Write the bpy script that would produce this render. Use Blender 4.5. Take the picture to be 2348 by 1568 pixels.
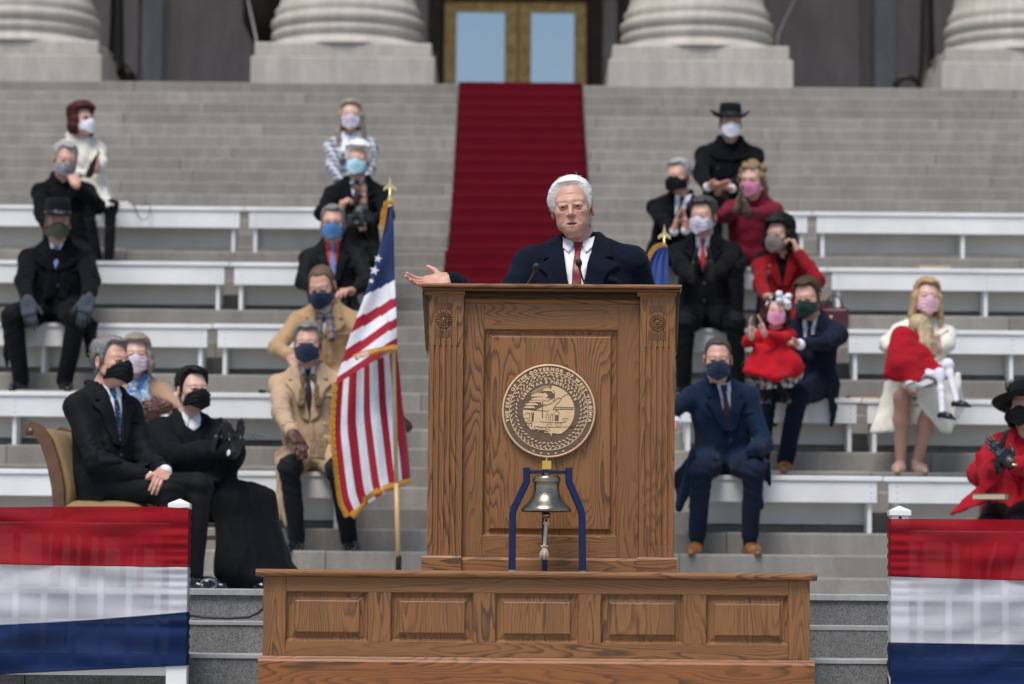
import bpy, bmesh, math, random
import numpy as np
from mathutils import Vector, Matrix
from mathutils.bvhtree import BVHTree
from mathutils import geometry as mgeo

for o in list(bpy.data.objects): bpy.data.objects.remove(o)
SC = bpy.context.scene
COL = SC.collection
rad = math.radians
RNG = random.Random(7)
NR = np.random.RandomState(5)

# ------------------------------------------------------------------ camera
CAM_POS = Vector((0, 0, -0.03))
PITCH, YAW, ROLL = rad(4.20), rad(0.121), rad(0.50)
FPX = 8705 / 2560 * 2347            # focal length in the pixel units used below (2347 px wide picture)
cam_d = bpy.data.cameras.new('camera'); cam = bpy.data.objects.new('camera', cam_d); COL.objects.link(cam)
CAM_R = Matrix.Rotation(YAW, 3, 'Z') @ Matrix.Rotation(rad(90) + PITCH, 3, 'X') @ Matrix.Rotation(ROLL, 3, 'Z')
cam.matrix_world = Matrix.Translation(CAM_POS) @ CAM_R.to_4x4()
cam_d.sensor_fit = 'HORIZONTAL'; cam_d.sensor_width = 36; cam_d.lens = 36 * FPX / 2347
cam_d.clip_start = 0.5; cam_d.clip_end = 600
cam_d.dof.use_dof = True; cam_d.dof.focus_distance = 15.25; cam_d.dof.aperture_fstop = 3.0
SC.camera = cam

def P(px, py, Y):
    """point in the plane y=Y seen at picture position (px, py)"""
    d = CAM_R @ Vector(((px - 1173.5) / FPX, -(py - 784) / FPX, -1))
    return CAM_POS + d * ((Y - CAM_POS.y) / d.y)
def PX(px, py, Y): return P(px, py, Y).x
def PZ(px, py, Y): return P(px, py, Y).z

# ------------------------------------------------------------------ light
w = bpy.data.worlds.new('World'); SC.world = w; w.use_nodes = True
nt = w.node_tree; bg = nt.nodes['Background']
sky = nt.nodes.new('ShaderNodeTexSky'); sky.sky_type = 'NISHITA'; sky.sun_disc = False
SUN_EL, SUN_AZ = rad(62), rad(-24)      # veiled sun; azimuth 0 = from behind the camera, negative = from the left
sky.sun_elevation = SUN_EL
sky.sun_rotation = rad(180) - SUN_AZ
sky.air_density = 1.0; sky.dust_density = 0.6; sky.ozone_density = 1.2
nt.links.new(sky.outputs[0], bg.inputs[0]); bg.inputs[1].default_value = 0.072
sun_d = bpy.data.lights.new('sun', 'SUN'); sun_d.energy = 1.9; sun_d.angle = rad(30); sun_d.color = (1, .94, .87)
sun = bpy.data.objects.new('sun', sun_d); COL.objects.link(sun)
sdir = Vector((math.sin(SUN_AZ) * math.cos(SUN_EL), -math.cos(SUN_AZ) * math.cos(SUN_EL), math.sin(SUN_EL)))
sun.rotation_euler = sdir.to_track_quat('Z', 'Y').to_euler(); sun.location = (-8, -10, 14)
SC.view_settings.view_transform = 'Standard'; SC.view_settings.look = 'None'
SC.view_settings.exposure = 0.92; SC.view_settings.gamma = 1.0
SC.view_settings.use_curve_mapping = False
SC.render.engine = 'CYCLES'

# ------------------------------------------------------------------ object helpers
def link(o, parent=None):
    COL.objects.link(o)
    if parent is not None: o.parent = parent
    return o
def tag(o, label=None, cat=None, group=None, kind=None):
    if label: o['label'] = label
    if cat: o['category'] = cat
    if group: o['group'] = group
    if kind: o['kind'] = kind
    return o
def empty(name, loc, rz=0, label=None, cat=None, group=None):
    o = bpy.data.objects.new(name, None); o.location = loc; o.rotation_euler = (0, 0, rz); o.empty_display_size = .1
    COL.objects.link(o); return tag(o, label, cat, group)
def mesh_np(name, V, F, smooth=True):
    """V (n,3) array, F list of quads/tris arrays or a python list"""
    me = bpy.data.meshes.new(name)
    if isinstance(F, np.ndarray):
        n, k = F.shape
        me.vertices.add(len(V)); me.vertices.foreach_set('co', np.asarray(V, np.float32).ravel())
        me.loops.add(n * k); me.loops.foreach_set('vertex_index', F.astype(np.int32).ravel())
        me.polygons.add(n); me.polygons.foreach_set('loop_start', np.arange(0, n * k, k, dtype=np.int32))
        me.update(calc_edges=True)
    else:
        me.from_pydata([tuple(v) for v in V], [], [tuple(f) for f in F]); me.update()
    me.polygons.foreach_set('use_smooth', [smooth] * len(me.polygons))
    return me
def obj(name, me, mat=None, parent=None, loc=None):
    o = bpy.data.objects.new(name, me)
    if mat is not None:
        for m in (mat if isinstance(mat, (list, tuple)) else [mat]): me.materials.append(m)
    if loc is not None: o.location = loc
    return link(o, parent)

class MB:
    """collects simple solids into one mesh"""
    def __init__(s): s.v = []; s.f = []; s.sm = []
    def add(s, V, F, smooth=False):
        n = len(s.v); s.v += [tuple(v) for v in V]
        for f in F: s.f.append(tuple(i + n for i in f)); s.sm.append(smooth)
        return s
    def box(s, x0, x1, y0, y1, z0, z1, b=0.0, M=None):
        if b <= 0:
            V = [(x, y, z) for x in (x0, x1) for y in (y0, y1) for z in (z0, z1)]
            F = [(0, 1, 3, 2), (4, 6, 7, 5), (0, 4, 5, 1), (2, 3, 7, 6), (0, 2, 6, 4), (1, 5, 7, 3)]
        else:
            V = []; idx = {}
            X, Y, Z = (x0, x1), (y0, y1), (z0, z1); sg = (1, -1)
            for i in (0, 1):
                for j in (0, 1):
                    for k in (0, 1):
                        c = (X[i], Y[j], Z[k])
                        for a in range(3):       # vertex on the face normal to axis a
                            p = [c[0] + sg[i] * b, c[1] + sg[j] * b, c[2] + sg[k] * b]; p[a] = c[a]
                            idx[(i, j, k, a)] = len(V); V.append(tuple(p))
            F = []
            for a in range(3):
                o1, o2 = [(1, 2), (0, 2), (0, 1)][a]
                for s_ in (0, 1):
                    q = []
                    for (m, n) in ((0, 0), (1, 0), (1, 1), (0, 1)):
                        t = [0, 0, 0]; t[a] = s_; t[o1] = m; t[o2] = n; q.append(idx[(*t, a)])
                    F.append(q)
            for a in range(3):
                o1, o2 = [(1, 2), (0, 2), (0, 1)][a]
                for m in (0, 1):
                    for n in (0, 1):
                        t0 = [0, 0, 0]; t1 = [0, 0, 0]; t0[a] = 0; t1[a] = 1
                        for t in (t0, t1): t[o1] = m; t[o2] = n
                        F.append([idx[(*t0, o1)], idx[(*t1, o1)], idx[(*t1, o2)], idx[(*t0, o2)]])
            for i in (0, 1):
                for j in (0, 1):
                    for k in (0, 1): F.append([idx[(i, j, k, a)] for a in range(3)])
        if M is not None: V = [M @ Vector(v) for v in V]
        return s.add(V, F)
    def prism(s, pts, ax, a0, a1, M=None):
        """closed outline pts (u,v) extruded along axis ax ('x','y','z')"""
        def mk(u, v, a): return {'x': (a, u, v), 'y': (u, a, v), 'z': (u, v, a)}[ax]
        n = len(pts); V = [mk(u, v, a0) for u, v in pts] + [mk(u, v, a1) for u, v in pts]
        F = [(i, (i + 1) % n, (i + 1) % n + n, i + n) for i in range(n)] + [tuple(range(n - 1, -1, -1)), tuple(range(n, 2 * n))]
        if M is not None: V = [M @ Vector(v) for v in V]
        return s.add(V, F)
    def lathe(s, prof, seg=32, c=(0, 0, 0), smooth=True, M=None, cap=True):
        V = []; F = []; n = len(prof)
        for k in range(seg):
            a = 2 * math.pi * k / seg
            for r, z in prof: V.append((c[0] + r * math.cos(a), c[1] + r * math.sin(a), c[2] + z))
        for k in range(seg):
            k2 = (k + 1) % seg
            for i in range(n - 1): F.append((k * n + i, k2 * n + i, k2 * n + i + 1, k * n + i + 1))
        if cap:
            if prof[0][0] > 1e-6: F.append(tuple(k * n for k in range(seg))[::-1])
            if prof[-1][0] > 1e-6: F.append(tuple(k * n + n - 1 for k in range(seg)))
        if M is not None: V = [M @ Vector(v) for v in V]
        return s.add(V, F, smooth)
    def tube(s, pts, r, seg=8, smooth=True, flat=None):
        pts = [Vector(p) for p in pts]; n = len(pts); V = []; F = []
        rs = r if isinstance(r, (list, tuple)) else [r] * n
        ref = Vector((0, 0, 1))
        for i, p in enumerate(pts):
            t = (pts[min(i + 1, n - 1)] - pts[max(i - 1, 0)]).normalized()
            if abs(t.dot(ref)) > .95 and i == 0: ref = Vector((0, 1, 0))
            u = t.cross(ref); 
            if u.length < 1e-4: u = t.cross(Vector((1, .3, 0)))
            u.normalize(); v = t.cross(u).normalized(); ref = u.cross(t)
            for k in range(seg):
                a = 2 * math.pi * k / seg; V.append(p + (u * math.cos(a) + v * math.sin(a)) * rs[i])
        for i in range(n - 1):
            for k in range(seg):
                k2 = (k + 1) % seg; F.append((i * seg + k, i * seg + k2, (i + 1) * seg + k2, (i + 1) * seg + k))
        F.append(tuple(range(seg))[::-1]); F.append(tuple((n - 1) * seg + k for k in range(seg)))
        return s.add(V, F, smooth)
    def sphere(s, c, r, seg=16, rings=10, M=None):
        rr = r if isinstance(r, (tuple, list)) else (r, r, r)
        V = []; F = []
        for i in range(rings + 1):
            th = math.pi * i / rings
            for k in range(seg):
                a = 2 * math.pi * k / seg
                V.append(Vector((rr[0] * math.sin(th) * math.cos(a), rr[1] * math.sin(th) * math.sin(a), rr[2] * math.cos(th))))
        if M is not None: V = [M @ v for v in V]
        V = [v + Vector(c) for v in V]
        for i in range(rings):
            for k in range(seg):
                k2 = (k + 1) % seg; F.append((i * seg + k, (i + 1) * seg + k, (i + 1) * seg + k2, i * seg + k2))
        return s.add(V, F, True)
    def build(s, name, mat=None, parent=None, loc=None, fix=True):
        me = bpy.data.meshes.new(name); me.from_pydata(s.v, [], s.f); me.update()
        if fix:
            bm = bmesh.new(); bm.from_mesh(me); bmesh.ops.recalc_face_normals(bm, faces=bm.faces); bm.to_mesh(me); bm.free()
        me.polygons.foreach_set('use_smooth', s.sm)
        return obj(name, me, mat, parent, loc)

# ------------------------------------------------------------------ materials
MATS = {}
def lin(r, g, b): return tuple(((c / 255) / 12.92 if c / 255 <= .04045 else ((c / 255 + .055) / 1.055) ** 2.4) for c in (r, g, b))
class NT:
    def __init__(s, name):
        s.m = bpy.data.materials.new(name); s.m.use_nodes = True; s.t = s.m.node_tree; s.b = s.t.nodes['Principled BSDF']
    def n(s, typ, **kw):
        nd = s.t.nodes.new('ShaderNode' + typ)
        for k, v in kw.items():
            if k in nd.inputs: nd.inputs[k].default_value = v
            else: setattr(nd, k, v)
        return nd
    def l(s, a, b): s.t.links.new(a, b)
    def ramp(s, fac, stops):
        r = s.n('ValToRGB'); cr = r.color_ramp
        while len(cr.elements) < len(stops): cr.elements.new(.5)
        for e, (p, c) in zip(cr.elements, stops): e.position = p; e.color = (*c, 1) if len(c) == 3 else c
        s.l(fac, r.inputs[0]); return r.outputs[0]
    def mix(s, fac, a, b, mode='MIX'):
        m = s.n('Mix', data_type='RGBA', blend_type=mode)
        for i, v in ((0, fac), (6, a), (7, b)):
            if hasattr(v, 'links') or hasattr(v, 'is_linked'): s.l(v, m.inputs[i])
            elif i == 0: m.inputs[0].default_value = v
            else: m.inputs[i].default_value = (*v, 1)
        return m.outputs[2]
    def coords(s, scale=(1, 1, 1), rand=0.0, which='Object'):
        tc = s.n('TexCoord'); mp = s.n('Mapping'); mp.inputs['Scale'].default_value = scale
        if rand:
            oi = s.n('ObjectInfo'); mm = s.n('VectorMath', operation='SCALE'); cx = s.n('CombineXYZ', X=1.0, Y=.37, Z=.71)
            s.l(cx.outputs[0], mm.inputs[0]); mu = s.n('Math', operation='MULTIPLY'); mu.inputs[1].default_value = rand
            s.l(oi.outputs['Random'], mu.inputs[0]); s.l(mu.outputs[0], mm.inputs['Scale'])
            ad = s.n('VectorMath', operation='ADD'); s.l(tc.outputs[which], ad.inputs[0]); s.l(mm.outputs[0], ad.inputs[1])
            s.l(ad.outputs[0], mp.inputs[0])
        else: s.l(tc.outputs[which], mp.inputs[0])
        return mp.outputs[0]
    def noise(s, vec, scale, detail=3, rough=.55):
        nz = s.n('TexNoise', Scale=scale, Detail=detail, Roughness=rough); s.l(vec, nz.inputs['Vector']); return nz.outputs['Fac']
    def bump(s, h, dist=.002, strength=.5, prev=None):
        b = s.n('Bump', Distance=dist, Strength=strength); s.l(h, b.inputs['Height'])
        if prev is not None: s.l(prev, b.inputs['Normal'])
        s.l(b.outputs[0], s.b.inputs['Normal']); return b.outputs[0]
    def set(s, **kw):
        names = dict(rough='Roughness', metal='Metallic', spec='Specular IOR Level', sheen='Sheen Weight', coat='Coat Weight', sss='Subsurface Weight', coat_rough='Coat Roughness')
        for k, v in kw.items(): s.b.inputs[names[k]].default_value = v
        return s
    def base(s, c):
        if hasattr(c, 'is_linked'): s.l(c, s.b.inputs['Base Color'])
        else: s.b.inputs['Base Color'].default_value = (*c, 1)

def paint(name, col, rough=.5, var=.12, scale=9, bump=.0, metal=0, spec=.5, rand=7.0, coat=0):
    if name in MATS: return MATS[name]
    t = NT(name); v = t.coords(rand=rand); nz = t.noise(v, scale, 5)
    c2 = tuple(max(0, c * (1 - var)) for c in col); c3 = tuple(min(1, c * (1 + var * .6)) for c in col)
    t.base(t.ramp(nz, [(.3, c2), (.7, c3)])); t.set(rough=rough, metal=metal, spec=spec, coat=coat)
    if bump: t.bump(t.noise(v, scale * 14, 3), bump, .6)
    MATS[name] = t.m; return t.m
def cloth(name, col, rough=.9, sheen=.15, weave=900, var=.18, spec=.2, fold=0.0):
    if name in MATS: return MATS[name]
    t = NT(name); v = t.coords(rand=3.0)
    a = t.noise(v, 6, 4); b = t.noise(v, 160, 2)
    c2 = tuple(c * (1 - var) for c in col); c3 = tuple(min(1, c * (1 + var)) for c in col)
    base = t.ramp(a, [(.3, c2), (.72, c3)])
    t.base(t.mix(.35, base, t.ramp(b, [(.3, tuple(c * .75 for c in col)), (.7, tuple(min(1, c * 1.25) for c in col))])))
    t.set(rough=rough, sheen=sheen, spec=spec)
    n1 = t.bump(t.noise(v, weave * .35, 2), .0012, .35)
    if fold: t.bump(t.noise(v, 14, 2, .4), fold, .8, n1)
    MATS[name] = t.m; return t.m

def oak(name, axis, tone=1.0, red=0.0):
    if name in MATS: return MATS[name]
    t = NT(name)
    sc = {'z': (1, 1, .13), 'x': (.13, 1, 1)}[axis]
    v = t.coords(sc, rand=40.0)
    # growth rings cut by a gently wandering plane: cathedral arches and long straight runs
    sep = t.n('SeparateXYZ'); t.l(v, sep.inputs[0]); ac = sep.outputs['X' if axis == 'z' else 'Z']
    warp = t.noise(v, 5.5, 2.0, .5); fine = t.noise(v, 38, 2.0, .5)
    def M(op, a_, b_):
        m = t.n('Math', operation=op)
        for k_, q in enumerate((a_, b_)):
            if hasattr(q, 'is_linked'): t.l(q, m.inputs[k_])
            else: m.inputs[k_].default_value = q
        return m.outputs[0]
    ph = M('ADD', M('ADD', M('MULTIPLY', ac, 46.0), M('MULTIPLY', warp, 34.0)), M('MULTIPLY', fine, 1.5))
    fr = M('FRACT', ph, 0.0)
    big = t.noise(v, 4, 2)
    light = tuple(c * tone for c in (.315 + .03 * red, .145 - .022 * red, .056 - .018 * red)); mid = tuple(c * tone for c in (.222 + .03 * red, .100, .041)); dark = tuple(c * tone for c in (.072, .040, .0240))
    base = t.mix(big, mid, light)
    ln = t.ramp(fr, [(.0, (0, 0, 0)), (.10, (.9, .9, .9)), (.22, (.75, .75, .75)), (.50, (.12, .12, .12)), (.9, (0, 0, 0))])
    mod = t.ramp(t.noise(v, 9, 3), [(.30, (.15, .15, .15)), (.58, (1, 1, 1))])
    fac = t.mix(1.0, ln, mod, 'MULTIPLY')
    c1 = t.mix(fac, base, dark)
    v2 = t.coords(tuple(s * k for s, k in zip(sc, ((420, 420, 55) if axis == 'z' else (55, 420, 420)))), rand=40.0)
    pore = t.noise(v2, 1.0, 2)
    c2 = t.mix(t.ramp(pore, [(.28, (.55, .55, .55)), (.46, (0, 0, 0))]), c1, tuple(c * 1.5 for c in dark))
    t.base(c2); t.set(rough=.38, spec=.28)
    t.bump(fac, .0005, .4)
    MATS[name] = t.m; return t.m

def stone(name, col, var=.2, scale=3.0, speck=0.0, rough=.85, rnd=.22, streak=1.0):
    if name in MATS: return MATS[name]
    t = NT(name); v = t.coords((1, 1, streak), rand=30.0)
    a = t.noise(v, scale, 5); b = t.noise(v, 70, 4)
    c = t.ramp(a, [(.25, tuple(x * (1 - var) for x in col)), (.75, tuple(min(1, x * (1 + var * .7)) for x in col))])
    c = t.mix(.25, c, t.ramp(b, [(.3, tuple(x * .6 for x in col)), (.7, tuple(min(1, x * 1.3) for x in col))]))
    if speck:
        vo = t.n('TexVoronoi', Scale=170.0); t.l(v, vo.inputs['Vector'])
        c = t.mix(speck, c, t.mix(vo.outputs['Color'], tuple(x * .22 for x in col), tuple(min(1, x * 2.2) for x in col)))
    oi = t.n('ObjectInfo'); mr = t.n('MapRange'); mr.inputs[3].default_value = 1 - rnd; mr.inputs[4].default_value = 1 + rnd * .8
    t.l(oi.outputs['Random'], mr.inputs[0])
    cc = t.n('CombineColor'); [t.l(mr.outputs[0], cc.inputs[i]) for i in range(3)]
    # water stains running down the risers
    vs = t.coords((1.3, .4, .25), rand=30.0); st = t.noise(vs, 5, 5, .7)
    c = t.mix(1.0, c, cc.outputs[0], 'MULTIPLY')
    c = t.mix(t.ramp(st, [(.42, (.34, .34, .34)), (.62, (0, 0, 0))]), c, tuple(x * .45 for x in col))
    t.base(c); t.set(rough=rough, spec=.3)
    t.bump(t.noise(v, 120, 4), .002, .5); MATS[name] = t.m; return t.m
# ================================================================== SETTING
M_STEP = stone('limestone_step', (.305, .280, .248), var=.15, scale=2.2, rnd=.15)
M_GRAN = stone('granite_riser', (.170, .172, .170), var=.18, scale=2.0, speck=.60, rnd=.10, rough=.8)
M_CAP = stone('worn_tread_slab', (.40, .41, .41), var=.12, scale=3.0, rnd=.08)
M_COLM = stone('column_limestone', (.50, .465, .41), var=.10, scale=1.5, rnd=.05)
M_WALL = stone('portico_wall', (.42, .335, .29), var=.18, scale=1.2, rnd=.04)
M_PAVE = stone('plaza_paving', (.40, .36, .29), var=.15, scale=.6, rnd=.0)
M_WHITE = paint('white_bench_paint', (.80, .80, .79), rough=.45, var=.13, scale=2.5)
M_VINYL = paint('white_vinyl', (.82, .82, .81), rough=.35, var=.03, scale=5)

# step levels: lower flight k = 0..18 (18 is the landing), upper flight, portico floor
def stepz(k): return .107 + .14 * k
def stepd(k): return 20.94 + .33 * k
LAND_Z = stepz(18); UP_D = 27.84; TOP_Z = LAND_Z + 15 * .14
XL, XR = -6.4, 6.4

ground = MB().box(-300, 300, -300, 13.3, -1.40, -1.305).build('plaza_ground', M_PAVE); tag(ground, kind='structure')

def step_row(parent, D, D2, z0, z1, mat, name='stone', lo=1.5, hi=2.7, r=.012, zlow=.003, over=.05):
    x = XL + RNG.random() * -.8
    while x < XR:
        L = lo + RNG.random() * (hi - lo); x1 = min(x + L, XR + .3)
        jit = RNG.uniform(-.003, .003); zj = RNG.uniform(-.002, .002)
        yb = D2 + over
        a0 = z0 - zlow; zt = z1 + zj; yf = D + jit
        prof = [(yf, a0), (yf, zt - r), (yf + r * .3, zt - r * .3), (yf + r, zt), (yb, zt), (yb, a0)]
        MB().prism([(u - D, v - z0) for u, v in prof], 'x', x + .0025 - (x + x1) / 2, x1 - .0025 - (x + x1) / 2).build(name, mat, parent, loc=((x + x1) / 2, D, z0), fix=False)
        x = x1

stairs = empty('stone_stairs', (0, 0, 0)); tag(stairs, kind='structure')
for k in range(19):
    z1 = stepz(k); z0 = z1 - .14 if k else -.02
    D = stepd(k); D2 = stepd(k + 1) if k < 18 else UP_D
    step_row(stairs, D, D2, z0, z1, M_STEP)
for j in range(15):
    z0 = LAND_Z + .14 * j; D = UP_D + .305 * j
    step_row(stairs, D, D + .305 if j < 14 else D + 9.0, z0, z0 + .14, M_STEP, lo=2.6, hi=4.6)

terrace = empty('terrace', (0, 0, 0)); tag(terrace, kind='structure')
step_row(terrace, 16.20, 20.94, -.145, -.026, M_GRAN, name='granite_block', lo=1.8, hi=3.0, r=.006, over=.1)
step_row(terrace, 16.185, 20.94, -.026, 0.0, M_CAP, name='floor_slab', lo=1.8, hi=3.0, r=.006, over=.1)
low = empty('granite_steps', (0, 0, 0)); tag(low, kind='structure')
for j in range(1, 9):
    D = 16.20 - .33 * j; z1 = -.145 * j
    step_row(low, D, D + .33, z1 - .145, z1 - .016, M_GRAN, name='granite_block', lo=1.8, hi=3.0, r=.004)
    step_row(low, D - .006, D + .33, z1 - .016, z1, M_CAP, name='tread_slab', lo=1.8, hi=3.0, r=.004)

# carpet runner over the stairs
M_CARP = NT('red_carpet'); _v = M_CARP.coords(); 
M_CARP.base(M_CARP.mix(M_CARP.noise(_v, 5, 4), (.068, .0009, .0055), (.098, .0014, .008))); M_CARP.set(rough=.95, spec=.1, sheen=.02)
M_CARP.bump(M_CARP.noise(_v, 300, 2), .004, .7); M_CARP = M_CARP.m
path = []
for k in range(7, 19):
    d = stepd(k); z0 = stepz(k) - .14; z1 = stepz(k)
    path += [(d - .013, z0 + .004), (d - .014, z1 - .012), (d - .006, z1 + .010), (d + .010, z1 + .014)]
for j in range(15):
    d = UP_D + .305 * j; z0 = LAND_Z + .14 * j; z1 = z0 + .14
    path += [(d - .013, z0 + .014), (d - .014, z1 - .012), (d - .006, z1 + .010), (d + .010, z1 + .014)]
path += [(UP_D + 15 * .305 + 3.4, TOP_Z + .014)]
cxm = PX(1192, 420, 29.5); nX = 13; V = []; F = []
for i, (y, z) in enumerate(path):
    for a in range(nX):
        u = a / (nX - 1) - .5; wv = .0035 * math.sin(a * 1.9 + i * .23) + .003 * math.sin(i * .31 + a)
        V.append((cxm + u * 1.15 + .004 * math.sin(i * .11), y - abs(wv) * .6, z + abs(wv) * .5))
n0 = len(V)
for i in range(len(path) - 1):
    for a in range(nX - 1): F.append((i * nX + a, i * nX + a + 1, (i + 1) * nX + a + 1, (i + 1) * nX + a))
carpet = obj('carpet_runner', mesh_np('carpet', V, F), M_CARP)
sm = carpet.modifiers.new('thick', 'SOLIDIFY'); sm.thickness = .008; sm.offset = 1
tag(carpet, 'long dark red carpet runner laid down the stone stairs from the door', 'carpet')

mass = empty('light_blocking_mass', (0, 41.5, 0), label='unseen stone building mass added behind the portico to block light', cat='building')  # unseen mass added to block light from behind and beside the portico
for x0_, x1_ in ((-70, -12.02), (12.02, 70)): MB().box(x0_, x1_, -1.5, 12, -1.3, TOP_Z + 13.5, .05).build('blocking_wing', stone('facade_stone', (.42, .40, .36), var=.1, scale=.4, rnd=.05), mass)
MB().box(-12, 12, .1, 12, -1.3, TOP_Z + 13.5, .05).build('blocking_core', MATS['facade_stone'], mass)
# portico: columns, wall, added shading roof, doors
PL_Y = 32.30
col_prof = [(.865, .42), (.835, .445), (.77, .48), (.715, .515), (.70, .535), (.715, .55), (.735, .58), (.73, .615), (.705, .635), (.705, .65), (.725, .665), (.74, .70), (.73, .74),
            (.70, .755), (.69, .775), (.70, .80), (.70, .84), (.67, .87), (.645, .95), (.63, 1.1), (.62, 1.6), (.60, 5.5), (.55, 10.2)]
colx = [PX(785, 190, PL_Y), PX(1607, 192, PL_Y)]
colx = [colx[0] - 3.12 * 2, colx[0] - 3.12] + colx + [colx[1] + 3.12, colx[1] + 6.24]
col_where = ['outermost stone column on the bench side with the hatted man in gloves', 'second stone column beyond the red-haired woman', 'stone column left of the golden door behind the plaid-coated woman',
             'stone column right of the golden door behind the cowboy-hatted man', 'second stone column beyond the woman in the cream coat', 'outermost stone column beyond the woman in the cream coat']
for x, lb in zip(colx, col_where):
    c = empty('column', (x, PL_Y + .88, TOP_Z), label=lb.replace('left of', 'beside').replace('right of', 'beside') + ', round moulded base on square plinth', cat='column', group='portico columns')
    h = .865
    b = MB(); b.box(-h, h, -h, h, 0, .285, .012); b.build('plinth', M_COLM, c)
    b = MB(); b.box(-h + .035, h - .035, -h + .035, h - .035, .285, .42, .012); b.build('upper_plinth', M_COLM, c)
    MB().lathe(col_prof, 64, cap=True).build('shaft', M_COLM, c)
WALL_Y = 40.0
DX0, DX1 = PX(1017, 100, WALL_Y), PX(1345, 100, WALL_Y); DTOP = PZ(1180, 4, WALL_Y)
wall = empty('portico_back_wall', (0, WALL_Y, TOP_Z), label='tall dark stone wall behind the columns with the golden door in it', cat='wall')
b = MB(); b.box(-12, DX0 - .02, 0, .4, 0, 11); b.box(DX1 + .02, 12, 0, .4, 0, 11); b.box(DX0 - .02, DX1 + .02, 0, .4, DTOP - TOP_Z + .02, 11); b.build('wall_face', M_WALL, wall)
M_PIL = stone('pilaster_stone', (.40, .37, .36), var=.12, scale=1.2, rnd=.08)
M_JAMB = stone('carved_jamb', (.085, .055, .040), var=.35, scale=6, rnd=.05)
for px in (-260, 348, 2030, 2640):
    x = PX(px, 90, WALL_Y - .2); MB().box(x - .12, x + .12, -.16, -.003, 0, 11, .02).build('pilaster', M_PIL, wall)
for px in (210, 470, 1865, 2150):
    x = PX(px, 90, WALL_Y - .1); MB().box(x - .55, x + .55, -.05, -.003, .2, 10, .02).build('wall_panel', M_WALL, wall)
for s, x in ((-1, DX0), (1, DX1)):
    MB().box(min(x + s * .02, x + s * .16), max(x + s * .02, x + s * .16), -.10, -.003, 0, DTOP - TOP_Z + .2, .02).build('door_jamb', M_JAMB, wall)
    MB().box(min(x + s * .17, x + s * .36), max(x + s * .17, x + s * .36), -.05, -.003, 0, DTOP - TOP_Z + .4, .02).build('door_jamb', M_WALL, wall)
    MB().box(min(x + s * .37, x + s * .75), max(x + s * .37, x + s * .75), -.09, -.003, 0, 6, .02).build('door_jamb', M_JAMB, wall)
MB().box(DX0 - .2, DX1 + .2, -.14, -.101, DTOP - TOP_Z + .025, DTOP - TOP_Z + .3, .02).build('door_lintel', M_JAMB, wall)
for px in (590, 1800):      # dark niche with a round head beside each inner column
    x = PX(px, 30, WALL_Y - .1)
roof = MB().box(-12, 12, 31.6, 39.9, TOP_Z + 10.2, TOP_Z + 13).build('shading_roof', M_COLM); tag(roof, 'unseen stone entablature added over the columns to shade the porch', 'roof')  # added out of view to block the sky and darken the porch
M_GOLD = NT('gilded_bronze'); _v = M_GOLD.coords(); 
M_GOLD.base(M_GOLD.ramp(M_GOLD.noise(_v, 14, 4), [(.3, (.56, .30, .08)), (.55, (.80, .50, .16)), (.75, (.88, .62, .25))])); M_GOLD.set(rough=.42, metal=.05)
M_GOLD.bump(M_GOLD.noise(_v, 25, 3), .006, .5); M_GOLD = M_GOLD.m
M_GLASS = NT('door_glass'); M_GLASS.base((.02, .03, .035)); M_GLASS.set(rough=.03, metal=0, spec=1.0)
g = M_GLASS.n('BsdfGlossy', Roughness=.02); g.inputs['Color'].default_value = (.9, .95, 1, 1)
mx = M_GLASS.n('MixShader', Fac=.42); M_GLASS.l(M_GLASS.b.outputs[0], mx.inputs[1]); M_GLASS.l(g.outputs[0], mx.inputs[2])
M_GLASS.l(mx.outputs[0], M_GLASS.t.nodes['Material Output'].inputs[0]); M_GLASS = M_GLASS.m
mid = PX(1187, 100, WALL_Y)
for s, (a, b_) in (('left', (DX0, mid - .006)), ('right', (mid + .006, DX1))):
    lb = 'golden framed glass door leaf on the side of the ' + ('plaid-coated woman' if s == 'left' else 'cowboy-hatted man')
    d = empty('glass_door', ((a + b_) / 2, WALL_Y + .03, TOP_Z), label=lb, cat='door', group='golden doors')
    hw = (b_ - a) / 2; H = DTOP - TOP_Z; st = .125
    g0 = -hw + st; g1 = hw - st
    for x0, x1 in ((-hw, g0), (g1, hw)): MB().box(x0, x1, -.03, .03, 0, H, .008).build('stile', M_GOLD, d)
    MB().box(g0, g1, -.03, .03, H - .125, H, .008).build('top_rail', M_GOLD, d)
    MB().box(g0, g1, -.03, .03, 0, .35, .008).build('bottom_rail', M_GOLD, d)
    for x0, x1 in ((g0, g0 + .022), (g1 - .022, g1)): MB().box(x0, x1, -.018, .018, .35, H - .125, .006).build('glazing_bead', M_GOLD, d)
    MB().box(g0 + .001, g1 - .001, -.006, .006, .35, H - .125).build('pane', M_GLASS, d)
    for q in range(6):
        MB().sphere(((-1 if s == 'right' else 1) * (hw - st * .5), -.034, .5 + q * .27), (.035, .015, .05), 10, 6).build('ornament', M_GOLD, d)
inside = MB().box(DX0 - .3, DX1 + .3, 41.4, 41.5, TOP_Z, TOP_Z + 4).build('vestibule_wall', M_JAMB); tag(inside, 'dark inner wall seen dimly behind the door glass', 'wall')
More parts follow.
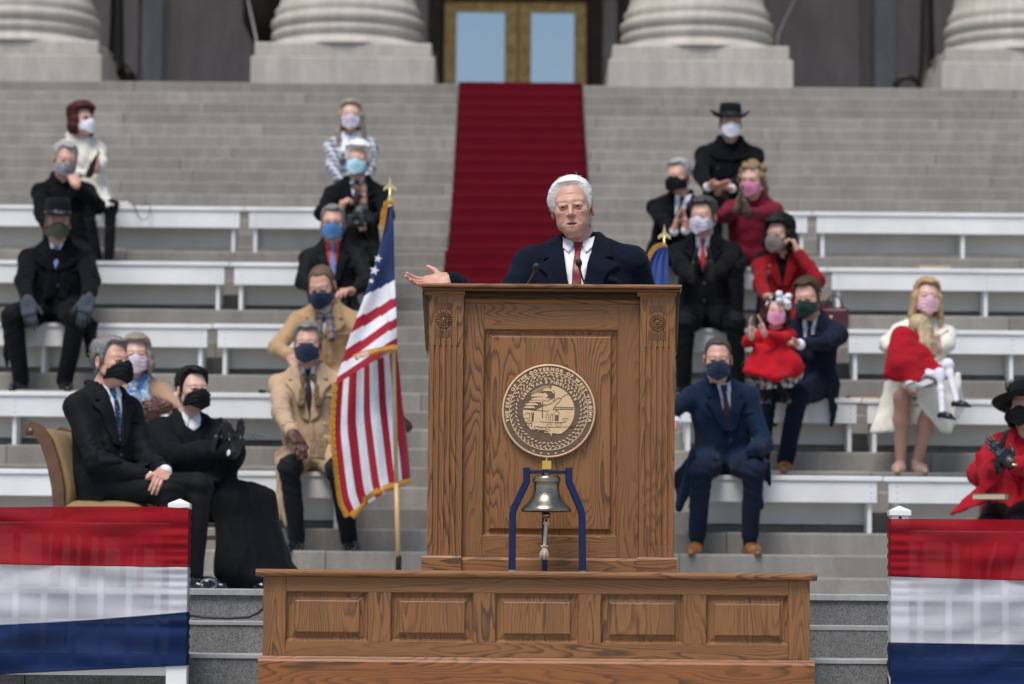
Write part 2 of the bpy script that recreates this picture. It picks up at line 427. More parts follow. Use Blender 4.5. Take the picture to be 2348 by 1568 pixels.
# bronze scroll feet of torcheres beside the outer plinths
M_BRZ = paint('dark_bronze', (.03, .024, .02), rough=.45, metal=.6, var=.3)
for px, s in ((285, 1), (2105, -1)):
    p0 = P(px, 182, 33.6)
    t_ = empty('bronze_torchere', (p0.x - s * .12, 33.9, TOP_Z), label='dark bronze torchere with scrolled foot beside ' + ('the plinth beyond the red-haired woman' if s == 1 else 'the plinth beyond the woman in cream'), cat='lamp', group='torcheres')
    MB().lathe([(.30, 0), (.32, .04), (.26, .08), (.12, .16), (.08, .5), (.06, 1.2), (.05, 2.4), (.15, 2.5), (.16, 2.6)], 20).build('stand', M_BRZ, t_)
    for q in range(3):
        a = rad(90 + q * 120) if s == 1 else rad(90 - q * 120); ca, sa = math.cos(a + rad(90)), math.sin(a + rad(90))
        pts = [(ca * r * .6, sa * r * .6, z * .6) for r, z in ((.12, .5), (.25, .62), (.42, .62), (.52, .5), (.48, .38), (.40, .42), (.36, .30), (.5, .16), (.52, .06), (.44, .02))]
        MB().tube(pts, [.02, .028, .034, .034, .03, .02, .03, .034, .034, .02], 8).build('scroll_foot', M_BRZ, t_)
M_ROPE = paint('guy_cable', (.30, .29, .28), rough=.6)
for a_, b_, lb in ((P(588, 92, 33.9), P(556, -60, 36.0), 'thin pale cable slanting up beside the column near the plaid-coated woman'), (P(1782, 82, 33.9), P(1850, -60, 36.0), 'thin pale cable slanting up beside the column near the cowboy-hatted man')):
    tag(MB().tube([a_ - Vector((0, 0, .55)), a_, b_, b_ + (b_ - a_) * 3], .012, 6).build("stay_cable", M_ROPE), lb, "cable", "stay cables")
# dark bronze lantern seen at the top beside the column
lp = P(600, 30, 36.5)
ln_ = MB().lathe([(.02, -.35), (.10, -.3), (.2, -.1), (.21, .25), (.14, .42), (.05, .5), (.02, 3.2)], 24).build('hanging_lantern', M_BRZ, None, loc=(lp.x, 36.5, lp.z)); tag(ln_, 'dark round lantern hanging beside the column near the plaid-coated woman', 'lantern')

# ------------------------------------------------------------------ benches
ROWS = {}
for i in range(1, 6):
    k = 2 + 4 * (5 - i); ROWS[i] = dict(D=stepd(k) + .03, z=stepz(k), seat=stepz(k) + .353)
def bench(row, x0, x1, legs, label):
    r = ROWS[row]; x_c = (x0 + x1) / 2
    e = empty('bench', (x_c, r['D'], r['z']), label=label, cat='bench', group='white bleacher benches')
    a, c = x0 - x_c, x1 - x_c; sag = RNG.uniform(-.002, .002)
    MB().box(a - .033, c + .033, -.012, .30, .322 + sag, .353 + sag, .004).build('seat_plank', M_WHITE, e)
    MB().box(a, c, 0, .022, .188, .3205, .003).build('fascia_board', M_WHITE, e)
    MB().box(a + .03, c - .03, .262, .282, .058, .30, .003).build('back_board', M_WHITE, e)
    for lx in legs:
        for y0 in (.026, .205):
            MB().box(lx - x_c - .014, lx - x_c + .014, y0, y0 + .05, 0, .3205, .002).build('leg', M_WHITE, e)
        for q in range(3): MB().lathe([(.0045, 0), (.003, .0012), (0, .0015)], 6, M=Matrix.Translation((lx - x_c + .006, -.0001, .215 + q * .038)) @ Matrix.Rotation(rad(90), 4, 'X')).build('nail_head', M_ROPE, e)
ordn = {1: 'top', 2: 'second from top', 3: 'middle', 4: 'second from bottom', 5: 'bottom'}
for r in range(1, 6):
    gR = 2.265; gL = -2.145
    for x0, x1, lg, side in ((1.07, gR - .036, (1.12, 2.185), 'short white bench beside the carpet on the state flag side'), (gR + .036, 5.0, (2.35, 3.44, 4.9), 'long white bench on the side of the woman in cream'),
                       (gL + .036, -1.08, (-2.06, -1.13), 'short white bench beside the carpet on the striped flag side'), (-5.0, gL - .036, (-4.9, -3.33, -2.23), 'long white bench on the side of the red-haired woman')):
        bench(r, x0, x1, lg, side + ', %s row' % ordn[r])

# ------------------------------------------------------------------ railings with bunting
def sheer(name, col, transp, transl=.3):
    if name in MATS: return MATS[name]
    t = NT(name); v = t.coords(); c = t.mix(t.noise(v, 5, 3), tuple(x * .9 for x in col), col)
    t.base(c); t.set(rough=.75, sheen=.0, spec=.15); t.bump(t.noise(v, 500, 2), .0008, .3)
    tl = t.n('BsdfTranslucent'); t.l(c, tl.inputs[0]); m1 = t.n('MixShader', Fac=transl); t.l(t.b.outputs[0], m1.inputs[1]); t.l(tl.outputs[0], m1.inputs[2])
    tr = t.n('BsdfTransparent'); m2 = t.n('MixShader', Fac=transp); t.l(m1.outputs[0], m2.inputs[1]); t.l(tr.outputs[0], m2.inputs[2])
    t.l(m2.outputs[0], t.t.nodes['Material Output'].inputs[0]); MATS[name] = t.m; return t.m
BM = [sheer('bunting_red', (.33, .004, .014), .06, .2), sheer('bunting_white', (.80, .80, .86), .33, .3), sheer('bunting_blue', (.006, .022, .095), .05, .15)]
RAIL_Y = 15.35; RZ = -.435
def railing(side, post_px, cap_top, xend, rows, label, blabel):
    """rows: picture heights of the stripe borders at the post end and at the far end"""
    px = PX(post_px, 1250, RAIL_Y); ztop = PZ(post_px, cap_top, RAIL_Y)
    e = empty('stair_railing', (px, RAIL_Y, RZ), label=label, cat='railing', group='white railings')
    h = ztop - RZ - .034
    MB().box(-.040, .040, -.040, .040, 0, h, .004).build('post', M_VINYL, e)
    cp = MB(); cp.box(-.0485, .0485, -.0485, .0485, h - .012, h + .012, .003)
    q = .0475; cp.add([(-q, -q, h + .0121), (q, -q, h + .0121), (q, q, h + .0121), (-q, q, h + .0121), (0, 0, h + .034)], [(0, 1, 4), (1, 2, 4), (2, 3, 4), (3, 0, 4), (3, 2, 1, 0)]); cp.build('post_cap', M_VINYL, e)
    hole = MB().lathe([(.0065, 0), (.0065, .0012), (0, .0013)], 12, M=Matrix.Translation((0, -.0402, h - .020)) @ Matrix.Rotation(rad(90), 4, 'X')); hole.build('screw_hole', M_BRZ, e)
    L = xend - px; s = 1 if L > 0 else -1
    zb = PZ(post_px, 1528, RAIL_Y) - RZ
    a, b_ = sorted((s * .041, L)); z_t = h - .075
    MB().box(a, b_, -.022, .022, z_t - .05, z_t, .004).build('top_rail', M_VINYL, e)
    MB().box(a, b_, -.020, .020, zb - .04, zb, .004).build('bottom_rail', M_VINYL, e)
    n = int(abs(L) / .1245)
    for i in range(n):
        x = s * (.092 + .1245 * i); MB().box(x - .0145, x + .0145, -.0145, .0145, zb + .0005, z_t - .0505, .002).build('baluster', M_VINYL, e)
    MB().box(L - .04, L + .04, -.04, .04, 0, h, .004).build('post', M_VINYL, e)
    MB().box(-.046, .046, -.046, .046, 0, .10, .004).build('post_sleeve', M_VINYL, e)
    # cloth
    be = empty('bunting', (px, RAIL_Y, RZ), label=blabel, cat='bunting', group='red white and blue buntings')
    NXB, NZB = 150, 26
    for q in range(3):
        V = []
        for j in range(NZB + 1):
            t = j / NZB
            for i in range(NXB + 1):
                u = i / NXB; x = -s * .043 + (L + s * .043) * u
                za = PZ(post_px, rows[q][0] + (rows[q][1] - rows[q][0]) * u, RAIL_Y) ; zc = PZ(post_px, rows[q + 1][0] + (rows[q + 1][1] - rows[q + 1][0]) * u, RAIL_Y)
                bow = rows[q][2] * math.sin(math.pi * min(1, u * 1.15)) if u < .87 else 0; bow2 = rows[q + 1][2] * math.sin(math.pi * min(1, u * 1.15)) if u < .87 else 0
                z = (za + bow) * (1 - t) + (zc + bow2) * t - RZ
                ux = abs(x)
                fold = .010 * math.sin((z * 16 + ux * 9) + q * 2 + side) * min(1, ux * 2.0) + .006 * math.sin(z * 33 - ux * 14 + q) * min(1, ux * 3)
                fold += .005 * math.exp(-ux * 9) * math.sin(z * 95 + 8 * math.sin(z * 11 + q) ) + .0035 * math.sin(z * 60 + ux * 3.3 + 2 * math.sin(ux * 5 + q))
                diag = (z - .55 + ux * .45) * 11; fold += .012 * math.exp(-diag * diag) * min(1, ux * 2)
                V.append((x, -.0475 - .004 * (q == 1) - max(-.003, fold + .006), z))
        F = [(j * (NXB + 1) + i, j * (NXB + 1) + i + 1, (j + 1) * (NXB + 1) + i + 1, (j + 1) * (NXB + 1) + i) for j in range(NZB) for i in range(NXB)]
        o = obj(['red_stripe', 'white_stripe', 'blue_stripe'][q], mesh_np('stripe', V, F), BM[q], be)
        # stitched hem along the border
        hem = MB().tube([Vector(V[NZB * (NXB + 1) + i]) + Vector((0, -.0012, .004)) for i in range(0, NXB + 1, 3)], .0012, 5); hem.build('hem', BM[q], be)
        # wrap round the post end
        W = []; 
        for j in range(NZB + 1):
            v0 = Vector(V[j * (NXB + 1)])
            for i in range(7):
                f = i / 6; W.append((v0.x - s * (.0035 + .003 * math.sin(j * 1.3 + i * .8)) * math.sin(math.pi * min(1, f * 3) / 2), v0.y + .10 * f, v0.z + .002 * math.sin(j * 2.2)))
        FW = [(j * 7 + i, j * 7 + i + 1, (j + 1) * 7 + i + 1, (j + 1) * 7 + i) for j in range(NZB) for i in range(6)]
        obj('end_wrap', mesh_np('wrap', W, FW), BM[q], be)
railing(0, 411, 1143, PX(-330, 1300, RAIL_Y), [(1162, 1176, .006), (1300, 1292, -.004), (1403, 1452, -.012), (1525, 1570, .002)],
        'white vinyl railing in front of the seated man in the black suit', 'red, white and blue bunting stretched in front of the seated man in the black suit')
railing(1, 2061, 1159, PX(2700, 1300, RAIL_Y), [(1190, 1194, .004), (1322, 1332, -.004), (1473, 1478, .0), (1655, 1660, .0)],
        'white vinyl railing in front of the woman in the red coat and black hat', 'red, white and blue bunting stretched in front of the woman in the red coat')

# tall bare tree on the plaza behind the camera (mirrored in the door glass)
M_BARK = paint('tree_bark', (.11, .075, .045), rough=.9, var=.3, scale=3)
tre = empty('bare_tree', (-4.4, -62, -1.305), label='tall bare brown tree on the plaza mirrored in the golden door', cat='tree')
tr_ = random.Random(11); trunk = MB(); crown = MB()
def grow(m, p, d, L, r, lv):
    q = p + d * L; m.tube([p, (p + q) / 2 + Vector((tr_.uniform(-.1, .1), tr_.uniform(-.1, .1), 0)) * L * .3, q], [r, r * .8, r * .62], 5)
    if lv == 0: return
    for _ in range(3 if lv > 1 else 5):
        n_ = (d + Vector((tr_.uniform(-.75, .75), tr_.uniform(-.75, .75), tr_.uniform(-.15, .55)))).normalized(); grow(crown, p + (q - p) * tr_.uniform(.55, 1), n_, L * tr_.uniform(.6, .82), r * .55, lv - 1)
grow(trunk, Vector((0, 0, 0)), Vector((.0, 0, 1)), 9.5, .50, 5)
trunk.build('trunk', M_BARK, tre, fix=False); crown.build('crown', M_BARK, tre, fix=False)
# ================================================================== PLATFORM, LECTERN, BELL
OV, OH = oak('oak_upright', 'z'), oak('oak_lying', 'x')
OVD, OHD = oak('oak_shaded_upright', 'z', .30), oak('oak_dark_lying', 'x', .45); OVM = oak('oak_carved', 'z', .62)  # upright dark copy: underside shade painted into the desk sides
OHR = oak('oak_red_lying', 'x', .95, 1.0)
def rail_profile(z0, z1, y0, y1, n=6):
    """rounded (bullnose) outline in y,z with the round edge at y0"""
    zc = (z0 + z1) / 2; r = (z1 - z0) / 2
    return [(y0 + r - r * math.cos(a), zc + r * math.sin(a)) for a in [(-.5 + i / n) * math.pi for i in range(n + 1)]] + [(y1, z1), (y1, z0)]
def panel(parent, x0, x1, z0, z1, y, steps, mat, name='panel'):
    """nested rectangles: steps = [(inset, depth)], depth positive = towards the viewer"""
    V = []; F = []
    for ins, dep in steps: V += [(x0 + ins, y - dep, z0 + ins), (x1 - ins, y - dep, z0 + ins), (x1 - ins, y - dep, z1 - ins), (x0 + ins, y - dep, z1 - ins)]
    n = len(steps)
    for i in range(n - 1):
        for k in range(4): F.append((i * 4 + k, i * 4 + (k + 1) % 4, i * 4 + 4 + (k + 1) % 4, i * 4 + 4 + k))
    F.append((n * 4 - 4, n * 4 - 3, n * 4 - 2, n * 4 - 1))
    V += [(x0, y + .012, z0), (x1, y + .012, z0), (x1, y + .012, z1), (x0, y + .012, z1)]; m = len(V) - 4
    for k in range(4): F.append((k, m + k, m + (k + 1) % 4, (k + 1) % 4))
    F.append((m + 3, m + 2, m + 1, m))
    return MB().add(V, F).build(name, mat, parent)

PF_Y = 14.45
pc = P(1229, 1316, PF_Y); PF_Z = pc.z + .012
plat = empty('speaking_platform', (pc.x, PF_Y, 0), label='low brown oak platform with five raised panels under the lectern', cat='platform')
def pfx(px, py=1400): return PX(px, py, PF_Y) - pc.x
def pfz(py): return PZ(1229, py, PF_Y)
x0, x1 = pfx(603), pfx(1856)
MB().prism(rail_profile(PF_Z - .030, PF_Z, -.032, 1.72), 'x', pfx(587, 1318), pfx(1872, 1318)).build('top_board', OH, plat)
zt = PF_Z - .0305; zb = pfz(1508); zpt, zpb = pfz(1360), pfz(1474)
pan = [(655, 844), (895, 1086), (1135, 1327), (1377, 1567), (1618, 1808)]
px_ = [(pfx(a), pfx(b)) for a, b in pan]
MB().box(x0, px_[0][0], 0, .03, zb, zt, .0015).build('stile', OV, plat)
MB().box(px_[-1][1], x1, 0, .03, zb, zt, .0015).build('stile', OV, plat)
MB().box(px_[0][0] + .0006, px_[-1][1] - .0006, .0006, .03, zpt, zt, .001).build('top_rail', OH, plat)
MB().box(px_[0][0] + .0006, px_[-1][1] - .0006, .0006, .03, zb, zpb, .001).build('bottom_rail', OH, plat)
for i in range(4): MB().box(px_[i][1], px_[i + 1][0], .0012, .03, zpb + .0006, zpt - .0006, .001).build('stile', OV, plat)
for a, b in px_:
    panel(plat, a + .0005, b - .0005, zpb + .0005, zpt - .0005, .020, [(0, .017), (.004, .012), (.006, .002), (.012, 0), (.034, .006), (.036, .016), (.040, .018)], OV)
MB().box(x0 + .004, x0 + .03, .0305, 1.70, zb, zt, .001).build('side_panel', OH, plat)
MB().box(x1 - .03, x1 - .004, .0305, 1.70, zb, zt, .001).build('side_panel', OH, plat)
sk = [(-.028, -.86), (-.028, zb - .022), (-.022, zb - .012), (-.012, zb - .008), (-.008, zb - .0005), (.02, zb - .0005), (.02, -.86)]
MB().prism(sk, 'x', pfx(592, 1540), pfx(1866, 1540)).build('skirting', OHR, plat)

LY = 14.86
lc = P(1257, 1314, LY)
lect = empty('lectern', (lc.x, LY, PF_Z + .0005), rz=rad(-1.2), label='tall carved oak lectern with round wooden seal and fluted pilasters', cat='lectern')
SV = FPX / LY
def lx(px, py=980): return (px - 1257 - (980 - py) * .0095) / SV
def lz(py): return (1314.5 - py) / SV
ZT = lz(655)
# top slab with bullnose and small step moulding
MB().prism(rail_profile(ZT - .018, ZT, -.045, .62), 'x', lx(962, 655), lx(1561, 655)).build('desk_top', OH, lect)
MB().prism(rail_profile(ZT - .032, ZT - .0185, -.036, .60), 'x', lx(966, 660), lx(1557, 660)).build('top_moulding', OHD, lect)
# side boards of the desk box (wider than the pilasters, sloping in)
for s in (-1, 1):
    xo, xi, xb = (lx(964, 665), lx(985, 665), lx(972, 808)) if s < 0 else (lx(1558, 665), lx(1538, 665), lx(1550, 808))
    pts = [(xo, ZT - .033), (xi, ZT - .033), (xi, lz(812)), (xb, lz(808))]
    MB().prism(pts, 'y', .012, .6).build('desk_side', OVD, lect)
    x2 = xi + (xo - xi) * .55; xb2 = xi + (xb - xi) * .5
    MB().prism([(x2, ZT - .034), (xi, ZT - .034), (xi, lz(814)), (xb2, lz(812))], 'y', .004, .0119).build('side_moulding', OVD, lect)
def pilaster(a, b, wa, wb, rc, cap):
    n_f = 5; zf0, zf1 = lz(1255), lz(796); cx_ = (a + b) / 2
    xs = set([a, b]); ctr = [cx_ + (i - 2) * .0242 for i in range(n_f)]; r = .0052
    for c in ctr:
        for q in np.linspace(-1, 1, 7): xs.add(c + q * r)
    xs = sorted(xs)
    zs = sorted(set([lz(1281), lz(674)] + [zf0 + r * (1 - math.cos(q)) for q in np.linspace(0, math.pi / 2, 5)] + [zf1 - r * (1 - math.cos(q)) for q in np.linspace(0, math.pi / 2, 5)]))
    V = []
    for z in zs:
        for x in xs:
            dep = 0
            for c in ctr:
                dx = abs(x - c)
                if dx < r + 1e-6 and zf0 - 1e-6 <= z <= zf1 + 1e-6:
                    e = min(z - zf0, zf1 - z); rr = r if e >= r else math.sqrt(max(0, r * r - (r - e) ** 2))
                    if dx < rr + 1e-9: dep = .0065 * math.sqrt(max(0, 1 - (dx / max(rr, 1e-6)) ** 2)) ** .6
            V.append((x, dep, z))
    nx = len(xs); nz = len(zs)
    F = [(j * nx + i, j * nx + i + 1, (j + 1) * nx + i + 1, (j + 1) * nx + i) for j in range(nz - 1) for i in range(nx - 1)]
    m = MB().add(V, F, False)
    m.box(a, b, .0075, .10, lz(1281), lz(674))
    for xx in (a, b): m.add([(xx, 0, zs[0]), (xx, .0076, zs[0]), (xx, .0076, zs[-1]), (xx, 0, zs[-1])], [(0, 1, 2, 3)])
    m.build('pilaster', OV, lect)
    MB().prism([(-.020, lz(671)), (-.022, lz(668)), (-.018, lz(664.5)), (.1, lz(664.5)), (.1, lz(681)), (-.003, lz(681)), (-.012, lz(677))], 'x', cap[0], cap[1]).build('pilaster_cap', OH, lect)
    MB().prism([(-.016, 0.0), (-.016, lz(1284)), (-.010, lz(1279.5)), (.1, lz(1279.5)), (.1, 0.0)], 'x', wa, wb).build('plinth_block', OH, lect)
    # rosette
    V = []; F = []; NR_, NT_ = 12, 80; R = .0355
    for i in range(NR_ + 1):
        rr = R * i / NR_; f = rr / R
        for k in range(NT_):
            t = 2 * math.pi * k / NT_
            if f < .30: hgt = .0055 * math.sqrt(max(0, 1 - (f / .30) ** 2)) + .001
            elif f < .90: hgt = .001 + .0045 * abs(math.sin(t * 8)) ** .5 * math.sin((f - .28) / .64 * math.pi) ** .5
            else: hgt = .005 if f < .98 else .0
            V.append((rc[0] + rr * math.cos(t), -.0004 - hgt, rc[1] + rr * math.sin(t)))
    for i in range(NR_):
        for k in range(NT_): F.append((i * NT_ + k, i * NT_ + (k + 1) % NT_, (i + 1) * NT_ + (k + 1) % NT_, (i + 1) * NT_ + k))
    MB().add(V, F, False).build('rosette', OVM, lect)
    q = .037
    for sgn in (1, -1):
        b2 = MB(); z1 = rc[1] + sgn * .074; z0 = rc[1] + sgn * .040
        arc = [(rc[0] + .048 * math.sin(t), rc[1] + sgn * .048 * math.cos(t)) for t in np.linspace(-.88, .88, 13)]
        b2.prism([(rc[0] - q, z1), (rc[0] + q, z1)] + [(x, z) for x, z in arc[::-1]], 'y', -.0014, .0005)
        b2.build('carved_plaque', OVM, lect)
pilaster(lx(978), lx(1057), lx(963, 1300), lx(1054, 1300), (lx(1014, 738), lz(738)), (lx(970, 672), lx(1063, 672)))
pilaster(lx(1463), lx(1544), lx(1456, 1300), lx(1548, 1300), (lx(1505, 742), lz(741)), (lx(1459, 672), lx(1550, 672)))
fy = .030
MB().box(lx(1058), lx(1462), .06, .10, ZT - .07, ZT - .0325, .001).build('recess_board', OHD, lect)  # dark oak tone paints in the shade of the recess under the slab
MB().prism([(fy - .012, lz(692)), (fy - .016, lz(690)), (fy - .010, lz(687)), (.1, lz(687)), (.1, lz(698)), (fy - .002, lz(698))], 'x', lx(1058), lx(1462)).build('upper_moulding', OH, lect)
MB().box(lx(1057.5), lx(1104), fy, .1, lz(1281), lz(698.2), .0012).build('stile', OV, lect)
MB().box(lx(1413), lx(1462.5), fy, .1, lz(1281), lz(698.2), .0012).build('stile', OV, lect)
MB().box(lx(1104.2), lx(1412.8), fy + .0006, .1, lz(757), lz(698.2), .0012).build('top_rail', OH, lect)
MB().box(lx(1104.2), lx(1412.8), fy + .0006, .1, lz(1281), lz(1233), .0012).build('bottom_rail', OH, lect)
panel(lect, lx(1104.4), lx(1412.6), lz(1232.8), lz(757.2), fy + .024, [(0, .021), (.004, .016), (.007, .004), (.016, .002), (.026, .006), (.030, .016), (.034, .0185)], OV)
MB().prism([(.005, 0.0), (.005, lz(1288)), (.016, lz(1281.5)), (.1, lz(1281.5)), (.1, 0.0)], 'x', lx(1054, 1300) + .0004, lx(1456, 1300) - .0004).build('base_rail', OH, lect)
for s in (-1, 1):
    xa = lx(985, 980) if s < 0 else lx(1537, 980)
    MB().box(min(xa, xa - s * .02), max(xa, xa - s * .02), .101, .58, 0, ZT - .035, .001).build('side_panel', OV, lect)

# ---- round seal
M_MAPLE = NT('pale_maple'); _v = M_MAPLE.coords((30, 1, 260)); M_MAPLE.base(M_MAPLE.ramp(M_MAPLE.noise(_v, 1.0, 3), [(.3, (.60, .40, .22)), (.7, (.74, .54, .33))])); M_MAPLE.set(rough=.45, spec=.4); M_MAPLE = M_MAPLE.m
M_WALN = NT('engraved_walnut'); _v = M_WALN.coords((30, 1, 260)); M_WALN.base(M_WALN.ramp(M_WALN.noise(_v, 1.0, 3), [(.3, (.105, .064, .042)), (.7, (.175, .112, .075))])); M_WALN.set(rough=.6, spec=.3); M_WALN = M_WALN.m
sx, sz, SR = lx(1255, 945), lz(945.5), 107 / SV
seal = empty('seal', (sx, fy - .0005, sz)); seal.parent = lect; seal['label'] = 'round pale maple seal engraved with the words of the governor of West Virginia'
def flat(polys, y0, y1):
    m = MB()
    for pl in polys: m.prism(pl, 'y', y0, y1)
    return m
def circ(r, n=96, c=(0, 0)): return [(c[0] + r * math.cos(2 * math.pi * i / n), c[1] + r * math.sin(2 * math.pi * i / n)) for i in range(n)]
def ring(r0, r1, y0, y1, n=96):
    m = MB(); V = []; F = []
    for r, y in ((r0, y1), (r0, y0), (r1, y0), (r1, y1)): V += [(r * math.cos(2 * math.pi * i / n), y, r * math.sin(2 * math.pi * i / n)) for i in range(n)]
    for a in range(4):
        for i in range(n): F.append((a * n + i, a * n + (i + 1) % n, ((a + 1) % 4) * n + (i + 1) % n, ((a + 1) % 4) * n + i))
    return m.add(V, F)
flat([circ(SR)], -.012, .0).build('disc', M_WALN, seal)
prof = [(SR - .006, 0), (SR + .001, -.002), (SR + .002, -.008), (SR, -.014), (SR - .004, -.0165), (SR - .007, -.0145), (SR - .007, -.011)]
V = []; F = []; n = 120
for r, y in prof: V += [(r * math.cos(2 * math.pi * i / n), y, r * math.sin(2 * math.pi * i / n)) for i in range(n)]
for a in range(len(prof) - 1):
    for i in range(n): F.append((a * n + i, a * n + (i + 1) % n, (a + 1) * n + (i + 1) % n, (a + 1) * n + i))
MB().add(V, F, True).build('rim', M_MAPLE, seal)
ring(SR * .832, SR * .848, -.0140, -.0119).build('inner_ring', M_MAPLE, seal)
def letters(txt, size, bold=.0):
    out = []
    for ch in txt:
        if ch == ' ': out.append((None, size * .32)); continue
        cu = bpy.data.curves.new('t', 'FONT'); cu.body = ch; cu.size = size; cu.offset = bold; cu.fill_mode = 'FRONT'; cu.resolution_u = 3
        ob = bpy.data.objects.new('t', cu); COL.objects.link(ob)
        me = bpy.data.meshes.new_from_object(ob); vs = [v.co.copy() for v in me.vertices]; fs = [tuple(p.vertices) for p in me.polygons]
        bpy.data.objects.remove(ob); bpy.data.curves.remove(cu); bpy.data.meshes.remove(me)
        xs = [v.x for v in vs]; mn, mx = min(xs), max(xs); ym = min(v.y for v in vs)
        # slab serifs
        hgt = max(v.y for v in vs)
        sf = []
        bars = {'I': [(.5, 0), (.5, 1)], 'T': [(.5, 0)], 'H': [(.0, 0), (0, 1), (1, 0), (1, 1)], 'N': [(0, 0), (0, 1), (1, 1)], 'A': [(0.03, 0), (.97, 0)], 'V': [(.03, 1), (.97, 1)], 'W': [(.03, 1), (.97, 1)], 'F': [(.06, 0)], 'R': [(.06, 0), (.95, 0)], 'E': [], 'L': [(.06, 1)]}.get(ch, [])
        for fx, fy_ in bars:
            xx = mn + (mx - mn) * fx; yy = fy_ * hgt; h = size * .055; wv = size * .13
            sf.append([(xx - wv, yy - (h if fy_ else 0)), (xx + wv, yy - (h if fy_ else 0)), (xx + wv, yy + (0 if fy_ else h)), (xx - wv, yy + (0 if fy_ else h))])
        out.append(((vs, fs, mn, mx, sf), mx - mn))
    return out
def arc_text(txt, size, R, a0, a1, y, thick, bold):
    """text along a circle from angle a0 to a1 (degrees, clockwise over the top), letters standing outwards"""
    L = letters(txt, size, bold); gap = size * .16
    tot = sum(w for _, w in L) + gap * (len(L) - 1); k = (rad(a0) - rad(a1)) * R / tot
    m = MB(); pos = 0
    for g, wd in L:
        c = rad(a0) - (pos + wd / 2) * k / R; pos += wd + gap
        if g is None: continue
        vs, fs, mn, mx, sf = g; kk = min(k, 1.15)
        ux, uz = math.sin(c), -math.cos(c); vx, vz = math.cos(c), math.sin(c)
        def T(x, y_, yy): x = (x - (mn + mx) / 2) * kk; return (R * vx + ux * x + vx * y_, yy, R * vz + uz * x + vz * y_)
        n = len(vs); edges = {}
        for f in fs:
            for i in range(len(f)): e = (f[i], f[(i + 1) % len(f)]); edges[e] = 1
        V = [T(v.x, v.y, y - thick) for v in vs] + [T(v.x, v.y, y) for v in vs]
        F = list(fs) + [(a, b, b + n, a + n) for (a, b) in edges if (b, a) not in edges]
        m.add(V, F)
        for q in sf: m.add([T(a, b, y - thick - .0002) for a, b in q] + [T(a, b, y) for a, b in q], [(0, 1, 2, 3), (0, 1, 5, 4), (1, 2, 6, 5), (2, 3, 7, 6), (3, 0, 4, 7)])
    return m
arc_text('THE SEAL OF THE GOVERNOR OF WEST VIRGINIA', .0185, SR * .868, 195.5, -15.5, -.0119, .0026, .0014).build('lettering', M_MAPLE, seal, fix=False)['kind'] = 'stuff'
arc_text('LIBERTAS E FIDELITATE', .0160, SR * .598, 157, 22, -.0119, .0024, .0011).build('motto_lettering', M_MAPLE, seal, fix=False)['kind'] = 'stuff'
def star(cx, cz, r, rot=0): return [(cx + (r if i % 2 == 0 else r * .42) * math.sin(rot + i * math.pi / 5), cz + (r if i % 2 == 0 else r * .42) * math.cos(rot + i * math.pi / 5)) for i in range(10)]
for a in (-20.5, -10, 0, 10, 20.5):
    t = rad(-90 + a); flat([star(SR * .918 * math.cos(t), SR * .918 * math.sin(t), .0068)], -.0142, -.0119).build('star', M_MAPLE, seal)
# wreath of leaves, flowers and berries between the rings
def leaf(cx, cz, ang, L, w):
    pts = []
    for i in range(12):
        t = i / 12 * 2 * math.pi; x = L / 2 * math.cos(t); y = w / 2 * math.sin(t) * (1 - .35 * math.cos(t)); pts.append((cx + x * math.cos(ang) - y * math.sin(ang), cz + x * math.sin(ang) + y * math.cos(ang)))
    return pts
lv = []; rr_ = random.Random(3)
for i in range(150):
    t = 2 * math.pi * i / 150; R = SR * (.755 + .052 * (1, -1, .15)[i % 3] + rr_.uniform(-.01, .01)); deg = math.degrees(t) % 360
    cx_, cz_ = R * math.cos(t), R * math.sin(t)
    if 62 < deg < 128 and i % 4 == 0:        # roses at the top
        for q in range(5): lv.append(leaf(cx_ + .0050 * math.cos(q * 1.257), cz_ + .0050 * math.sin(q * 1.257), q * 1.257, .0062, .0048))
    elif (20 < deg < 62 or 330 < deg < 350) and i % 3 == 0:
        for q in range(5): lv.append(circ(.0021, 8, (cx_ + .0042 * math.cos(q * 1.257), cz_ + .0042 * math.sin(q * 1.257))))
    elif 150 < deg < 255 and i % 3 == 2: lv.append(circ(.0026, 9, (cx_, cz_)))
    else:
        dr = t + math.pi / 2 * (1 if math.cos(t) > 0 else -1) + (.6 if i % 3 == 0 else -.6) * (1 if math.cos(t) > 0 else -1)
        lv.append(leaf(cx_, cz_, dr, .0150 + rr_.uniform(-.002, .002), .0052))
wm = flat(lv, -.0142, -.0119).build('wreath', M_MAPLE, seal); wm['kind'] = 'stuff'
# landscape in the middle: dark sky with rays, pale hills, meadow, house, derrick, cattle
r0 = SR * .553
def clipc(pts, r=r0): 
    out = []
    for x, z in pts:
        d = math.hypot(x, z); out.append((x, z) if d <= r else (x * r / d, z * r / d))
    return out
U = SR / 700.0                       # drawing units: 700 = seal radius
def D_(pts): return [(x * U, z * U) for x, z in pts]
pale = []; 
def arcp(a0, a1, r, n=24): return [(r * math.cos(rad(a0 + (a1 - a0) * i / n)), r * math.sin(rad(a0 + (a1 - a0) * i / n))) for i in range(n + 1)]
R7 = 387
hill1 = arcp(-8, 84, R7) + [(30, 300), (95, 240), (70, 190), (10, 150), (-60, 70), (-190, 10), (-180, 0)]
meadow = [(-380, 20), (-200, 0), (100, -10), (R7, -20)] + arcp(-4, -62, R7, 14) + [(120, -340), (60, -330), (40, -375), (20, -335), (-60, -330), (-90, -300), (-160, -310), (-250, -270)] + arcp(228, 177, R7, 14)
hill2 = [(-190, 12), (-60, 76), (10, 60), (60, 118), (150, 190), (90, 60), (70, 14)]
pale.append(('hill', D_(hill1), -.0139)); pale.append(('meadow', D_(meadow), -.0142)); pale.append(('near_hill', D_(hill2), -.0144))
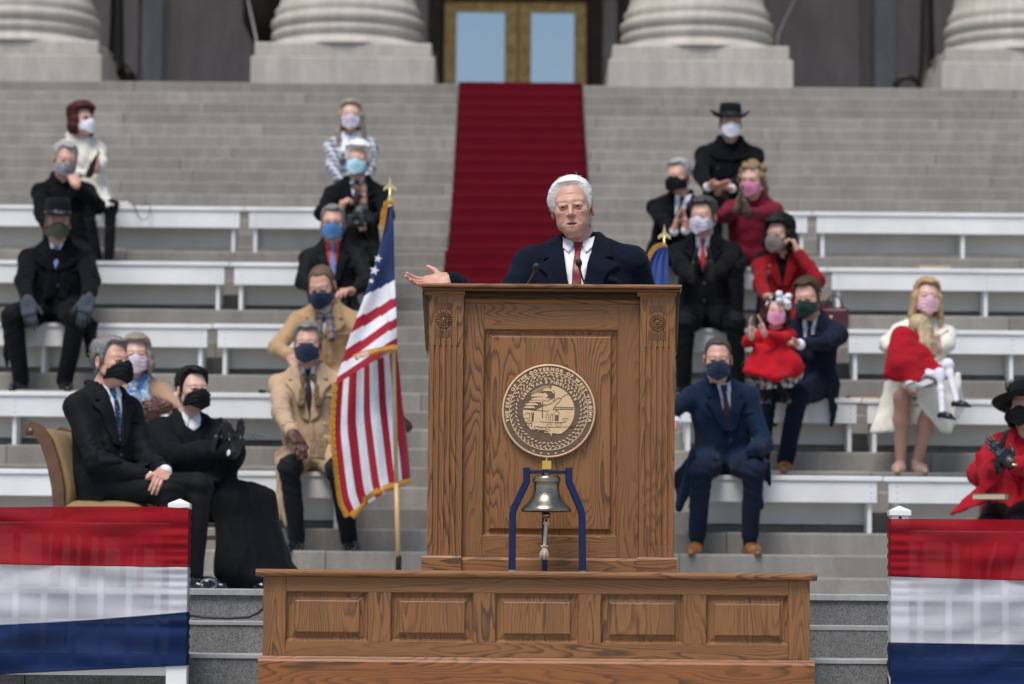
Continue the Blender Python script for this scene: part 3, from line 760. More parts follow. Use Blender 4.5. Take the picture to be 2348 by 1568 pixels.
def cloud(cx, cz, w, h, n=7): 
    top = []
    for i in range(n): 
        for a in np.linspace(160, 20, 5): top.append((cx - w / 2 + w * (i + .5) / n + w / n * .55 * math.cos(rad(a)), cz + h * (.35 + .65 * math.sin((i + .5) / n * math.pi)) + w / n * .4 * math.sin(rad(a))))
    return [(cx - w / 2, cz)] + top + [(cx + w / 2, cz)]
pale.append(('cloud', D_(cloud(-140, 215, 250, 40)), -.0140)); pale.append(('cloud', D_(cloud(-190, 130, 210, 20)), -.0140)); pale.append(('cloud', D_(cloud(-20, 300, 130, 40)), -.01405))
pale.append(('cloud', D_(cloud(-290, 40, 160, 30)), -.0140)); pale.append(('cloud', D_(cloud(-255, 85, 190, 26)), -.01395)); pale.append(('cloud', D_(cloud(-130, 165, 260, 30)), -.01392)); pale.append(('cloud', D_(cloud(-40, 100, 150, 40)), -.01391))
for i in range(22):
    a = rad(62 + i * 5.2); x_, z_ = -60, 240; R1 = 60; 
    far = 40
    while math.hypot(x_ + far * math.cos(a), z_ + far * math.sin(a)) < R7 - 4 and far < 320: far += 5
    if far < 66: continue
    q = .020; pale.append(('sun_ray', D_([(x_ + R1 * math.cos(a - q * .6), z_ + R1 * math.sin(a - q * .6)), (x_ + far * math.cos(a - q), z_ + far * math.sin(a - q)), (x_ + far * math.cos(a + q), z_ + far * math.sin(a + q)), (x_ + R1 * math.cos(a + q * .6), z_ + R1 * math.sin(a + q * .6))]), -.0138))
pale.append(('sun', D_(circ(38, 20, (-60, 236))), -.0141))
for i in range(5): pale.append(('cloud_bar', D_([(-140 + i * 8, 176 - i * 24), (40 - i * 6, 176 - i * 24), (38 - i * 6, 184 - i * 24), (-138 + i * 8, 184 - i * 24)]), -.0138))
for nm, pts, y in pale: flat([pts], y, -.0119).build(nm, M_MAPLE, seal)
dark = []
def stroke(pts, w): 
    for (a, b), (c, d) in zip(pts[:-1], pts[1:]):
        L = math.hypot(c - a, d - b) or 1; nx, nz = -(d - b) / L * w / 2, (c - a) / L * w / 2
        dark.append(D_([(a + nx, b + nz), (c + nx, d + nz), (c - nx, d - nz), (a - nx, b - nz)]))
stroke([(-60, 70), (20, 110), (90, 150), (140, 200), (180, 190), (240, 240), (310, 262)], 9)
stroke([(60, 320), (90, 270), (70, 220), (95, 190), (60, 150)], 8); stroke([(90, 60), (110, 100), (150, 130), (190, 190)], 8)
stroke([(60, 40), (140, 62), (250, 58), (380, 52)], 8); stroke([(60, 20), (250, 30), (375, 28)], 8)
for i in range(9): stroke([(70 + i * 33, 22), (86 + i * 33, 60)], 6); 
stroke([(-380, 20), (-240, 26), (-120, 4), (0, -10)], 8); stroke([(-360, -60), (-330, -30), (-290, -40), (-280, -110), (-370, -120)], 8)
stroke([(-95, 140), (-95, -110)], 14); stroke([(-255, -20), (-240, -160)], 16); stroke([(-225, -20), (-238, -160)], 16)
for i in range(5): stroke([(-258, -40 - i * 26), (-222, -54 - i * 26)], 7)
dark.append(D_([(-340, -180), (-250, -180), (-250, -240), (-262, -240), (-262, -190), (-290, -190), (-290, -240), (-300, -240), (-300, -190), (-325, -190), (-325, -240), (-340, -240)]))
stroke([(-345, -175), (-300, -140), (-245, -180)], 8)
for bx in (-40, 25, 60): stroke([(bx, -150), (bx, -60), (bx + 18, -40), (bx + 36, -60), (bx + 36, -150)], 7)
dark.append(D_([(100, -60), (150, -60), (150, -150), (100, -150)])); stroke([(96, -20), (120, 20), (150, -20), (160, -60)], 9)
stroke([(-130, -160), (0, -172), (120, -175), (260, -168)], 9); stroke([(-220, -238), (0, -248), (380, -232)], 7)
def cow(cx, cz, k): 
    stroke([(cx - 45 * k, cz), (cx - 20 * k, cz + 16 * k), (cx + 25 * k, cz + 18 * k), (cx + 48 * k, cz + 4 * k), (cx + 40 * k, cz - 22 * k)], 7); stroke([(cx - 45 * k, cz), (cx - 40 * k, cz - 28 * k)], 7); stroke([(cx - 20 * k, cz - 12 * k), (cx - 18 * k, cz - 30 * k), (cx + 22 * k, cz - 30 * k)], 7)
cow(140, -195, 1.0); cow(10, -210, .9); cow(-180, -250, .9); cow(-80, -262, .8); cow(-20, -290, .9); cow(250, -120, .9)
dark.append(D_([(-200, -275), (0, -305), (-60, -312), (-220, -292)]))
dm = flat([p for p in dark], -.0150, -.0125).build('engraved_lines', M_WALN, seal); dm['kind'] = 'stuff'

# ---- bell on its blue stand
BY = 14.60; bc = P(1251, 1312, BY); SB = FPX / BY
bell = empty('bell_stand', (bc.x, BY, PF_Z), label='bronze ship bell hanging in a blue three-legged stand before the lectern', cat='bell')
def bx(px, py=1200): return (px - 1251 - (1200 - py) * .0095) / SB
def bz(py): return (1312.5 - py) / SB
M_BLUE = paint('blue_enamel', (.0045, .0125, .066), rough=.30, var=.15, coat=0, spec=.35)
M_BELL = NT('bell_bronze'); _v = M_BELL.coords(); M_BELL.base(M_BELL.ramp(M_BELL.noise(_v, 9, 5), [(.3, (.17, .15, .115)), (.55, (.29, .26, .205)), (.75, (.34, .25, .16))])); M_BELL.set(rough=.30, metal=.92)
M_BELL.l(M_BELL.ramp(M_BELL.noise(_v, 30, 4), [(.35, (.24, .24, .24)), (.7, (.42, .42, .42))]), M_BELL.b.inputs['Roughness']); M_BELL = M_BELL.m
M_BRASS = paint('polished_brass', (.75, .47, .13), rough=.22, metal=1.0, var=.1)
def bar(pts, w, parent, mat, name):
    """square tube through pts in the x-z plane"""
    m = MB(); n = len(pts); V = []; F = []
    for i, (x, y, z) in enumerate(pts):
        a = Vector(pts[max(i - 1, 0)]); c = Vector(pts[min(i + 1, n - 1)]); t = (c - a).normalized(); side = Vector((t.z, 0, -t.x)).normalized() if abs(t.z) + abs(t.x) > .1 else Vector((1, 0, 0))
        f = t.cross(side).normalized(); p = Vector((x, y, z)); ch = w * .18
        for (u, v) in ((-1, -1 + .3), (-1 + .3, -1), (1 - .3, -1), (1, -1 + .3), (1, 1 - .3), (1 - .3, 1), (-1 + .3, 1), (-1, 1 - .3)): V.append(p + side * u * w / 2 + f * v * w / 2)
    for i in range(n - 1):
        for k in range(8): F.append((i * 8 + k, i * 8 + (k + 1) % 8, i * 8 + 8 + (k + 1) % 8, i * 8 + 8 + k))
    F.append(tuple(range(8))[::-1]); F.append(tuple((n - 1) * 8 + k for k in range(8)))
    return m.add(V, F).build(name, mat, parent)
for pts in ([(1206, 1075), (1206, 1108), (1201, 1118), (1186, 1152), (1178, 1166), (1174, 1182), (1172.5, 1309)], [(1303, 1075), (1303.5, 1108), (1308, 1118), (1324, 1156), (1330, 1170), (1333, 1184), (1334, 1310)]):
    bar([(bx(a, b), 0, max(bz(b), .004)) for a, b in pts], .030, bell, M_BLUE, 'leg')
    MB().box(bx(pts[-1][0], 1311) - .012, bx(pts[-1][0], 1311) + .012, -.012, .012, 0, .006, .001).build('foot_pad', M_VINYL, bell)
bar([(bx(1248, 1120), .145, bz(1076)), (bx(1248, 1300), .16, .0)], .024, bell, M_BLUE, 'rear_leg')
MB().box(bx(1212, 1083), bx(1297, 1083), -.018, .150, bz(1087), bz(1081), .002).build('top_plate', M_BLUE, bell)
cx_ = bx(1252, 1110)
bp = [(.0, 1092), (20, 1092.5), (28, 1094.5), (31, 1097.5), (31.8, 1101), (31.3, 1103.5), (32, 1104.5), (32.2, 1107), (31.2, 1108.5), (30, 1110), (29.3, 1116), (29.5, 1124), (31, 1133), (34, 1141), (39, 1149), (45, 1156), (51, 1162), (55.5, 1167), (57.5, 1171), (58, 1174), (57, 1176)]
bpr = [(r / SB, bz(y)) for r, y in bp] + [(r / SB, bz(y)) for r, y in ((53, 1175.5), (48, 1163), (38, 1152), (30, 1140), (27, 1120), (26, 1100), (0, 1096))]
MB().lathe(bpr[::-1], 64, c=(cx_, 0, 0)).build('bell_body', M_BELL, bell)
MB().lathe([(.0, bz(1096)), (.012, bz(1094)), (.014, bz(1088)), (.010, bz(1080))], 20, c=(cx_, 0, 0)).build('crown_stem', M_BELL, bell)
MB().box(cx_ - 10.5 / SB, cx_ + 10.5 / SB, -10.5 / SB, 10.5 / SB, bz(1079), bz(1059), .002).build('brass_block', M_BRASS, bell)
MB().lathe([(.0085, bz(1059) + .0003), (.0085, bz(1053)), (.007, bz(1052)), (0, bz(1052))], 16, c=(cx_, 0, 0)).build('top_bolt', M_BELL, bell)
L = letters('USN', .0215, .0007); pos = 0; 
for g, wd in L:
    vs, fs, mn, mx, sf = g; m = MB(); V = []
    for dep in (.0022, -.003):
        for v in vs:
            x = pos + v.x - mn - .0245 + bx(1247, 1131) - cx_; z = bz(1136.5) + v.y
            R = np.interp(-z, [-r_[1] for r_ in bpr[:21]][0:], [r_[0] for r_ in bpr[:21]]) + dep
            th = x / R; V.append((cx_ + R * math.sin(th), -R * math.cos(th), z))
    n = len(vs); ed = {(f[i], f[(i + 1) % len(f)]) for f in fs for i in range(len(f))}
    m.add(V, list(fs) + [(a, b, b + n, a + n) for a, b in ed if (b, a) not in ed]).build('raised_letter', M_BELL, bell); pos += wd + .004
MB().sphere((cx_, 0, bz(1183.5)), (10.5 / SB, 10.5 / SB, 8 / SB), 16, 10).tube([(cx_, 0, bz(1178)), (cx_, 0, bz(1110))], .005, 8).build('clapper', M_BELL, bell)
M_COT = cloth('cotton_rope', (.66, .60, .47), sheen=.1, weave=300, var=.25)
tor = [(cx_ + .0085 * math.sin(a), -.002, bz(1196) + .0085 * math.cos(a)) for a in np.linspace(0, 2 * math.pi, 17)]
MB().tube(tor, .002, 6).build('pull_ring', M_BRASS, bell)
rope = empty('rope_pull', (0, 0, 0)); rope.parent = bell
p0 = Vector((cx_, -.003, bz(1199))); p1 = Vector((bx(1247, 1256), -.004, bz(1256)))
for q in range(3):
    pts = []; 
    for i in range(40):
        t = i / 39; a = t * 30 + q * 2.094; c = p0.lerp(p1, t); pts.append(c + Vector((math.cos(a) * .0042, math.sin(a) * .0042, 0)))
    MB().tube(pts, .0042, 6).build('strand', M_COT, rope)
for zc, k in ((1202, 1.0), (1255, 1.15)):
    for q in range(4):
        a = q * math.pi / 2; MB().sphere(p0.lerp(p1, (zc - 1199) / 57) + Vector((.006 * math.cos(a) * k, .006 * math.sin(a), .002 * (q % 2))), (.0075 * k, .0075, .0062), 10, 6).build('knot', M_COT, rope)
tm = MB(); tr = random.Random(2)
for i in range(60):
    a = tr.uniform(0, 6.28); r = math.sqrt(tr.random()); top = p1 + Vector((.007 * r * math.cos(a), .007 * r * math.sin(a), -.004)); e = .019 if r > .6 else .012
    bot = p1 + Vector((e * r * math.cos(a) - .002, .015 * r * math.sin(a), -.046 - tr.uniform(0, .010)))
    mid = (top + bot) / 2 + Vector((.004 * r * math.cos(a), .003 * r * math.sin(a), .002)); tm.tube([top, mid, bot], [.0016, .0018, .0012], 5)
o = tm.build('tassel', M_COT, rope, fix=False); o['kind'] = 'stuff'

# ---- microphones on goosenecks
M_BLK = paint('black_rubber', (.018, .019, .022), rough=.55, var=.2)
M_GUN = paint('gooseneck_steel', (.10, .11, .12), rough=.4, metal=.6, var=.2)
for k, (base, bend, head) in enumerate((((1203, 664), (1217, 640), (1224.5, 622)), ((1346, 664), (1333, 640), (1329, 615)))):
    Ym = 15.02; b0 = P(*base, Ym); b0.z = lect.location.z + ZT; m1 = P(*bend, Ym - .01); h1 = P(*head, Ym - .06)
    e = empty('microphone', b0, label='slim black gooseneck microphone on the lectern top beside the ' + ('outstretched hand' if k == 0 else 'red tie'), cat='microphone', group='lectern microphones')
    pts = [Vector((0, 0, 0))]; c1 = m1 - b0; c2 = h1 - b0
    for i in range(1, 11): t = i / 10; pts.append((1 - t) ** 2 * Vector((0, 0, 0)) + 2 * t * (1 - t) * c1 + t * t * c2)
    MB().tube(pts, .0045, 8).build('gooseneck', M_GUN, e)
    d = (pts[-1] - pts[-2]).normalized(); Rm = d.to_track_quat('Z', 'Y').to_matrix().to_4x4()
    MB().lathe([(.0055, -.002), (.0075, .004), (.0075, .012), (.006, .014)], 14, M=Matrix.Translation(c2) @ Rm).build('collar', M_GUN, e)
    MB().lathe([(.006, .0135), (.0115, .018), (.0145, .027), (.0150, .036), (.0130, .045), (.008, .051), (0, .0525)], 16, M=Matrix.Translation(c2) @ Rm).build('foam_windscreen', M_BLK, e)
    MB().lathe([(.018, 0.0), (.018, .004), (.008, .007)], 16).build('mount', M_GUN, e)

# ================================================================== FLAGS
M_FRED = cloth('flag_red', (.34, .010, .028), rough=.7, sheen=.2, weave=700); M_FWHT = cloth('flag_white', (.76, .74, .79), rough=.7, sheen=.2, weave=700); M_FBLU = cloth('flag_blue', (.010, .028, .10), rough=.7, sheen=.2, weave=700)
M_FRNG = cloth('gold_fringe', (.62, .29, .015), rough=.6, sheen=.3, weave=300, var=.3)
M_POLE = paint('pale_oak_pole', (.60, .42, .20), rough=.4, var=.12, scale=20)
M_FIN = paint('gilt_finial', (.78, .62, .32), rough=.3, metal=.8, var=.2)
def cbez(pts, t):
    """smooth curve through picture points (Catmull-Rom)"""
    n = len(pts) - 1; f = t * n; i = min(int(f), n - 1); f -= i
    p0, p1, p2, p3 = (np.array(pts[max(i - 1, 0)], float), np.array(pts[i], float), np.array(pts[i + 1], float), np.array(pts[min(i + 2, n)], float))
    return .5 * (2 * p1 + (p2 - p0) * f + (2 * p0 - 5 * p1 + 4 * p2 - p3) * f * f + (3 * p1 - p0 - 3 * p2 + p3) * f ** 3)
FY = 21.03; FZ = stepz(0)
fb = P(914, 1370, FY)
flag = empty('national_flag', (fb.x, FY, 0.0), label='red and white striped flag with stars and gold fringe, draped on a pole', cat='flag')
def floc(p): return Vector((p.x - fb.x, p.y - FY, p.z))
pt, pb = floc(P(893.5, 455, FY)), floc(P(914, 1345, FY)); pb = pt + (pb - pt) * ((pt.z - FZ) / (pt.z - pb.z)); pj = pt + (pb - pt) * .76
MB().tube([pb, pj], .0145, 12).build('pole', paint('dark_lower_pole', (.55, .36, .16), rough=.35, var=.1), flag)
MB().tube([pj - (pb - pt) * .002, pt], .0135, 12).build('upper_pole', M_POLE, flag)
MB().lathe([(.0165, -.03), (.0175, 0), (.0165, .03)], 14, M=Matrix.Translation(pt + (pb - pt) * .39)).build('brass_joint', M_FIN, flag)
MB().lathe([(.012, 0), (.018, .01), (.0175, .10), (.015, .11)], 16, M=Matrix.Translation(pb)).build('ferrule', M_BRZ, flag)
def finial(parent, top, tip, s=1.0):
    m = MB(); d = (tip - top); L = d.length
    MB().lathe([(.009, -.01), (.012, 0), (.012, .012), (.006, .02), (.006, .07)], 12, M=Matrix.Translation(top)).build('finial_socket', M_FIN, parent)
    w = .040 * s; z = .035
    pts = [(0, L), (w * .28, L - .05), (w, .065), (w * .95, .045), (w * .45, .060), (w * .22, .052), (0, .058)]
    pts = pts + [(-x, y) for x, y in pts[::-1][1:-1]]
    m.prism(pts, 'y', -.005, .005, M=Matrix.Translation(top)); m.build('spear_finial', M_FIN, parent)
finial(flag, pt, floc(P(890, 404, FY)))
lA = [(889, 476), (878, 540), (858, 618), (834, 690), (806, 765), (783, 838), (770, 884)]
rA = [(900, 474), (903, 520), (904, 580), (906, 640), (909, 700), (911, 750), (912, 797)]
NU, NV = 40, 96
def patch(lf, rf, colf, name, depth, fringe=None):
    V = []; 
    for j in range(NV + 1):
        t = j / NV; a = cbez(lf, t); c = cbez(rf, t)
        for i in range(NU + 1):
            u = i / NU; p = a * (1 - u) + c * u; wp = floc(P(p[0], p[1], FY)); wp.y = depth(u, t); V.append(wp)
    mats = [M_FRED, M_FWHT, M_FBLU, M_FRNG]
    F = []; mi = []
    for j in range(NV):
        for i in range(NU):
            F.append((j * (NU + 1) + i, j * (NU + 1) + i + 1, (j + 1) * (NU + 1) + i + 1, (j + 1) * (NU + 1) + i)); mi.append(colf((i + .5) / NU, (j + .5) / NV))
    o = obj(name, mesh_np(name, V, F), mats, flag); o.data.polygons.foreach_set('material_index', mi)
    s = o.modifiers.new('t', 'SOLIDIFY'); s.thickness = .003
    return o, V
# upper layer: canton, then stripes falling to the lower left
bands = [.0, .514, .622, .69, .768, .84, .92, 1.2]
def colA(u, t):
    # stripe borders rise towards the pole, flat past the fold
    tt = t + .075 * (1 - u) * (1 - t)
    if tt < bands[1]: return 2
    for k in range(1, len(bands) - 1):
        if tt < bands[k + 1]: return 1 if k % 2 else 0
    return 0
fold = lambda u, t: -.05 - .05 * math.sin(u * 2.4) * t - .022 * math.sin(u * 7 + t * 2.2) * t - (.028 * t if u > .80 else 0) * min(1, (u - .80) * 14) + .012 * math.sin(t * 9 + u * 4)
patch(lA, rA, colA, 'upper_cloth', fold)
lB = [(772, 872), (766, 940), (764, 1000), (770, 1060), (776, 1110), (783, 1150), (797, 1180)]
rB = [(908, 800), (914, 850), (918, 900), (924, 950), (930, 1000), (935, 1050), (938, 1096)]
sB = [0, .09, .21, .32, .44, .56, .67, .78, .88, 1.01]
def colB(u, t):
    for k in range(len(sB) - 1):
        if u < sB[k + 1]: return 0 if k % 2 == 0 else 1
    return 1
foldB = lambda u, t: .085 + .05 * math.sin(u * 6.5 + .6) * (.4 + .6 * t) + .018 * math.sin(u * 17 + t * 3) + .03 * t
_, VB = patch(lB, rB, colB, 'lower_cloth', foldB)
def fringe(parent, pts, w, name='gold_fringe'):
    m = MB(); rr = random.Random(9)
    for i in range(len(pts) - 1):
        a, b = Vector(pts[i]), Vector(pts[i + 1]); n = max(1, int((b - a).length / .006)); t = (b - a).normalized(); dn = Vector((-t.z, 0, t.x))
        for k in range(n):
            p = a.lerp(b, k / n); q = p + dn * w * rr.uniform(.9, 1.05) + Vector((rr.uniform(-.002, .002), rr.uniform(-.002, .002), 0)); m.tube([p, (p + q) / 2 + Vector((0, -.002, 0)), q], .0032, 4)
        m.tube([a, b], .004, 5)
    o = m.build(name, M_FRNG, parent, fix=False); o['kind'] = 'stuff'; return o
def pl(ps, dy): 
    out = []
    for i in range(25): q = cbez(ps, i / 24); v = floc(P(q[0], q[1], FY)); v.y = dy(i / 24) if callable(dy) else dy; out.append(v)
    return out
fringe(flag, pl([(912, 797), (885, 800), (855, 806), (830, 812), (812, 820)], lambda t: -.20 + .03 * t), .036)
fringe(flag, pl([(938, 1096), (915, 1103), (880, 1112), (845, 1130), (820, 1152), (797, 1180)], lambda t: foldB(1 - t, 1) - .004), .042)
fringe(flag, pl([(797, 1180), (783, 1150), (776, 1110), (770, 1060), (765, 1000), (766, 940), (772, 872)], lambda t: foldB(0, 1 - t) - .004), .028)
fringe(flag, pl([(880, 530), (889, 476), (899, 471)], -.06), .03)
for sx_, sy_, r_ in ((860, 624, 12), (868, 597, 9.5), (853, 648, 7), (893, 560, 6), (872, 660, 5)):
    if r_ < 7: continue
    c = floc(P(sx_, sy_, FY)); c.y = -.115
    m = flat([star(0, 0, r_ / (FPX / FY), .25)], -.003, .002); o = m.build('star', M_FWHT, flag); o.location = c

# state flag behind the speaker: dark blue cloth furled round its pole
S2 = 20.75; sb = P(1530, 1370, S2)
flag2 = empty('state_flag', (sb.x, S2, 0), label='blue flag with gold fringe standing behind the speaker, spear tip above it', cat='flag')
def f2(p): return Vector((p.x - sb.x, p.y - S2, p.z))
t2, b2 = f2(P(1522.5, 566, S2)), f2(P(1533, 1360, S2)); b2.z = 0
MB().tube([b2, t2], .0135, 12).build('pole', M_POLE, flag2)
MB().lathe([(.16, 0), (.17, .02), (.13, .05), (.05, .07), (.03, .14), (.024, .15)], 28, M=Matrix.Translation(b2)).build('floor_base', M_BRZ, flag2)
finial(flag2, t2, f2(P(1521, 514, S2)), .95)
V = []; NU2, NV2 = 40, 50
lS = [(1516, 566), (1488, 592), (1480, 640), (1470, 720), (1465, 820), (1470, 940), (1480, 1060)]; rS = [(1528, 566), (1530, 600), (1531, 650), (1533, 730), (1536, 830), (1538, 950), (1540, 1050)]
for j in range(NV2 + 1):
    t = j / NV2; a = cbez(lS, t); c = cbez(rS, t)
    for i in range(NU2 + 1):
        u = i / NU2; p = a * (1 - u) + c * u; v = f2(P(p[0], p[1], S2)); v.y = -.03 + .04 * math.sin(u * 9) * t - .012 * math.sin(u * 21 + t * 4); V.append(v)
F = [(j * (NU2 + 1) + i, j * (NU2 + 1) + i + 1, (j + 1) * (NU2 + 1) + i + 1, (j + 1) * (NU2 + 1) + i) for j in range(NV2) for i in range(NU2)]
o = obj('cloth', mesh_np('c', V, F), cloth('state_flag_blue', (.035, .075, .30), rough=.6, sheen=.25), flag2); o.modifiers.new('t', 'SOLIDIFY').thickness = .003
fr2 = MB(); rr2 = random.Random(4)
def e2(q, dy): v = f2(P(q[0], q[1], S2)); v.y = dy; return v
pts2 = [e2(cbez([(1528, 566), (1510, 568), (1496, 580), (1486, 602)], i / 10), -.06) for i in range(11)]
fringe(flag2, pts2[::-1], .022)

# ================================================================== CHAIRS
M_MAHO = paint('mahogany', (.115, .045, .022), rough=.35, var=.3, scale=14, coat=.2)
M_UPH = cloth('gold_upholstery', (.27, .175, .080), rough=.75, sheen=.1, weave=400, var=.12)
def chair(loc, yaw, label):
    e = empty('upholstered_chair', loc, yaw, label, 'chair', 'gold upholstered chairs')
    W, Dp = .265, .25
    back = [(.225, .0), (.215, .20), (.205, .42), (.215, .55), (.245, .68), (.285, .79), (.330, .850), (.368, .866), (.392, .850), (.388, .826)]
    for s in (-1, 1):
        pts = back; V = []; th = [.022, .024, .03, .034, .034, .034, .034, .034, .03, .022]
        bk = MB(); n = len(pts)
        outl = []; inn = []
        for i, (y, z) in enumerate(pts):
            a = pts[max(i - 1, 0)]; c = pts[min(i + 1, n - 1)]; ty, tz = c[0] - a[0], c[1] - a[1]; L = math.hypot(ty, tz); ny, nz = tz / L, -ty / L
            outl.append((y + ny * th[i], z + nz * th[i])); inn.append((y - ny * th[i], z - nz * th[i]))
        bk.prism(outl + inn[::-1], 'x', s * W - .018, s * W + .018); bk.build('back_leg', M_MAHO, e)
        MB().prism([(-Dp - .02, .43), (-Dp + .025, .43), (-Dp + .012, 0), (-Dp - .012, 0)], 'x', s * W - .02, s * W + .02).build('front_leg', M_MAHO, e)
        MB().box(s * W - .013, s * W + .013, -Dp + .026, .17, .375, .43, .003).build('side_rail', M_MAHO, e)
        MB().box(s * W - .011, s * W + .011, -Dp + .026, .17, .285, .31, .003).build('side_stretcher', M_MAHO, e)
    MB().box(-W + .021, W - .021, -Dp - .014, -Dp + .014, .375, .43, .003).build('front_rail', M_MAHO, e)
    # padded seat and back
    V = []; F = []; n = 14
    for j in range(n + 1):
        for i in range(n + 1):
            u, v = i / n * 2 - 1, j / n * 2 - 1; h = .05 * (1 - abs(u) ** 6) * (1 - abs(v) ** 6) ; V.append((u * (W + .012), v * .245 - .015, .431 + h))
    F = [(j * (n + 1) + i, j * (n + 1) + i + 1, (j + 1) * (n + 1) + i + 1, (j + 1) * (n + 1) + i) for j in range(n) for i in range(n)]
    o = obj('seat_cushion', mesh_np('s', V, F), M_UPH, e); o.modifiers.new('t', 'SOLIDIFY').thickness = .02
    V = []; bp_ = [(y - .045, z) for y, z in back[3:8]]
    bp_ = [(.17, .44)] + bp_
    for j in range(17):
        t = j / 16; q = cbez(bp_, t)
        for i in range(n + 1):
            u = i / n * 2 - 1; V.append((u * (W - .019), q[0] - .028 * (1 - abs(u) ** 5) * (1 - abs(2 * t - 1) ** 8), q[1]))
    F = [(j * (n + 1) + i, j * (n + 1) + i + 1, (j + 1) * (n + 1) + i + 1, (j + 1) * (n + 1) + i) for j in range(16) for i in range(n)]
    o = obj('back_cushion', mesh_np('b', V, F), M_UPH, e); s_ = o.modifiers.new('t', 'SOLIDIFY'); s_.thickness = .035
    MB().tube([(-W - .02, .375, .845), (W + .02, .375, .845)], .022, 12).build('crest_rail', M_MAHO, e)
    return e
CH1 = P(228, 1160, 19.05); CH1.z = 0
chair(CH1 + Vector((.06, 0, 0)), rad(80), 'gold upholstered scroll-back chair under the man in the black suit')
CH2 = P(428, 1190, 19.75); CH2.z = 0
chair(CH2, rad(44), 'gold upholstered wooden chair under the man in the black robe')
CH3 = P(2335, 1200, 20.25); CH3.z = 0
chair(CH3, rad(-22), 'gold upholstered chair under the woman in the red coat and black hat')
# ================================================================== PEOPLE: implicit-surface body builder
def A3(v): return np.array(v, dtype=np.float64)
def smin(a, b, k):
    if k <= 0: return np.minimum(a, b)
    h = np.clip(.5 + .5 * (b - a) / k, 0, 1); return b + (a - b) * h - k * h * (1 - h)
class Pr:
    """one primitive: kind cap / ell / tri / box / plane"""
    __slots__ = ('kind', 'p', 'k', 'sub', 'bb')
    def __init__(s, kind, p, k=.02, sub=False): s.kind = kind; s.p = p; s.k = k; s.sub = sub; s.bb = s.bounds()
    def bounds(s):
        p = s.p
        if s.kind == 'cap': a, b, ra, rb = p; lo = np.minimum(a - ra, b - rb); hi = np.maximum(a + ra, b + rb)
        elif s.kind == 'ell': c, r, R = p; m = max(r); e = np.abs(R) @ np.array(r) if R is not None else np.array(r); lo = c - e; hi = c + e
        elif s.kind == 'box': c, r, R, rd = p; e = (np.abs(R) @ np.array(r) if R is not None else np.array(r)) + rd; lo = c - e; hi = c + e
        elif s.kind == 'tri': a, b, c, r = p; lo = np.minimum(np.minimum(a, b), c) - r; hi = np.maximum(np.maximum(a, b), c) + r
        return lo, hi
    def d(s, X):
        p = s.p
        if s.kind == 'cap':
            a, b, ra, rb = p; ba = b - a; L = ba @ ba
            pa = X - a; t = np.clip((pa @ ba) / max(L, 1e-9), 0, 1)
            return np.linalg.norm(pa - t[..., None] * ba, axis=-1) - (ra + (rb - ra) * t)
        if s.kind == 'ell':
            c, r, R = p; q = X - c
            if R is not None: q = q @ R
            r = np.array(r); k0 = np.linalg.norm(q / r, axis=-1); k1 = np.linalg.norm(q / (r * r), axis=-1)
            return k0 * (k0 - 1) / np.maximum(k1, 1e-6)
        if s.kind == 'box':
            c, r, R, rd = p; q = X - c
            if R is not None: q = q @ R
            q = np.abs(q) - np.array(r); return np.linalg.norm(np.maximum(q, 0), axis=-1) + np.minimum(q.max(-1), 0) - rd
        if s.kind == 'tri':
            a, b, c, r = p; n = np.cross(b - a, c - a); nn = n / (np.linalg.norm(n) + 1e-9)
            pa, pb, pc = X - a, X - b, X - c
            def seg(q, e): t = np.clip((q @ e) / (e @ e), 0, 1); return ((q - t[..., None] * e) ** 2).sum(-1)
            e1, e2, e3 = b - a, c - b, a - c
            ins = (np.sign(pa @ np.cross(nn, e1)) + np.sign(pb @ np.cross(nn, e2)) + np.sign(pc @ np.cross(nn, e3))) >= 2.5
            de = np.minimum(np.minimum(seg(pa, e1), seg(pb, e2)), seg(pc, e3)); dp = (pa @ nn) ** 2
            return np.sqrt(np.where(ins, dp, de)) - r
def cap(a, b, ra, rb=None, k=.02, sub=False): return Pr('cap', (A3(a), A3(b), ra, ra if rb is None else rb), k, sub)
def ell(c, r, R=None, k=.02, sub=False): return Pr('ell', (A3(c), tuple(r), R), k, sub)
def tri(a, b, c, r, k=.015, sub=False): return Pr('tri', (A3(a), A3(b), A3(c), r), k, sub)
def rbox(c, r, R=None, rd=.01, k=.02, sub=False): return Pr('box', (A3(c), tuple(r), R, rd), k, sub)
def xf(prims, R, t, s=1.0):
    """rotate (3x3), scale and move primitives"""
    out = []
    for q in prims:
        if q.kind == 'cap': a, b, ra, rb = q.p; p = (R @ a * s + t, R @ b * s + t, ra * s, rb * s)
        elif q.kind == 'ell': c, r, R0 = q.p; p = (R @ c * s + t, tuple(x * s for x in r), R @ R0 if R0 is not None else R)
        elif q.kind == 'box': c, r, R0, rd = q.p; p = (R @ c * s + t, tuple(x * s for x in r), R @ R0 if R0 is not None else R, rd * s)
        else: a, b, c, r = q.p; p = (R @ a * s + t, R @ b * s + t, R @ c * s + t, r * s)
        out.append(Pr(q.kind, p, q.k * s, q.sub))
    return out
def feval(prims, X):
    F = np.full(X.shape[:-1], .5)
    for q in prims:
        d = q.d(X); F = -smin(-F, d, q.k) if q.sub else smin(F, d, q.k)
    return F
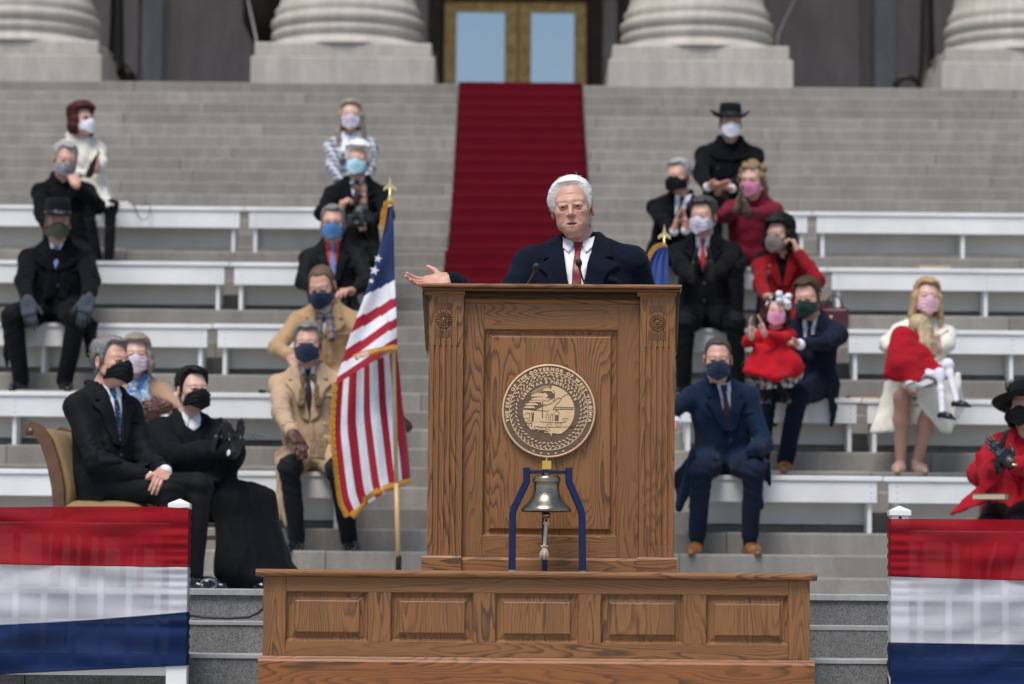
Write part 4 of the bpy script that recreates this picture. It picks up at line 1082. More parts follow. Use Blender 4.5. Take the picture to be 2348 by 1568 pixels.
def field(prims, h, pad=.02):
    un = [q for q in prims if not q.sub]
    lo = np.min([q.bb[0] for q in un], 0) - pad; hi = np.max([q.bb[1] for q in un], 0) + pad
    n = np.ceil((hi - lo) / h).astype(int) + 1
    F = np.full(n, .3); ax = [lo[i] + h * np.arange(n[i]) for i in range(3)]
    for q in prims:
        m = q.k + 2.5 * h
        i0 = np.maximum(np.floor((q.bb[0] - m - lo) / h).astype(int), 0); i1 = np.minimum(np.ceil((q.bb[1] + m - lo) / h).astype(int) + 1, n)
        if (i1 <= i0).any(): continue
        X = np.stack(np.meshgrid(*[ax[i][i0[i]:i1[i]] for i in range(3)], indexing='ij'), -1)
        sl = tuple(slice(i0[i], i1[i]) for i in range(3)); d = q.d(X)
        F[sl] = -smin(-F[sl], d, q.k) if q.sub else smin(F[sl], d, q.k)
    return F, lo, ax
def nets(F, lo, h):
    ins = F < 0; n = F.shape
    c = np.zeros((n[0] - 1, n[1] - 1, n[2] - 1), np.int8)
    offs = [(i, j, k) for i in (0, 1) for j in (0, 1) for k in (0, 1)]
    for i, j, k in offs: c += ins[i:n[0] - 1 + i, j:n[1] - 1 + j, k:n[2] - 1 + k]
    act = np.argwhere((c > 0) & (c < 8))
    if len(act) == 0: return np.zeros((0, 3)), np.zeros((0, 4), int)
    vals = np.stack([F[act[:, 0] + i, act[:, 1] + j, act[:, 2] + k] for i, j, k in offs], 1)
    acc = np.zeros((len(act), 3)); cnt = np.zeros(len(act)); O = np.array(offs, float)
    for a in range(8):
        for b in range(a + 1, 8):
            if np.abs(O[a] - O[b]).sum() != 1: continue
            va, vb = vals[:, a], vals[:, b]; m = (va < 0) != (vb < 0)
            t = np.where(m, va / np.where(m, va - vb, 1), 0); pt = O[a] + (O[b] - O[a]) * t[:, None]
            acc[m] += pt[m]; cnt[m] += 1
    V = lo + (act + acc / cnt[:, None]) * h
    idx = np.full(c.shape, -1, np.int64); idx[act[:, 0], act[:, 1], act[:, 2]] = np.arange(len(act))
    Q = []
    for ax in range(3):
        s0 = [slice(None)] * 3; s1 = [slice(None)] * 3; s0[ax] = slice(0, n[ax] - 1); s1[ax] = slice(1, n[ax])
        e = ins[tuple(s0)] != ins[tuple(s1)]; E = np.argwhere(e)
        o1, o2 = [(1, 2), (2, 0), (0, 1)][ax]
        ok = (E[:, o1] > 0) & (E[:, o2] > 0) & (E[:, o1] < n[o1] - 1) & (E[:, o2] < n[o2] - 1); E = E[ok]
        def cell(d1, d2): q = E.copy(); q[:, o1] += d1; q[:, o2] += d2; return idx[q[:, 0], q[:, 1], q[:, 2]]
        quad = np.stack([cell(-1, -1), cell(0, -1), cell(0, 0), cell(-1, 0)], 1)
        fl = ~ins[E[:, 0], E[:, 1], E[:, 2]]; quad[fl] = quad[fl][:, ::-1]; Q.append(quad)
    return V, np.concatenate(Q)
def vnormals(V, Q):
    fn = np.cross(V[Q[:, 2]] - V[Q[:, 0]], V[Q[:, 3]] - V[Q[:, 1]]); N = np.zeros_like(V)
    for i in range(4): np.add.at(N, Q[:, i], fn)
    return N / (np.linalg.norm(N, axis=1)[:, None] + 1e-12)
def relax(V, Q, it=1, lam=.5):
    for _ in range(it):
        S = np.zeros_like(V); C = np.zeros(len(V))
        for i in range(4):
            a, b = Q[:, i], Q[:, (i + 1) % 4]
            np.add.at(S, a, V[b]); np.add.at(C, a, 1); np.add.at(S, b, V[a]); np.add.at(C, b, 1)
        V = V + lam * (S / np.maximum(C, 1)[:, None] - V)
    return V
def solid(prims, h, extra=None, it=1):
    F, lo, ax = field(prims, h)
    if extra is not None: F = extra(F, ax)
    V, Q = nets(F, lo, h); return relax(V, Q, it), Q
def wrinkle(V, N, amp, scale, seed, warp=1.0, vert=.55):
    r = np.random.RandomState(seed); W = V + .03 * warp * np.sin(V[:, [1, 2, 0]] * 17 + seed)
    d = np.zeros(len(V))
    for _ in range(5):
        k = r.normal(size=3); k[2] *= vert; k /= np.linalg.norm(k); f = scale * r.uniform(.6, 1.7); s = np.sin(W @ k * f + r.uniform(0, 6.28)); d += (1 - 2 * np.abs(s)) * .5 + .3 * s
    return V + N * (amp * d / 3)[:, None]

def R3(yaw=0, pitch=0, roll=0):
    """yaw: + turns the front (-y) towards +x; pitch: + nods down; roll: + tips the top towards +x"""
    y, p, r = rad(yaw), rad(pitch), rad(roll)
    return np.array((Matrix.Rotation(y, 3, 'Z') @ Matrix.Rotation(p, 3, 'X') @ Matrix.Rotation(r, 3, 'Y')))
def ik(a, t, l1, l2, pole):
    """two-bone: returns elbow and reachable target"""
    a, t, pole = A3(a), A3(t), A3(pole); d = t - a; L = np.linalg.norm(d); mx = (l1 + l2) * .995
    if L > mx: t = a + d / L * mx; d = t - a; L = mx
    L = max(L, abs(l1 - l2) + .02); u = d / L
    x = (l1 * l1 - l2 * l2 + L * L) / (2 * L); hh = math.sqrt(max(0, l1 * l1 - x * x))
    w = pole - (pole @ u) * u; w /= np.linalg.norm(w) + 1e-9
    return a + u * x + w * hh, t

# -------------------------------------------------- head
def head_prims(p):
    """head in its own frame (origin between the ears, front = -y), life size; p: dict of shape options"""
    j = p.get('jaw', 1.0); fat = p.get('fat', 0.0)
    L = [ell((0, .018, .038), (.076, .097, .083), k=.02), ell((0, -.030, -.022), (.064 + fat * .006, .066, .088), k=.035),
         cap((-.046, -.008, -.060), (-.018, -.066, -.099), .022 * j + fat * .006, .018, k=.03), cap((.046, -.008, -.060), (.018, -.066, -.099), .022 * j + fat * .006, .018, k=.03),
         ell((0, -.076, -.102), (.025, .022, .020), k=.022),
         cap((-.044, -.073, .022), (-.010, -.088, .022), .010, .009, k=.022), cap((.044, -.073, .022), (.010, -.088, .022), .010, .009, k=.022),
         ell((-.044, -.066, -.022), (.024, .024, .020), k=.025), ell((.044, -.066, -.022), (.024, .024, .020), k=.025),
         ell((-.031, -.1065, .000), (.0170, .016, .0110), k=.016, sub=True), ell((.031, -.1065, .000), (.0170, .016, .0110), k=.016, sub=True),
         cap((0, -.090, .014), (0, -.1165, -.033), .0075, .0112, k=.012), ell((-.0130, -.103, -.037), (.0085, .0095, .0072), k=.006), ell((.0130, -.103, -.037), (.0085, .0095, .0072), k=.006),
         ell((0, -.084, -.070), (.032, .015, .022), k=.03)]
    # eyelids (bulge over the eyeball, cut by the slit)
    for s in (-1, 1):
        L += [ell((s * .031, -.0845, .001), (.0155, .0155, .0145), k=.006), ell((s * .031, -.1015, -.0008), (.0130, .013, p.get('lid', .0036)), k=.0015, sub=True), cap((s * .017, -.0965, .0080), (s * .046, -.0895, .0065), .0036, .0036, k=.010)]
    # mouth
    L += [cap((-.026, -.0905, -.0710), (0, -.1015, -.0672), .0036, .0056, k=.006), cap((.026, -.0905, -.0710), (0, -.1015, -.0672), .0036, .0056, k=.006),
          cap((-.023, -.0905, -.0765), (.0, -.0990, -.0810), .0044, .0064, k=.006), cap((.023, -.0905, -.0765), (.0, -.0990, -.0810), .0044, .0064, k=.006)]
    op = p.get('mouth', 0)
    if op: L += [ell((0, -.103, -.0738), (.0235, .017, .0022 + .0022 * op), k=.0025, sub=True)]
    for s in (-1, 1):
        Re = R3(s * 22, -10, 0)
        L += [ell((s * .0815, .014, -.010), (.0095, .020, .033), Re, k=.008), ell((s * .0895, .008, -.006), (.006, .012, .020), Re, k=.004, sub=True)]
        if p.get('old'):
            L += [cap((s * .021, -.1070, -.040), (s * .036, -.091, -.068), .0036, .0026, k=.014, sub=True), cap((s * .018, -.0985, -.010), (s * .040, -.089, -.016), .0036, .0026, k=.008, sub=True),
                  ell((s * .043, -.050, -.062), (.017, .026, .026), k=.03)]
    if p.get('old'):
        L += [ell((0, -.036, -.112), (.034, .032, .018), k=.025)]
        for z in (.052, .064): L += [cap((-.036, -.082, z), (.036, -.082, z + .001), .0024, .0024, k=.006, sub=True)]
    return L
def skin_mat():
    if 'skin' in MATS: return MATS['skin']
    t = NT('skin'); v = t.coords(); at = t.n('Attribute', attribute_name='tint')
    nz = t.noise(v, 45, 4); n2 = t.noise(v, 260, 3)
    c = t.mix(t.ramp(nz, [(.35, (.0, .0, .0)), (.75, (.35, .35, .35))]), at.outputs['Color'], (.54, .22, .17))
    c = t.mix(.22, c, t.mix(n2, (.30, .15, .10), (.72, .50, .40)))
    t.base(c); t.set(rough=.48, spec=.45, sss=.12); t.b.inputs['Subsurface Radius'].default_value = (.012, .004, .002); t.b.inputs['Subsurface Scale'].default_value = .5
    t.bump(n2, .0008, .35); MATS['skin'] = t.m; return t.m
def hair_mat(name, col, var=.45):
    key = 'hair_' + name
    if key in MATS: return MATS[key]
    t = NT(key); v = t.coords((160, 160, 22), rand=5.0); n = t.noise(v, 1.0, 3); v2 = t.coords(rand=5.0); n2 = t.noise(v2, 22, 3)
    c = t.ramp(n, [(.3, tuple(x * (1 - var) for x in col)), (.5, col), (.72, tuple(min(1, x * (1 + var)) for x in col))])
    t.base(t.mix(.3, c, t.ramp(n2, [(.35, tuple(x * .5 for x in col)), (.7, tuple(min(1, x * 1.3) for x in col))])))
    t.set(rough=.55, spec=.22, sheen=.0); t.bump(n, .004, .6); MATS[key] = t.m; return t.m
M_EYEW = paint('eye_white', (.62, .58, .54), rough=.2, var=.05); M_IRIS = paint('iris_brown', (.06, .04, .025), rough=.15, var=.3); M_PUP = paint('pupil_black', (.004, .004, .004), rough=.1, var=.1)
M_LENS = paint('dark_lens', (.01, .01, .012), rough=.12, var=.1); M_WIRE = paint('wire_frame', (.06, .06, .06), rough=.35, metal=.5)
def eye_obj(parent, c, R, s):
    V = []; F = []; mi = []; seg, rings = 18, 14; r = .0132 * s
    for i in range(rings + 1):
        th = math.pi * i / rings
        for k in range(seg): a = 2 * math.pi * k / seg; V.append(R @ A3((r * math.sin(th) * math.cos(a), -r * math.cos(th), r * math.sin(th) * math.sin(a))) + c)
    for i in range(rings):
        for k in range(seg): F.append((i * seg + k, (i + 1) * seg + k, (i + 1) * seg + (k + 1) % seg, i * seg + (k + 1) % seg)); mi.append(2 if i < 1 else 1 if i < 3 else 0)
    o = obj('eye', mesh_np('eye', V, F), [M_EYEW, M_IRIS, M_PUP], parent); o.data.polygons.foreach_set('material_index', mi)

def hand_prims(w, d, n, s, pose, thumb_side, size=1.0):
    """w wrist point, d finger direction, n palm normal (palm faces n); pose: flat / relaxed / curl / fist / open; thumb_side +1/-1 along n x d"""
    d = A3(d) / np.linalg.norm(d); n = A3(n); n = n - (n @ d) * d; n /= np.linalg.norm(n); u = np.cross(n, d) * thumb_side
    z = size; L = []
    R = np.stack([u, d, n], 1)
    L.append(rbox(w + d * .050 * z, (.030 * z, .036 * z, .006 * z), R, .010 * z, k=.012 * z))
    L.append(cap(w - d * .010 * z, w + d * .02 * z, .025 * z, .024 * z, k=.02 * z))
    L.append(ell(w + d * .035 * z + u * .022 * z + n * .008 * z, (.017 * z, .03 * z, .014 * z), R, k=.014 * z))
    bend = {'flat': (4, 6, 4), 'relaxed': (22, 28, 18), 'curl': (45, 55, 35), 'fist': (78, 85, 60), 'open': (10, 22, 16)}[pose]
    lens = [(.040, .026, .021), (.045, .029, .022), (.042, .027, .021), (.032, .021, .018)]; spread = {'open': (10, 2, -7, -16)}.get(pose, (3, 1, -1, -3))
    for f in range(4):
        o = w + d * (.088 - .004 * abs(f - 1.2)) * z + u * (.026 - .0175 * f) * z; ang = 0; sp = rad(spread[f]); dd = d * math.cos(sp) + u * math.sin(sp); r = (.0092, .0095, .0090, .0080)[f] * z
        for q in range(3):
            ang += rad(bend[q] * (1 + .10 * (f - 1.5) * (pose in ('relaxed', 'open')))); e = o + (dd * math.cos(ang) + n * math.sin(ang)) * lens[f][q] * z
            L.append(cap(o, e, r * (1 - .06 * q), r * (.93 - .09 * q), k=.0035 * z)); o = e
    to = w + d * .028 * z + u * .028 * z + n * .004 * z
    ta = {'flat': (.75, .66, .1), 'relaxed': (.62, .7, .35), 'curl': (.45, .6, .65), 'fist': (.1, .55, .8), 'open': (.95, .42, .25)}[pose]
    td = u * ta[0] + d * ta[1] + n * ta[2]; td /= np.linalg.norm(td); e = to + td * .040 * z; L.append(cap(to, e, .0135 * z, .0108 * z, k=.008 * z))
    td2 = td * .8 + d * .45 + n * (.35 if pose == 'fist' else .0) - u * (.1 if pose != 'open' else -.1); td2 /= np.linalg.norm(td2); L.append(cap(e, e + td2 * .032 * z, .0105 * z, .0085 * z, k=.004 * z))
    return L

def decal(bvh, name, poly, org, ex, ez, fr, h, thick, mat, parent, step=.014, reach=.5, dome=0.0, curve=None):
    """flat outline poly (u,v in metres along ex, ez from org) laid onto the surface seen along -fr, as a thin solid"""
    org, ex, ez, fr = Vector(org), Vector(ex), Vector(ez), Vector(fr)
    pts = []; n = len(poly)
    for i in range(n):
        a, b = Vector(poly[i]), Vector(poly[(i + 1) % n]); m = max(1, int((b - a).length / step))
        for k in range(m): pts.append(a.lerp(b, k / m))
    nb = len(pts); ed = [(i, (i + 1) % nb) for i in range(nb)]
    us = [p.x for p in pts]; vs = [p.y for p in pts]; x = min(us) + step * .5
    inner = []
    while x < max(us):
        y = min(vs) + step * .5
        while y < max(vs):
            q = Vector((x, y)); c = False; j = nb - 1; md = 9
            for i in range(nb):
                pi, pj = pts[i], pts[j]
                if (pi.y > y) != (pj.y > y) and x < (pj.x - pi.x) * (y - pi.y) / (pj.y - pi.y) + pi.x: c = not c
                md = min(md, (pi - q).length); j = i
            if c and md > step * .55: inner.append(q)
            y += step
        x += step
    vo, eo, fo, *_ = mgeo.delaunay_2d_cdt(pts + inner, ed, [], 1, 1e-5)
    T = []; B = []
    for q in vo:
        o = org + ex * q.x + ez * q.y; hit = bvh.ray_cast(o + fr * reach, -fr, reach * 2)
        if hit[0] is None: nr = bvh.find_nearest(o); loc, nn = nr[0], nr[1]
        else: loc, nn = hit[0], hit[1]
        nn = (nn * .6 + fr * .4).normalized(); T.append(loc + nn * h); B.append(loc + nn * (h - thick))
    m = len(vo); F = [tuple(f) for f in fo] + [tuple(i + m for i in f[::-1]) for f in fo]
    es = {(f[i], f[(i + 1) % len(f)]) for f in fo for i in range(len(f))}
    F += [(a, b, b + m, a + m) for a, b in es if (b, a) not in es]
    me = bpy.data.meshes.new(name); me.from_pydata(T + B, [], F); me.update()
    bm = bmesh.new(); bm.from_mesh(me); bmesh.ops.recalc_face_normals(bm, faces=bm.faces); bm.to_mesh(me); bm.free()
    me.polygons.foreach_set('use_smooth', [len(f.vertices) == 3 for f in me.polygons])
    return obj(name, me, mat, parent)

SKIN = {'fair': (.60, .36, .28), 'ruddy': (.585, .325, .25), 'light': (.64, .42, .34), 'tan': (.48, .29, .21)}
class Person:
    """seated or standing figure; all joints in the frame of its Empty (front = -y turned by yaw)"""
    def __init__(s, label, seat, yaw, head, Yh, tyaw=None, hyaw=0, hpitch=0, hroll=0, k=1.0, hk=1.0, fine=.0045, coat_h=.0105, skin='fair', group=None, sh_w=.180, shape=None, name='person', stand=False, hunch=0.0, bulk=1.0, noff=(0, 0, 0), shup=0.0):
        s.k = k; s.hk = hk; s.seed = len(label) * 7 + int(seat[0] * 100) % 97
        s.e = empty(name, seat, rad(yaw), label, 'person', group)
        s.M = Matrix.Translation(Vector(seat)) @ Matrix.Rotation(rad(yaw), 4, 'Z'); s.Mi = s.M.inverted(); s.yaw = yaw
        s.fine = fine; s.ch = coat_h; s.skin = SKIN[skin]; s.shape = shape or {}
        s.hc = s.loc(P(*head, Yh)); s.RH = R3(hyaw - yaw, hpitch, hroll); s.ty = (tyaw if tyaw is not None else yaw) - yaw; s.RT = R3(s.ty)
        s.nk = s.hc + s.RH @ A3((0, .026, -.095)) * hk + A3((0, .018, -.048)) * k + A3(noff)        # neck base
        s.pel = A3((0, 0, .105 * k)) if not stand else A3(stand)
        s.ch_ = s.nk - A3((0, 0, .0)); up = s.nk - s.pel; s.up = up / np.linalg.norm(up)
        X = s.RT @ A3((1, 0, 0)); s.X = X - (X @ s.up) * s.up * .3; s.X /= np.linalg.norm(s.X); s.Fr = np.cross(s.X, s.up) * -1; s.Fr /= np.linalg.norm(s.Fr)
        if s.Fr @ (s.RT @ A3((0, -1, 0))) < 0: s.Fr = -s.Fr
        s.shc = s.nk - s.up * .045 * k; s.shw = sh_w * k; s.bulk = bulk
        s.sh = {+1: s.shc + s.X * s.shw - s.up * (.052 - shup) * k, -1: s.shc - s.X * s.shw - s.up * (.052 - shup) * k}
        s.arms = {}; s.legs = {}; s.hands = []; s.parts = {}
    def loc(s, w): return A3(s.Mi @ Vector(w))
    def dirl(s, d): return A3(s.Mi.to_3x3() @ Vector(d))
    def arm(s, side, target, pole=(0, .3, -1), pose='relaxed', fd=None, pn=None, glove=None, lens=(.305, .270), size=1.0, px=True, thumb=None):
        """side +1 = picture right. target: (px, py, Y) of the wrist, fd/pn world finger direction and palm normal"""
        t = s.loc(P(*target)) if px else A3(target)
        el, t = ik(s.sh[side], t, lens[0] * s.k, lens[1] * s.k, A3(pole) + s.X * side * .15)
        s.arms[side] = (el, t)
        f = s.dirl(fd) if fd is not None else (t - el); n = s.dirl(pn) if pn is not None else A3((-side * .7, 0, -.7))
        if pose: s.hands.append((side, t, f, n, pose, size * s.k, glove, thumb))
    def leg(s, side, foot, pole=(0, -1, .6), lens=(.43, .43), fdir=None, px=True):
        hip = s.pel + A3((side * .085 * s.k, -.02, -.02)); t = s.loc(P(*foot)) if px else A3(foot)
        t = t + A3((0, 0, .07 * s.k)); kn, t = ik(hip, t, lens[0] * s.k, lens[1] * s.k, A3(pole)); s.legs[side] = (hip, kn, t, s.dirl(fdir) if fdir is not None else A3((side * .25, -1, -.12)))
    # ---- build steps
    def body(s, near=False):
        k = s.k; hf = s.fine
        H = xf(head_prims(s.shape), s.RH, s.hc, s.hk)
        neck = [cap(s.hc + s.RH @ A3((0, .020, -.05)) * s.hk, s.nk - s.up * .02, .048 * s.hk, .056 * s.hk, k=.012), cap(s.nk, s.shc - s.up * .06, .06 * s.hk, .085 * k, k=.04)]
        V, Q = solid(H + neck, hf); Ns = vnormals(V, Q)
        hl = (V - s.hc) @ s.RH / s.hk      # head-local coordinates for colouring
        col = np.tile(np.array(s.skin), (len(V), 1))
        def blend(m, c): nonlocal col; col = col * (1 - m[:, None]) + np.array(c) * m[:, None]
        def blob(c, r): return np.exp(-(((hl - np.array(c)) / np.array(r)) ** 2).sum(1))
        red = np.array(s.skin) * np.array((1.02, .66, .62))
        for sg in (-1, 1): blend(.50 * blob((sg * .045, -.075, -.025), (.028, .04, .024)), red); blend(.55 * blob((sg * .082, .01, -.01), (.014, .03, .035)), red)
        blend(.6 * blob((0, -.115, -.034), (.018, .02, .016)), red)
        for sg in (-1, 1): blend(.16 * blob((sg * .031, -.092, -.006), (.023, .03, .014)), np.array(s.skin) * (.66, .52, .50))
        lip = np.clip(blob((0, -.098, -.0740), (.027, .016, .0110)) * 1.5 - .5, 0, .75); blend(lip, np.array(s.skin) * (.80, .48, .48))
        if s.shape.get('mouth'): blend(np.clip(blob((0, -.088, -.0738), (.024, .008, .0050)) * 2 - .6, 0, 1), (.05, .015, .012))
        bc = s.shape.get('brow', (.12, .08, .05))
        for sg in (-1, 1):
            m = np.clip(1.8 * np.exp(-((hl[:, 0] - sg * .031) / .019) ** 4 - ((hl[:, 2] - .0205 + .12 * np.abs(hl[:, 0] - sg * .026)) / .0052) ** 2) - .35, 0, .8) * (hl[:, 1] < -.05); blend(m, bc)
        vs, qs, cs = [V], [Q], [col]; nv = len(V)
        # forearms + bare hands
        for side, w, f, n, pose, size, glove, th in s.hands:
            if glove: continue
            el = s.arms[side][0]; hp = hand_prims(w, f, n, k, pose, side * (1) if th is None else th, size) + [cap(w - (w - el) * .35, w, .030 * k, .0255 * k, k=.02)]
            Vh, Qh = solid(hp, min(hf, .0042) if near else .0048)
            vs.append(Vh); qs.append(Qh + nv); nv += len(Vh); c = np.tile(np.array(s.skin) * (1.0, .92, .92), (len(Vh), 1)); cs.append(c)
        # body under the clothes
        und = [cap(s.shc - s.up * .10 * k - s.X * s.shw * .6, s.shc - s.up * .10 * k + s.X * s.shw * .6, .075 * k, k=.05), cap(s.pel + s.up * .02, s.shc - s.up * .12, .095 * k, .10 * k, k=.05), cap(s.pel - s.X * .07, s.pel + s.X * .07, .085 * k, k=.05)]
        for sd, (el, w) in s.arms.items(): und += [cap(s.sh[sd], el, .038 * k, .032 * k, k=.02), cap(el, w, .032 * k, .024 * k, k=.02)]
        for sd, (hp, kn, t, fd) in s.legs.items(): und += [cap(hp, kn, .058 * k, .042 * k, k=.03), cap(kn, t, .040 * k, .028 * k, k=.02)]
        Vu, Qu = solid(und, .022); vs.append(Vu); qs.append(Qu + nv); cs.append(np.tile(np.array(s.skin), (len(Vu), 1)))
        V = np.concatenate(vs); Q = np.concatenate(qs); col = np.concatenate(cs)
        me = mesh_np('body', V, Q); ca = me.color_attributes.new('tint', 'FLOAT_COLOR', 'POINT'); ca.data.foreach_set('color', np.concatenate([col, np.ones((len(col), 1))], 1).astype(np.float32).ravel())
        o = obj('body', me, skin_mat(), s.e)
        for sg in (-1, 1): eye_obj(s.e, s.hc + s.RH @ A3((sg * .031, -.0865, .0005)) * s.hk, s.RH, s.hk)
        s.bvh_head = BVHTree.FromPolygons([tuple(v) for v in vs[0]], [tuple(q) for q in qs[0]])
        for side, w, f, n, pose, size, glove, th in s.hands:
            if not glove: continue
            el = s.arms[side][0]; Vh, Qh = solid(hand_prims(w, f, n, k, pose, side if th is None else th, size * 1.08) + [cap(w - (w - el) * .30, w, .034 * k, .030 * k, k=.02)], .005)
            obj('glove', mesh_np('glove', Vh, Qh), glove, s.e)
    def coat(s, mat, skirt=None, loose=1.0, collar=.02, extra=(), name='coat', wr=.0075, cuff=None, belly=0.0, hem=None, sleeve=1.0, sub=(), shoulder=1.0, vert=.55):
        k = s.k * s.bulk; up, X, Fr = s.up, s.X, s.Fr; L = []
        ch = s.shc - up * .13 * k; wa = s.pel + up * .12 * k; RT = np.stack([X, -Fr, up], 1); s.RTm = RT
        L += [ell(ch + Fr * .012, (.175 * k * loose, .118 * k * loose, .17 * k), RT, k=.05), ell(wa + Fr * (.02 + belly * .5), (.165 * k * loose, (.125 + belly) * k * loose, .17 * k), RT, k=.06),
              ell(s.pel + up * .01, (.175 * k * loose, .13 * k * loose, .115 * k), RT, k=.05)]
        L += [cap(s.shc - up * .062 * k, s.sh[sd] - up * .010, .064 * k * shoulder, .056 * k * shoulder, k=.045) for sd in (-1, 1)]
        L += [cap(s.nk - up * .012 + X * .045 * sd * k, s.sh[sd] + up * .004 - X * .012 * sd, .052 * k, .049 * k * shoulder, k=.05) for sd in (-1, 1)]
        for sd, (el, w) in s.arms.items():
            we = w + (el - w) * .07
            L += [cap(s.sh[sd] - X * sd * .004, el, .061 * k * sleeve * shoulder, .055 * k * sleeve, k=.035), cap(el, we, .054 * k * sleeve, .044 * k * sleeve, k=.025)]
        if collar:
            c0 = s.nk
            for sd in (-1, 1):
                pts = [c0 + X * sd * .045 * k + Fr * .075 * k - up * .045 * k, c0 + X * sd * .074 * k + Fr * .02 * k + up * .005, c0 + X * sd * .068 * k - Fr * .045 * k + up * .032, c0 - Fr * .074 * k + up * .038]
                for a, b in zip(pts[:-1], pts[1:]): L.append(cap(a, b, collar, k=.018))
        if skirt:
            # cloth of the coat lying over the thighs and hanging at the sides
            for sd, (hp, kn, t, fd) in s.legs.items():
                e = hp + (kn - hp) * skirt; L += [cap(hp, e, .092 * k, .082 * k, k=.05), tri(hp + X * sd * .09, e + X * sd * .085, e + X * sd * .10 - A3((0, 0, .24 * k)) + (hp - e) * .25, .012, k=.03), tri(hp + X * sd * .09, hp + X * sd * .10 - A3((0, 0, .12)), e + X * sd * .10 - A3((0, 0, .24 * k)) + (hp - e) * .25, .012, k=.03)]
        L += list(extra)
        F, lo, ax = field(L + list(sub), s.ch); V, Q = nets(F, lo, s.ch); V = relax(V, Q, 2); N = vnormals(V, Q)
        d = np.zeros(len(V))
        for sd, (el, w) in s.arms.items():      # creases round the elbow
            for a, b in ((s.sh[sd], el), (el, w)):
                ax_ = (b - a) / np.linalg.norm(b - a); dist = np.linalg.norm(V - el, axis=1); near = np.exp(-(dist / .11) ** 2)
                ph = (V - el) @ ax_ * 150 + 3 * np.sin((V @ A3((23, 31, 17)))); d += near * .0038 * np.sin(ph)
        V = wrinkle(V + N * d[:, None], N, wr, 26, s.seed, vert=vert); V = wrinkle(V, N, wr * .35, 62, s.seed + 1, vert=vert)
        me = mesh_np(name, V, Q); o = obj(name, me, mat, s.e); s.bvh = BVHTree.FromPolygons([tuple(v) for v in V], [tuple(q) for q in Q]); s.coat_mat = mat
        if cuff is not None:
            for sd, (el, w) in s.arms.items():
                if not any(h[0] == sd and not h[6] for h in s.hands): continue
                a = w + (el - w) * .10; b = w - (el - w) / np.linalg.norm(el - w) * .004; Vc, Qc = solid([cap(a, b, .036 * s.k * sleeve, .035 * s.k * sleeve, k=.01)], .006); obj('shirt_cuff', mesh_np('cuff', Vc, Qc), cuff, s.e)
        return o
    def front(s, shirt=None, tie=None, lapel=None, v_depth=.26, v_w=.060, lap_w=.075, buttons=(), off=(0, 0), but_mat=None, knot=True, notch=True, dbl=False):
        """shirt triangle, tie, lapels and buttons laid on the chest"""
        k = s.k; o = s.nk - s.up * .035 * k + s.X * off[0] * k; ex, ez, fr = s.X, s.up, (s.Fr * .95 + s.up * .25); fr = fr / np.linalg.norm(fr)
        hd = s.RT @ A3((0, -1, 0))
        top = .030 * k
        if shirt is not None: decal(s.bvh, 'shirt', [(-v_w * k, top), (v_w * k, top), (v_w * k * .85, -.04 * k), (.004, -v_depth * k), (-.004, -v_depth * k), (-v_w * k * .85, -.04 * k)], o, ex, ez, fr, .004, .008, shirt, s.e)
        if tie is not None:
            decal(s.bvh, 'tie', [(-.014 * k, .004 * k), (.014 * k, .004 * k), (.011 * k, -.030 * k), (.027 * k, -v_depth * k * .80), (.012, -v_depth * k * .97), (-.012, -v_depth * k * .97), (-.022 * k, -v_depth * k * .80), (-.011 * k, -.030 * k)], o, ex, ez, fr, .0085, .006, tie, s.e, step=.009)
            if knot: decal(s.bvh, 'tie_knot', [(-.021 * k, .014 * k), (.021 * k, .014 * k), (.013 * k, -.024 * k), (-.013 * k, -.024 * k)], o, ex, ez, fr, .0135, .008, tie, s.e, step=.008)
        if shirt is not None:
            for sd in (-1, 1): decal(s.bvh, 'shirt_collar', [(sd * v_w * k * 1.02, .042 * k), (sd * .012 * k, .012 * k), (sd * .034 * k, -.042 * k), (sd * v_w * k * 1.05, -.004 * k)], o, ex, ez, fr, .0125, .006, shirt, s.e, step=.01)
        if lapel is not None:
            for sd in (-1, 1):
                a = v_w * k; w = lap_w * k
                pts = [(sd * a * 1.0, top + .012 * k), (sd * (a + w * .55), top - .01 * k), (sd * (a + w * .75), -.055 * k)]
                if notch: pts += [(sd * (a + w * .38), -.062 * k), (sd * (a + w * 1.02), -.085 * k)]
                pts += [(sd * (a * .75 + w * .72), -.13 * k), (sd * (.030 * k + w * .15), -v_depth * k * 1.0), (sd * .004 + (.006 if dbl else 0), -v_depth * k * 1.06), (sd * .004, -v_depth * k * .95), (sd * a * .80, -.045 * k)]
                decal(s.bvh, 'lapel', pts, o, ex, ez, fr, .016, .012, lapel, s.e, step=.012)
            decal(s.bvh, 'breast_pocket', [(.085 * k, -.150 * k), (.155 * k, -.142 * k), (.155 * k, -.166 * k), (.085 * k, -.174 * k)], o, ex, ez, fr, .004, .006, lapel, s.e, step=.02)
            for sd in (-1, 1): decal(s.bvh, 'pocket_flap', [(sd * .075 * k, -.40 * k), (sd * .175 * k, -.395 * k), (sd * .175 * k, -.440 * k), (sd * .075 * k, -.446 * k)], o, ex, ez, fr, .005, .007, lapel, s.e, step=.02)
            decal(s.bvh, 'placket', [(.016 * k, -v_depth * k * 1.0), (.024 * k, -v_depth * k * 1.05), (.024 * k, -.52 * k), (-.010 * k, -.52 * k), (-.010 * k, -v_depth * k * 1.04)], o, ex, ez, fr, .004, .007, lapel, s.e, step=.02)
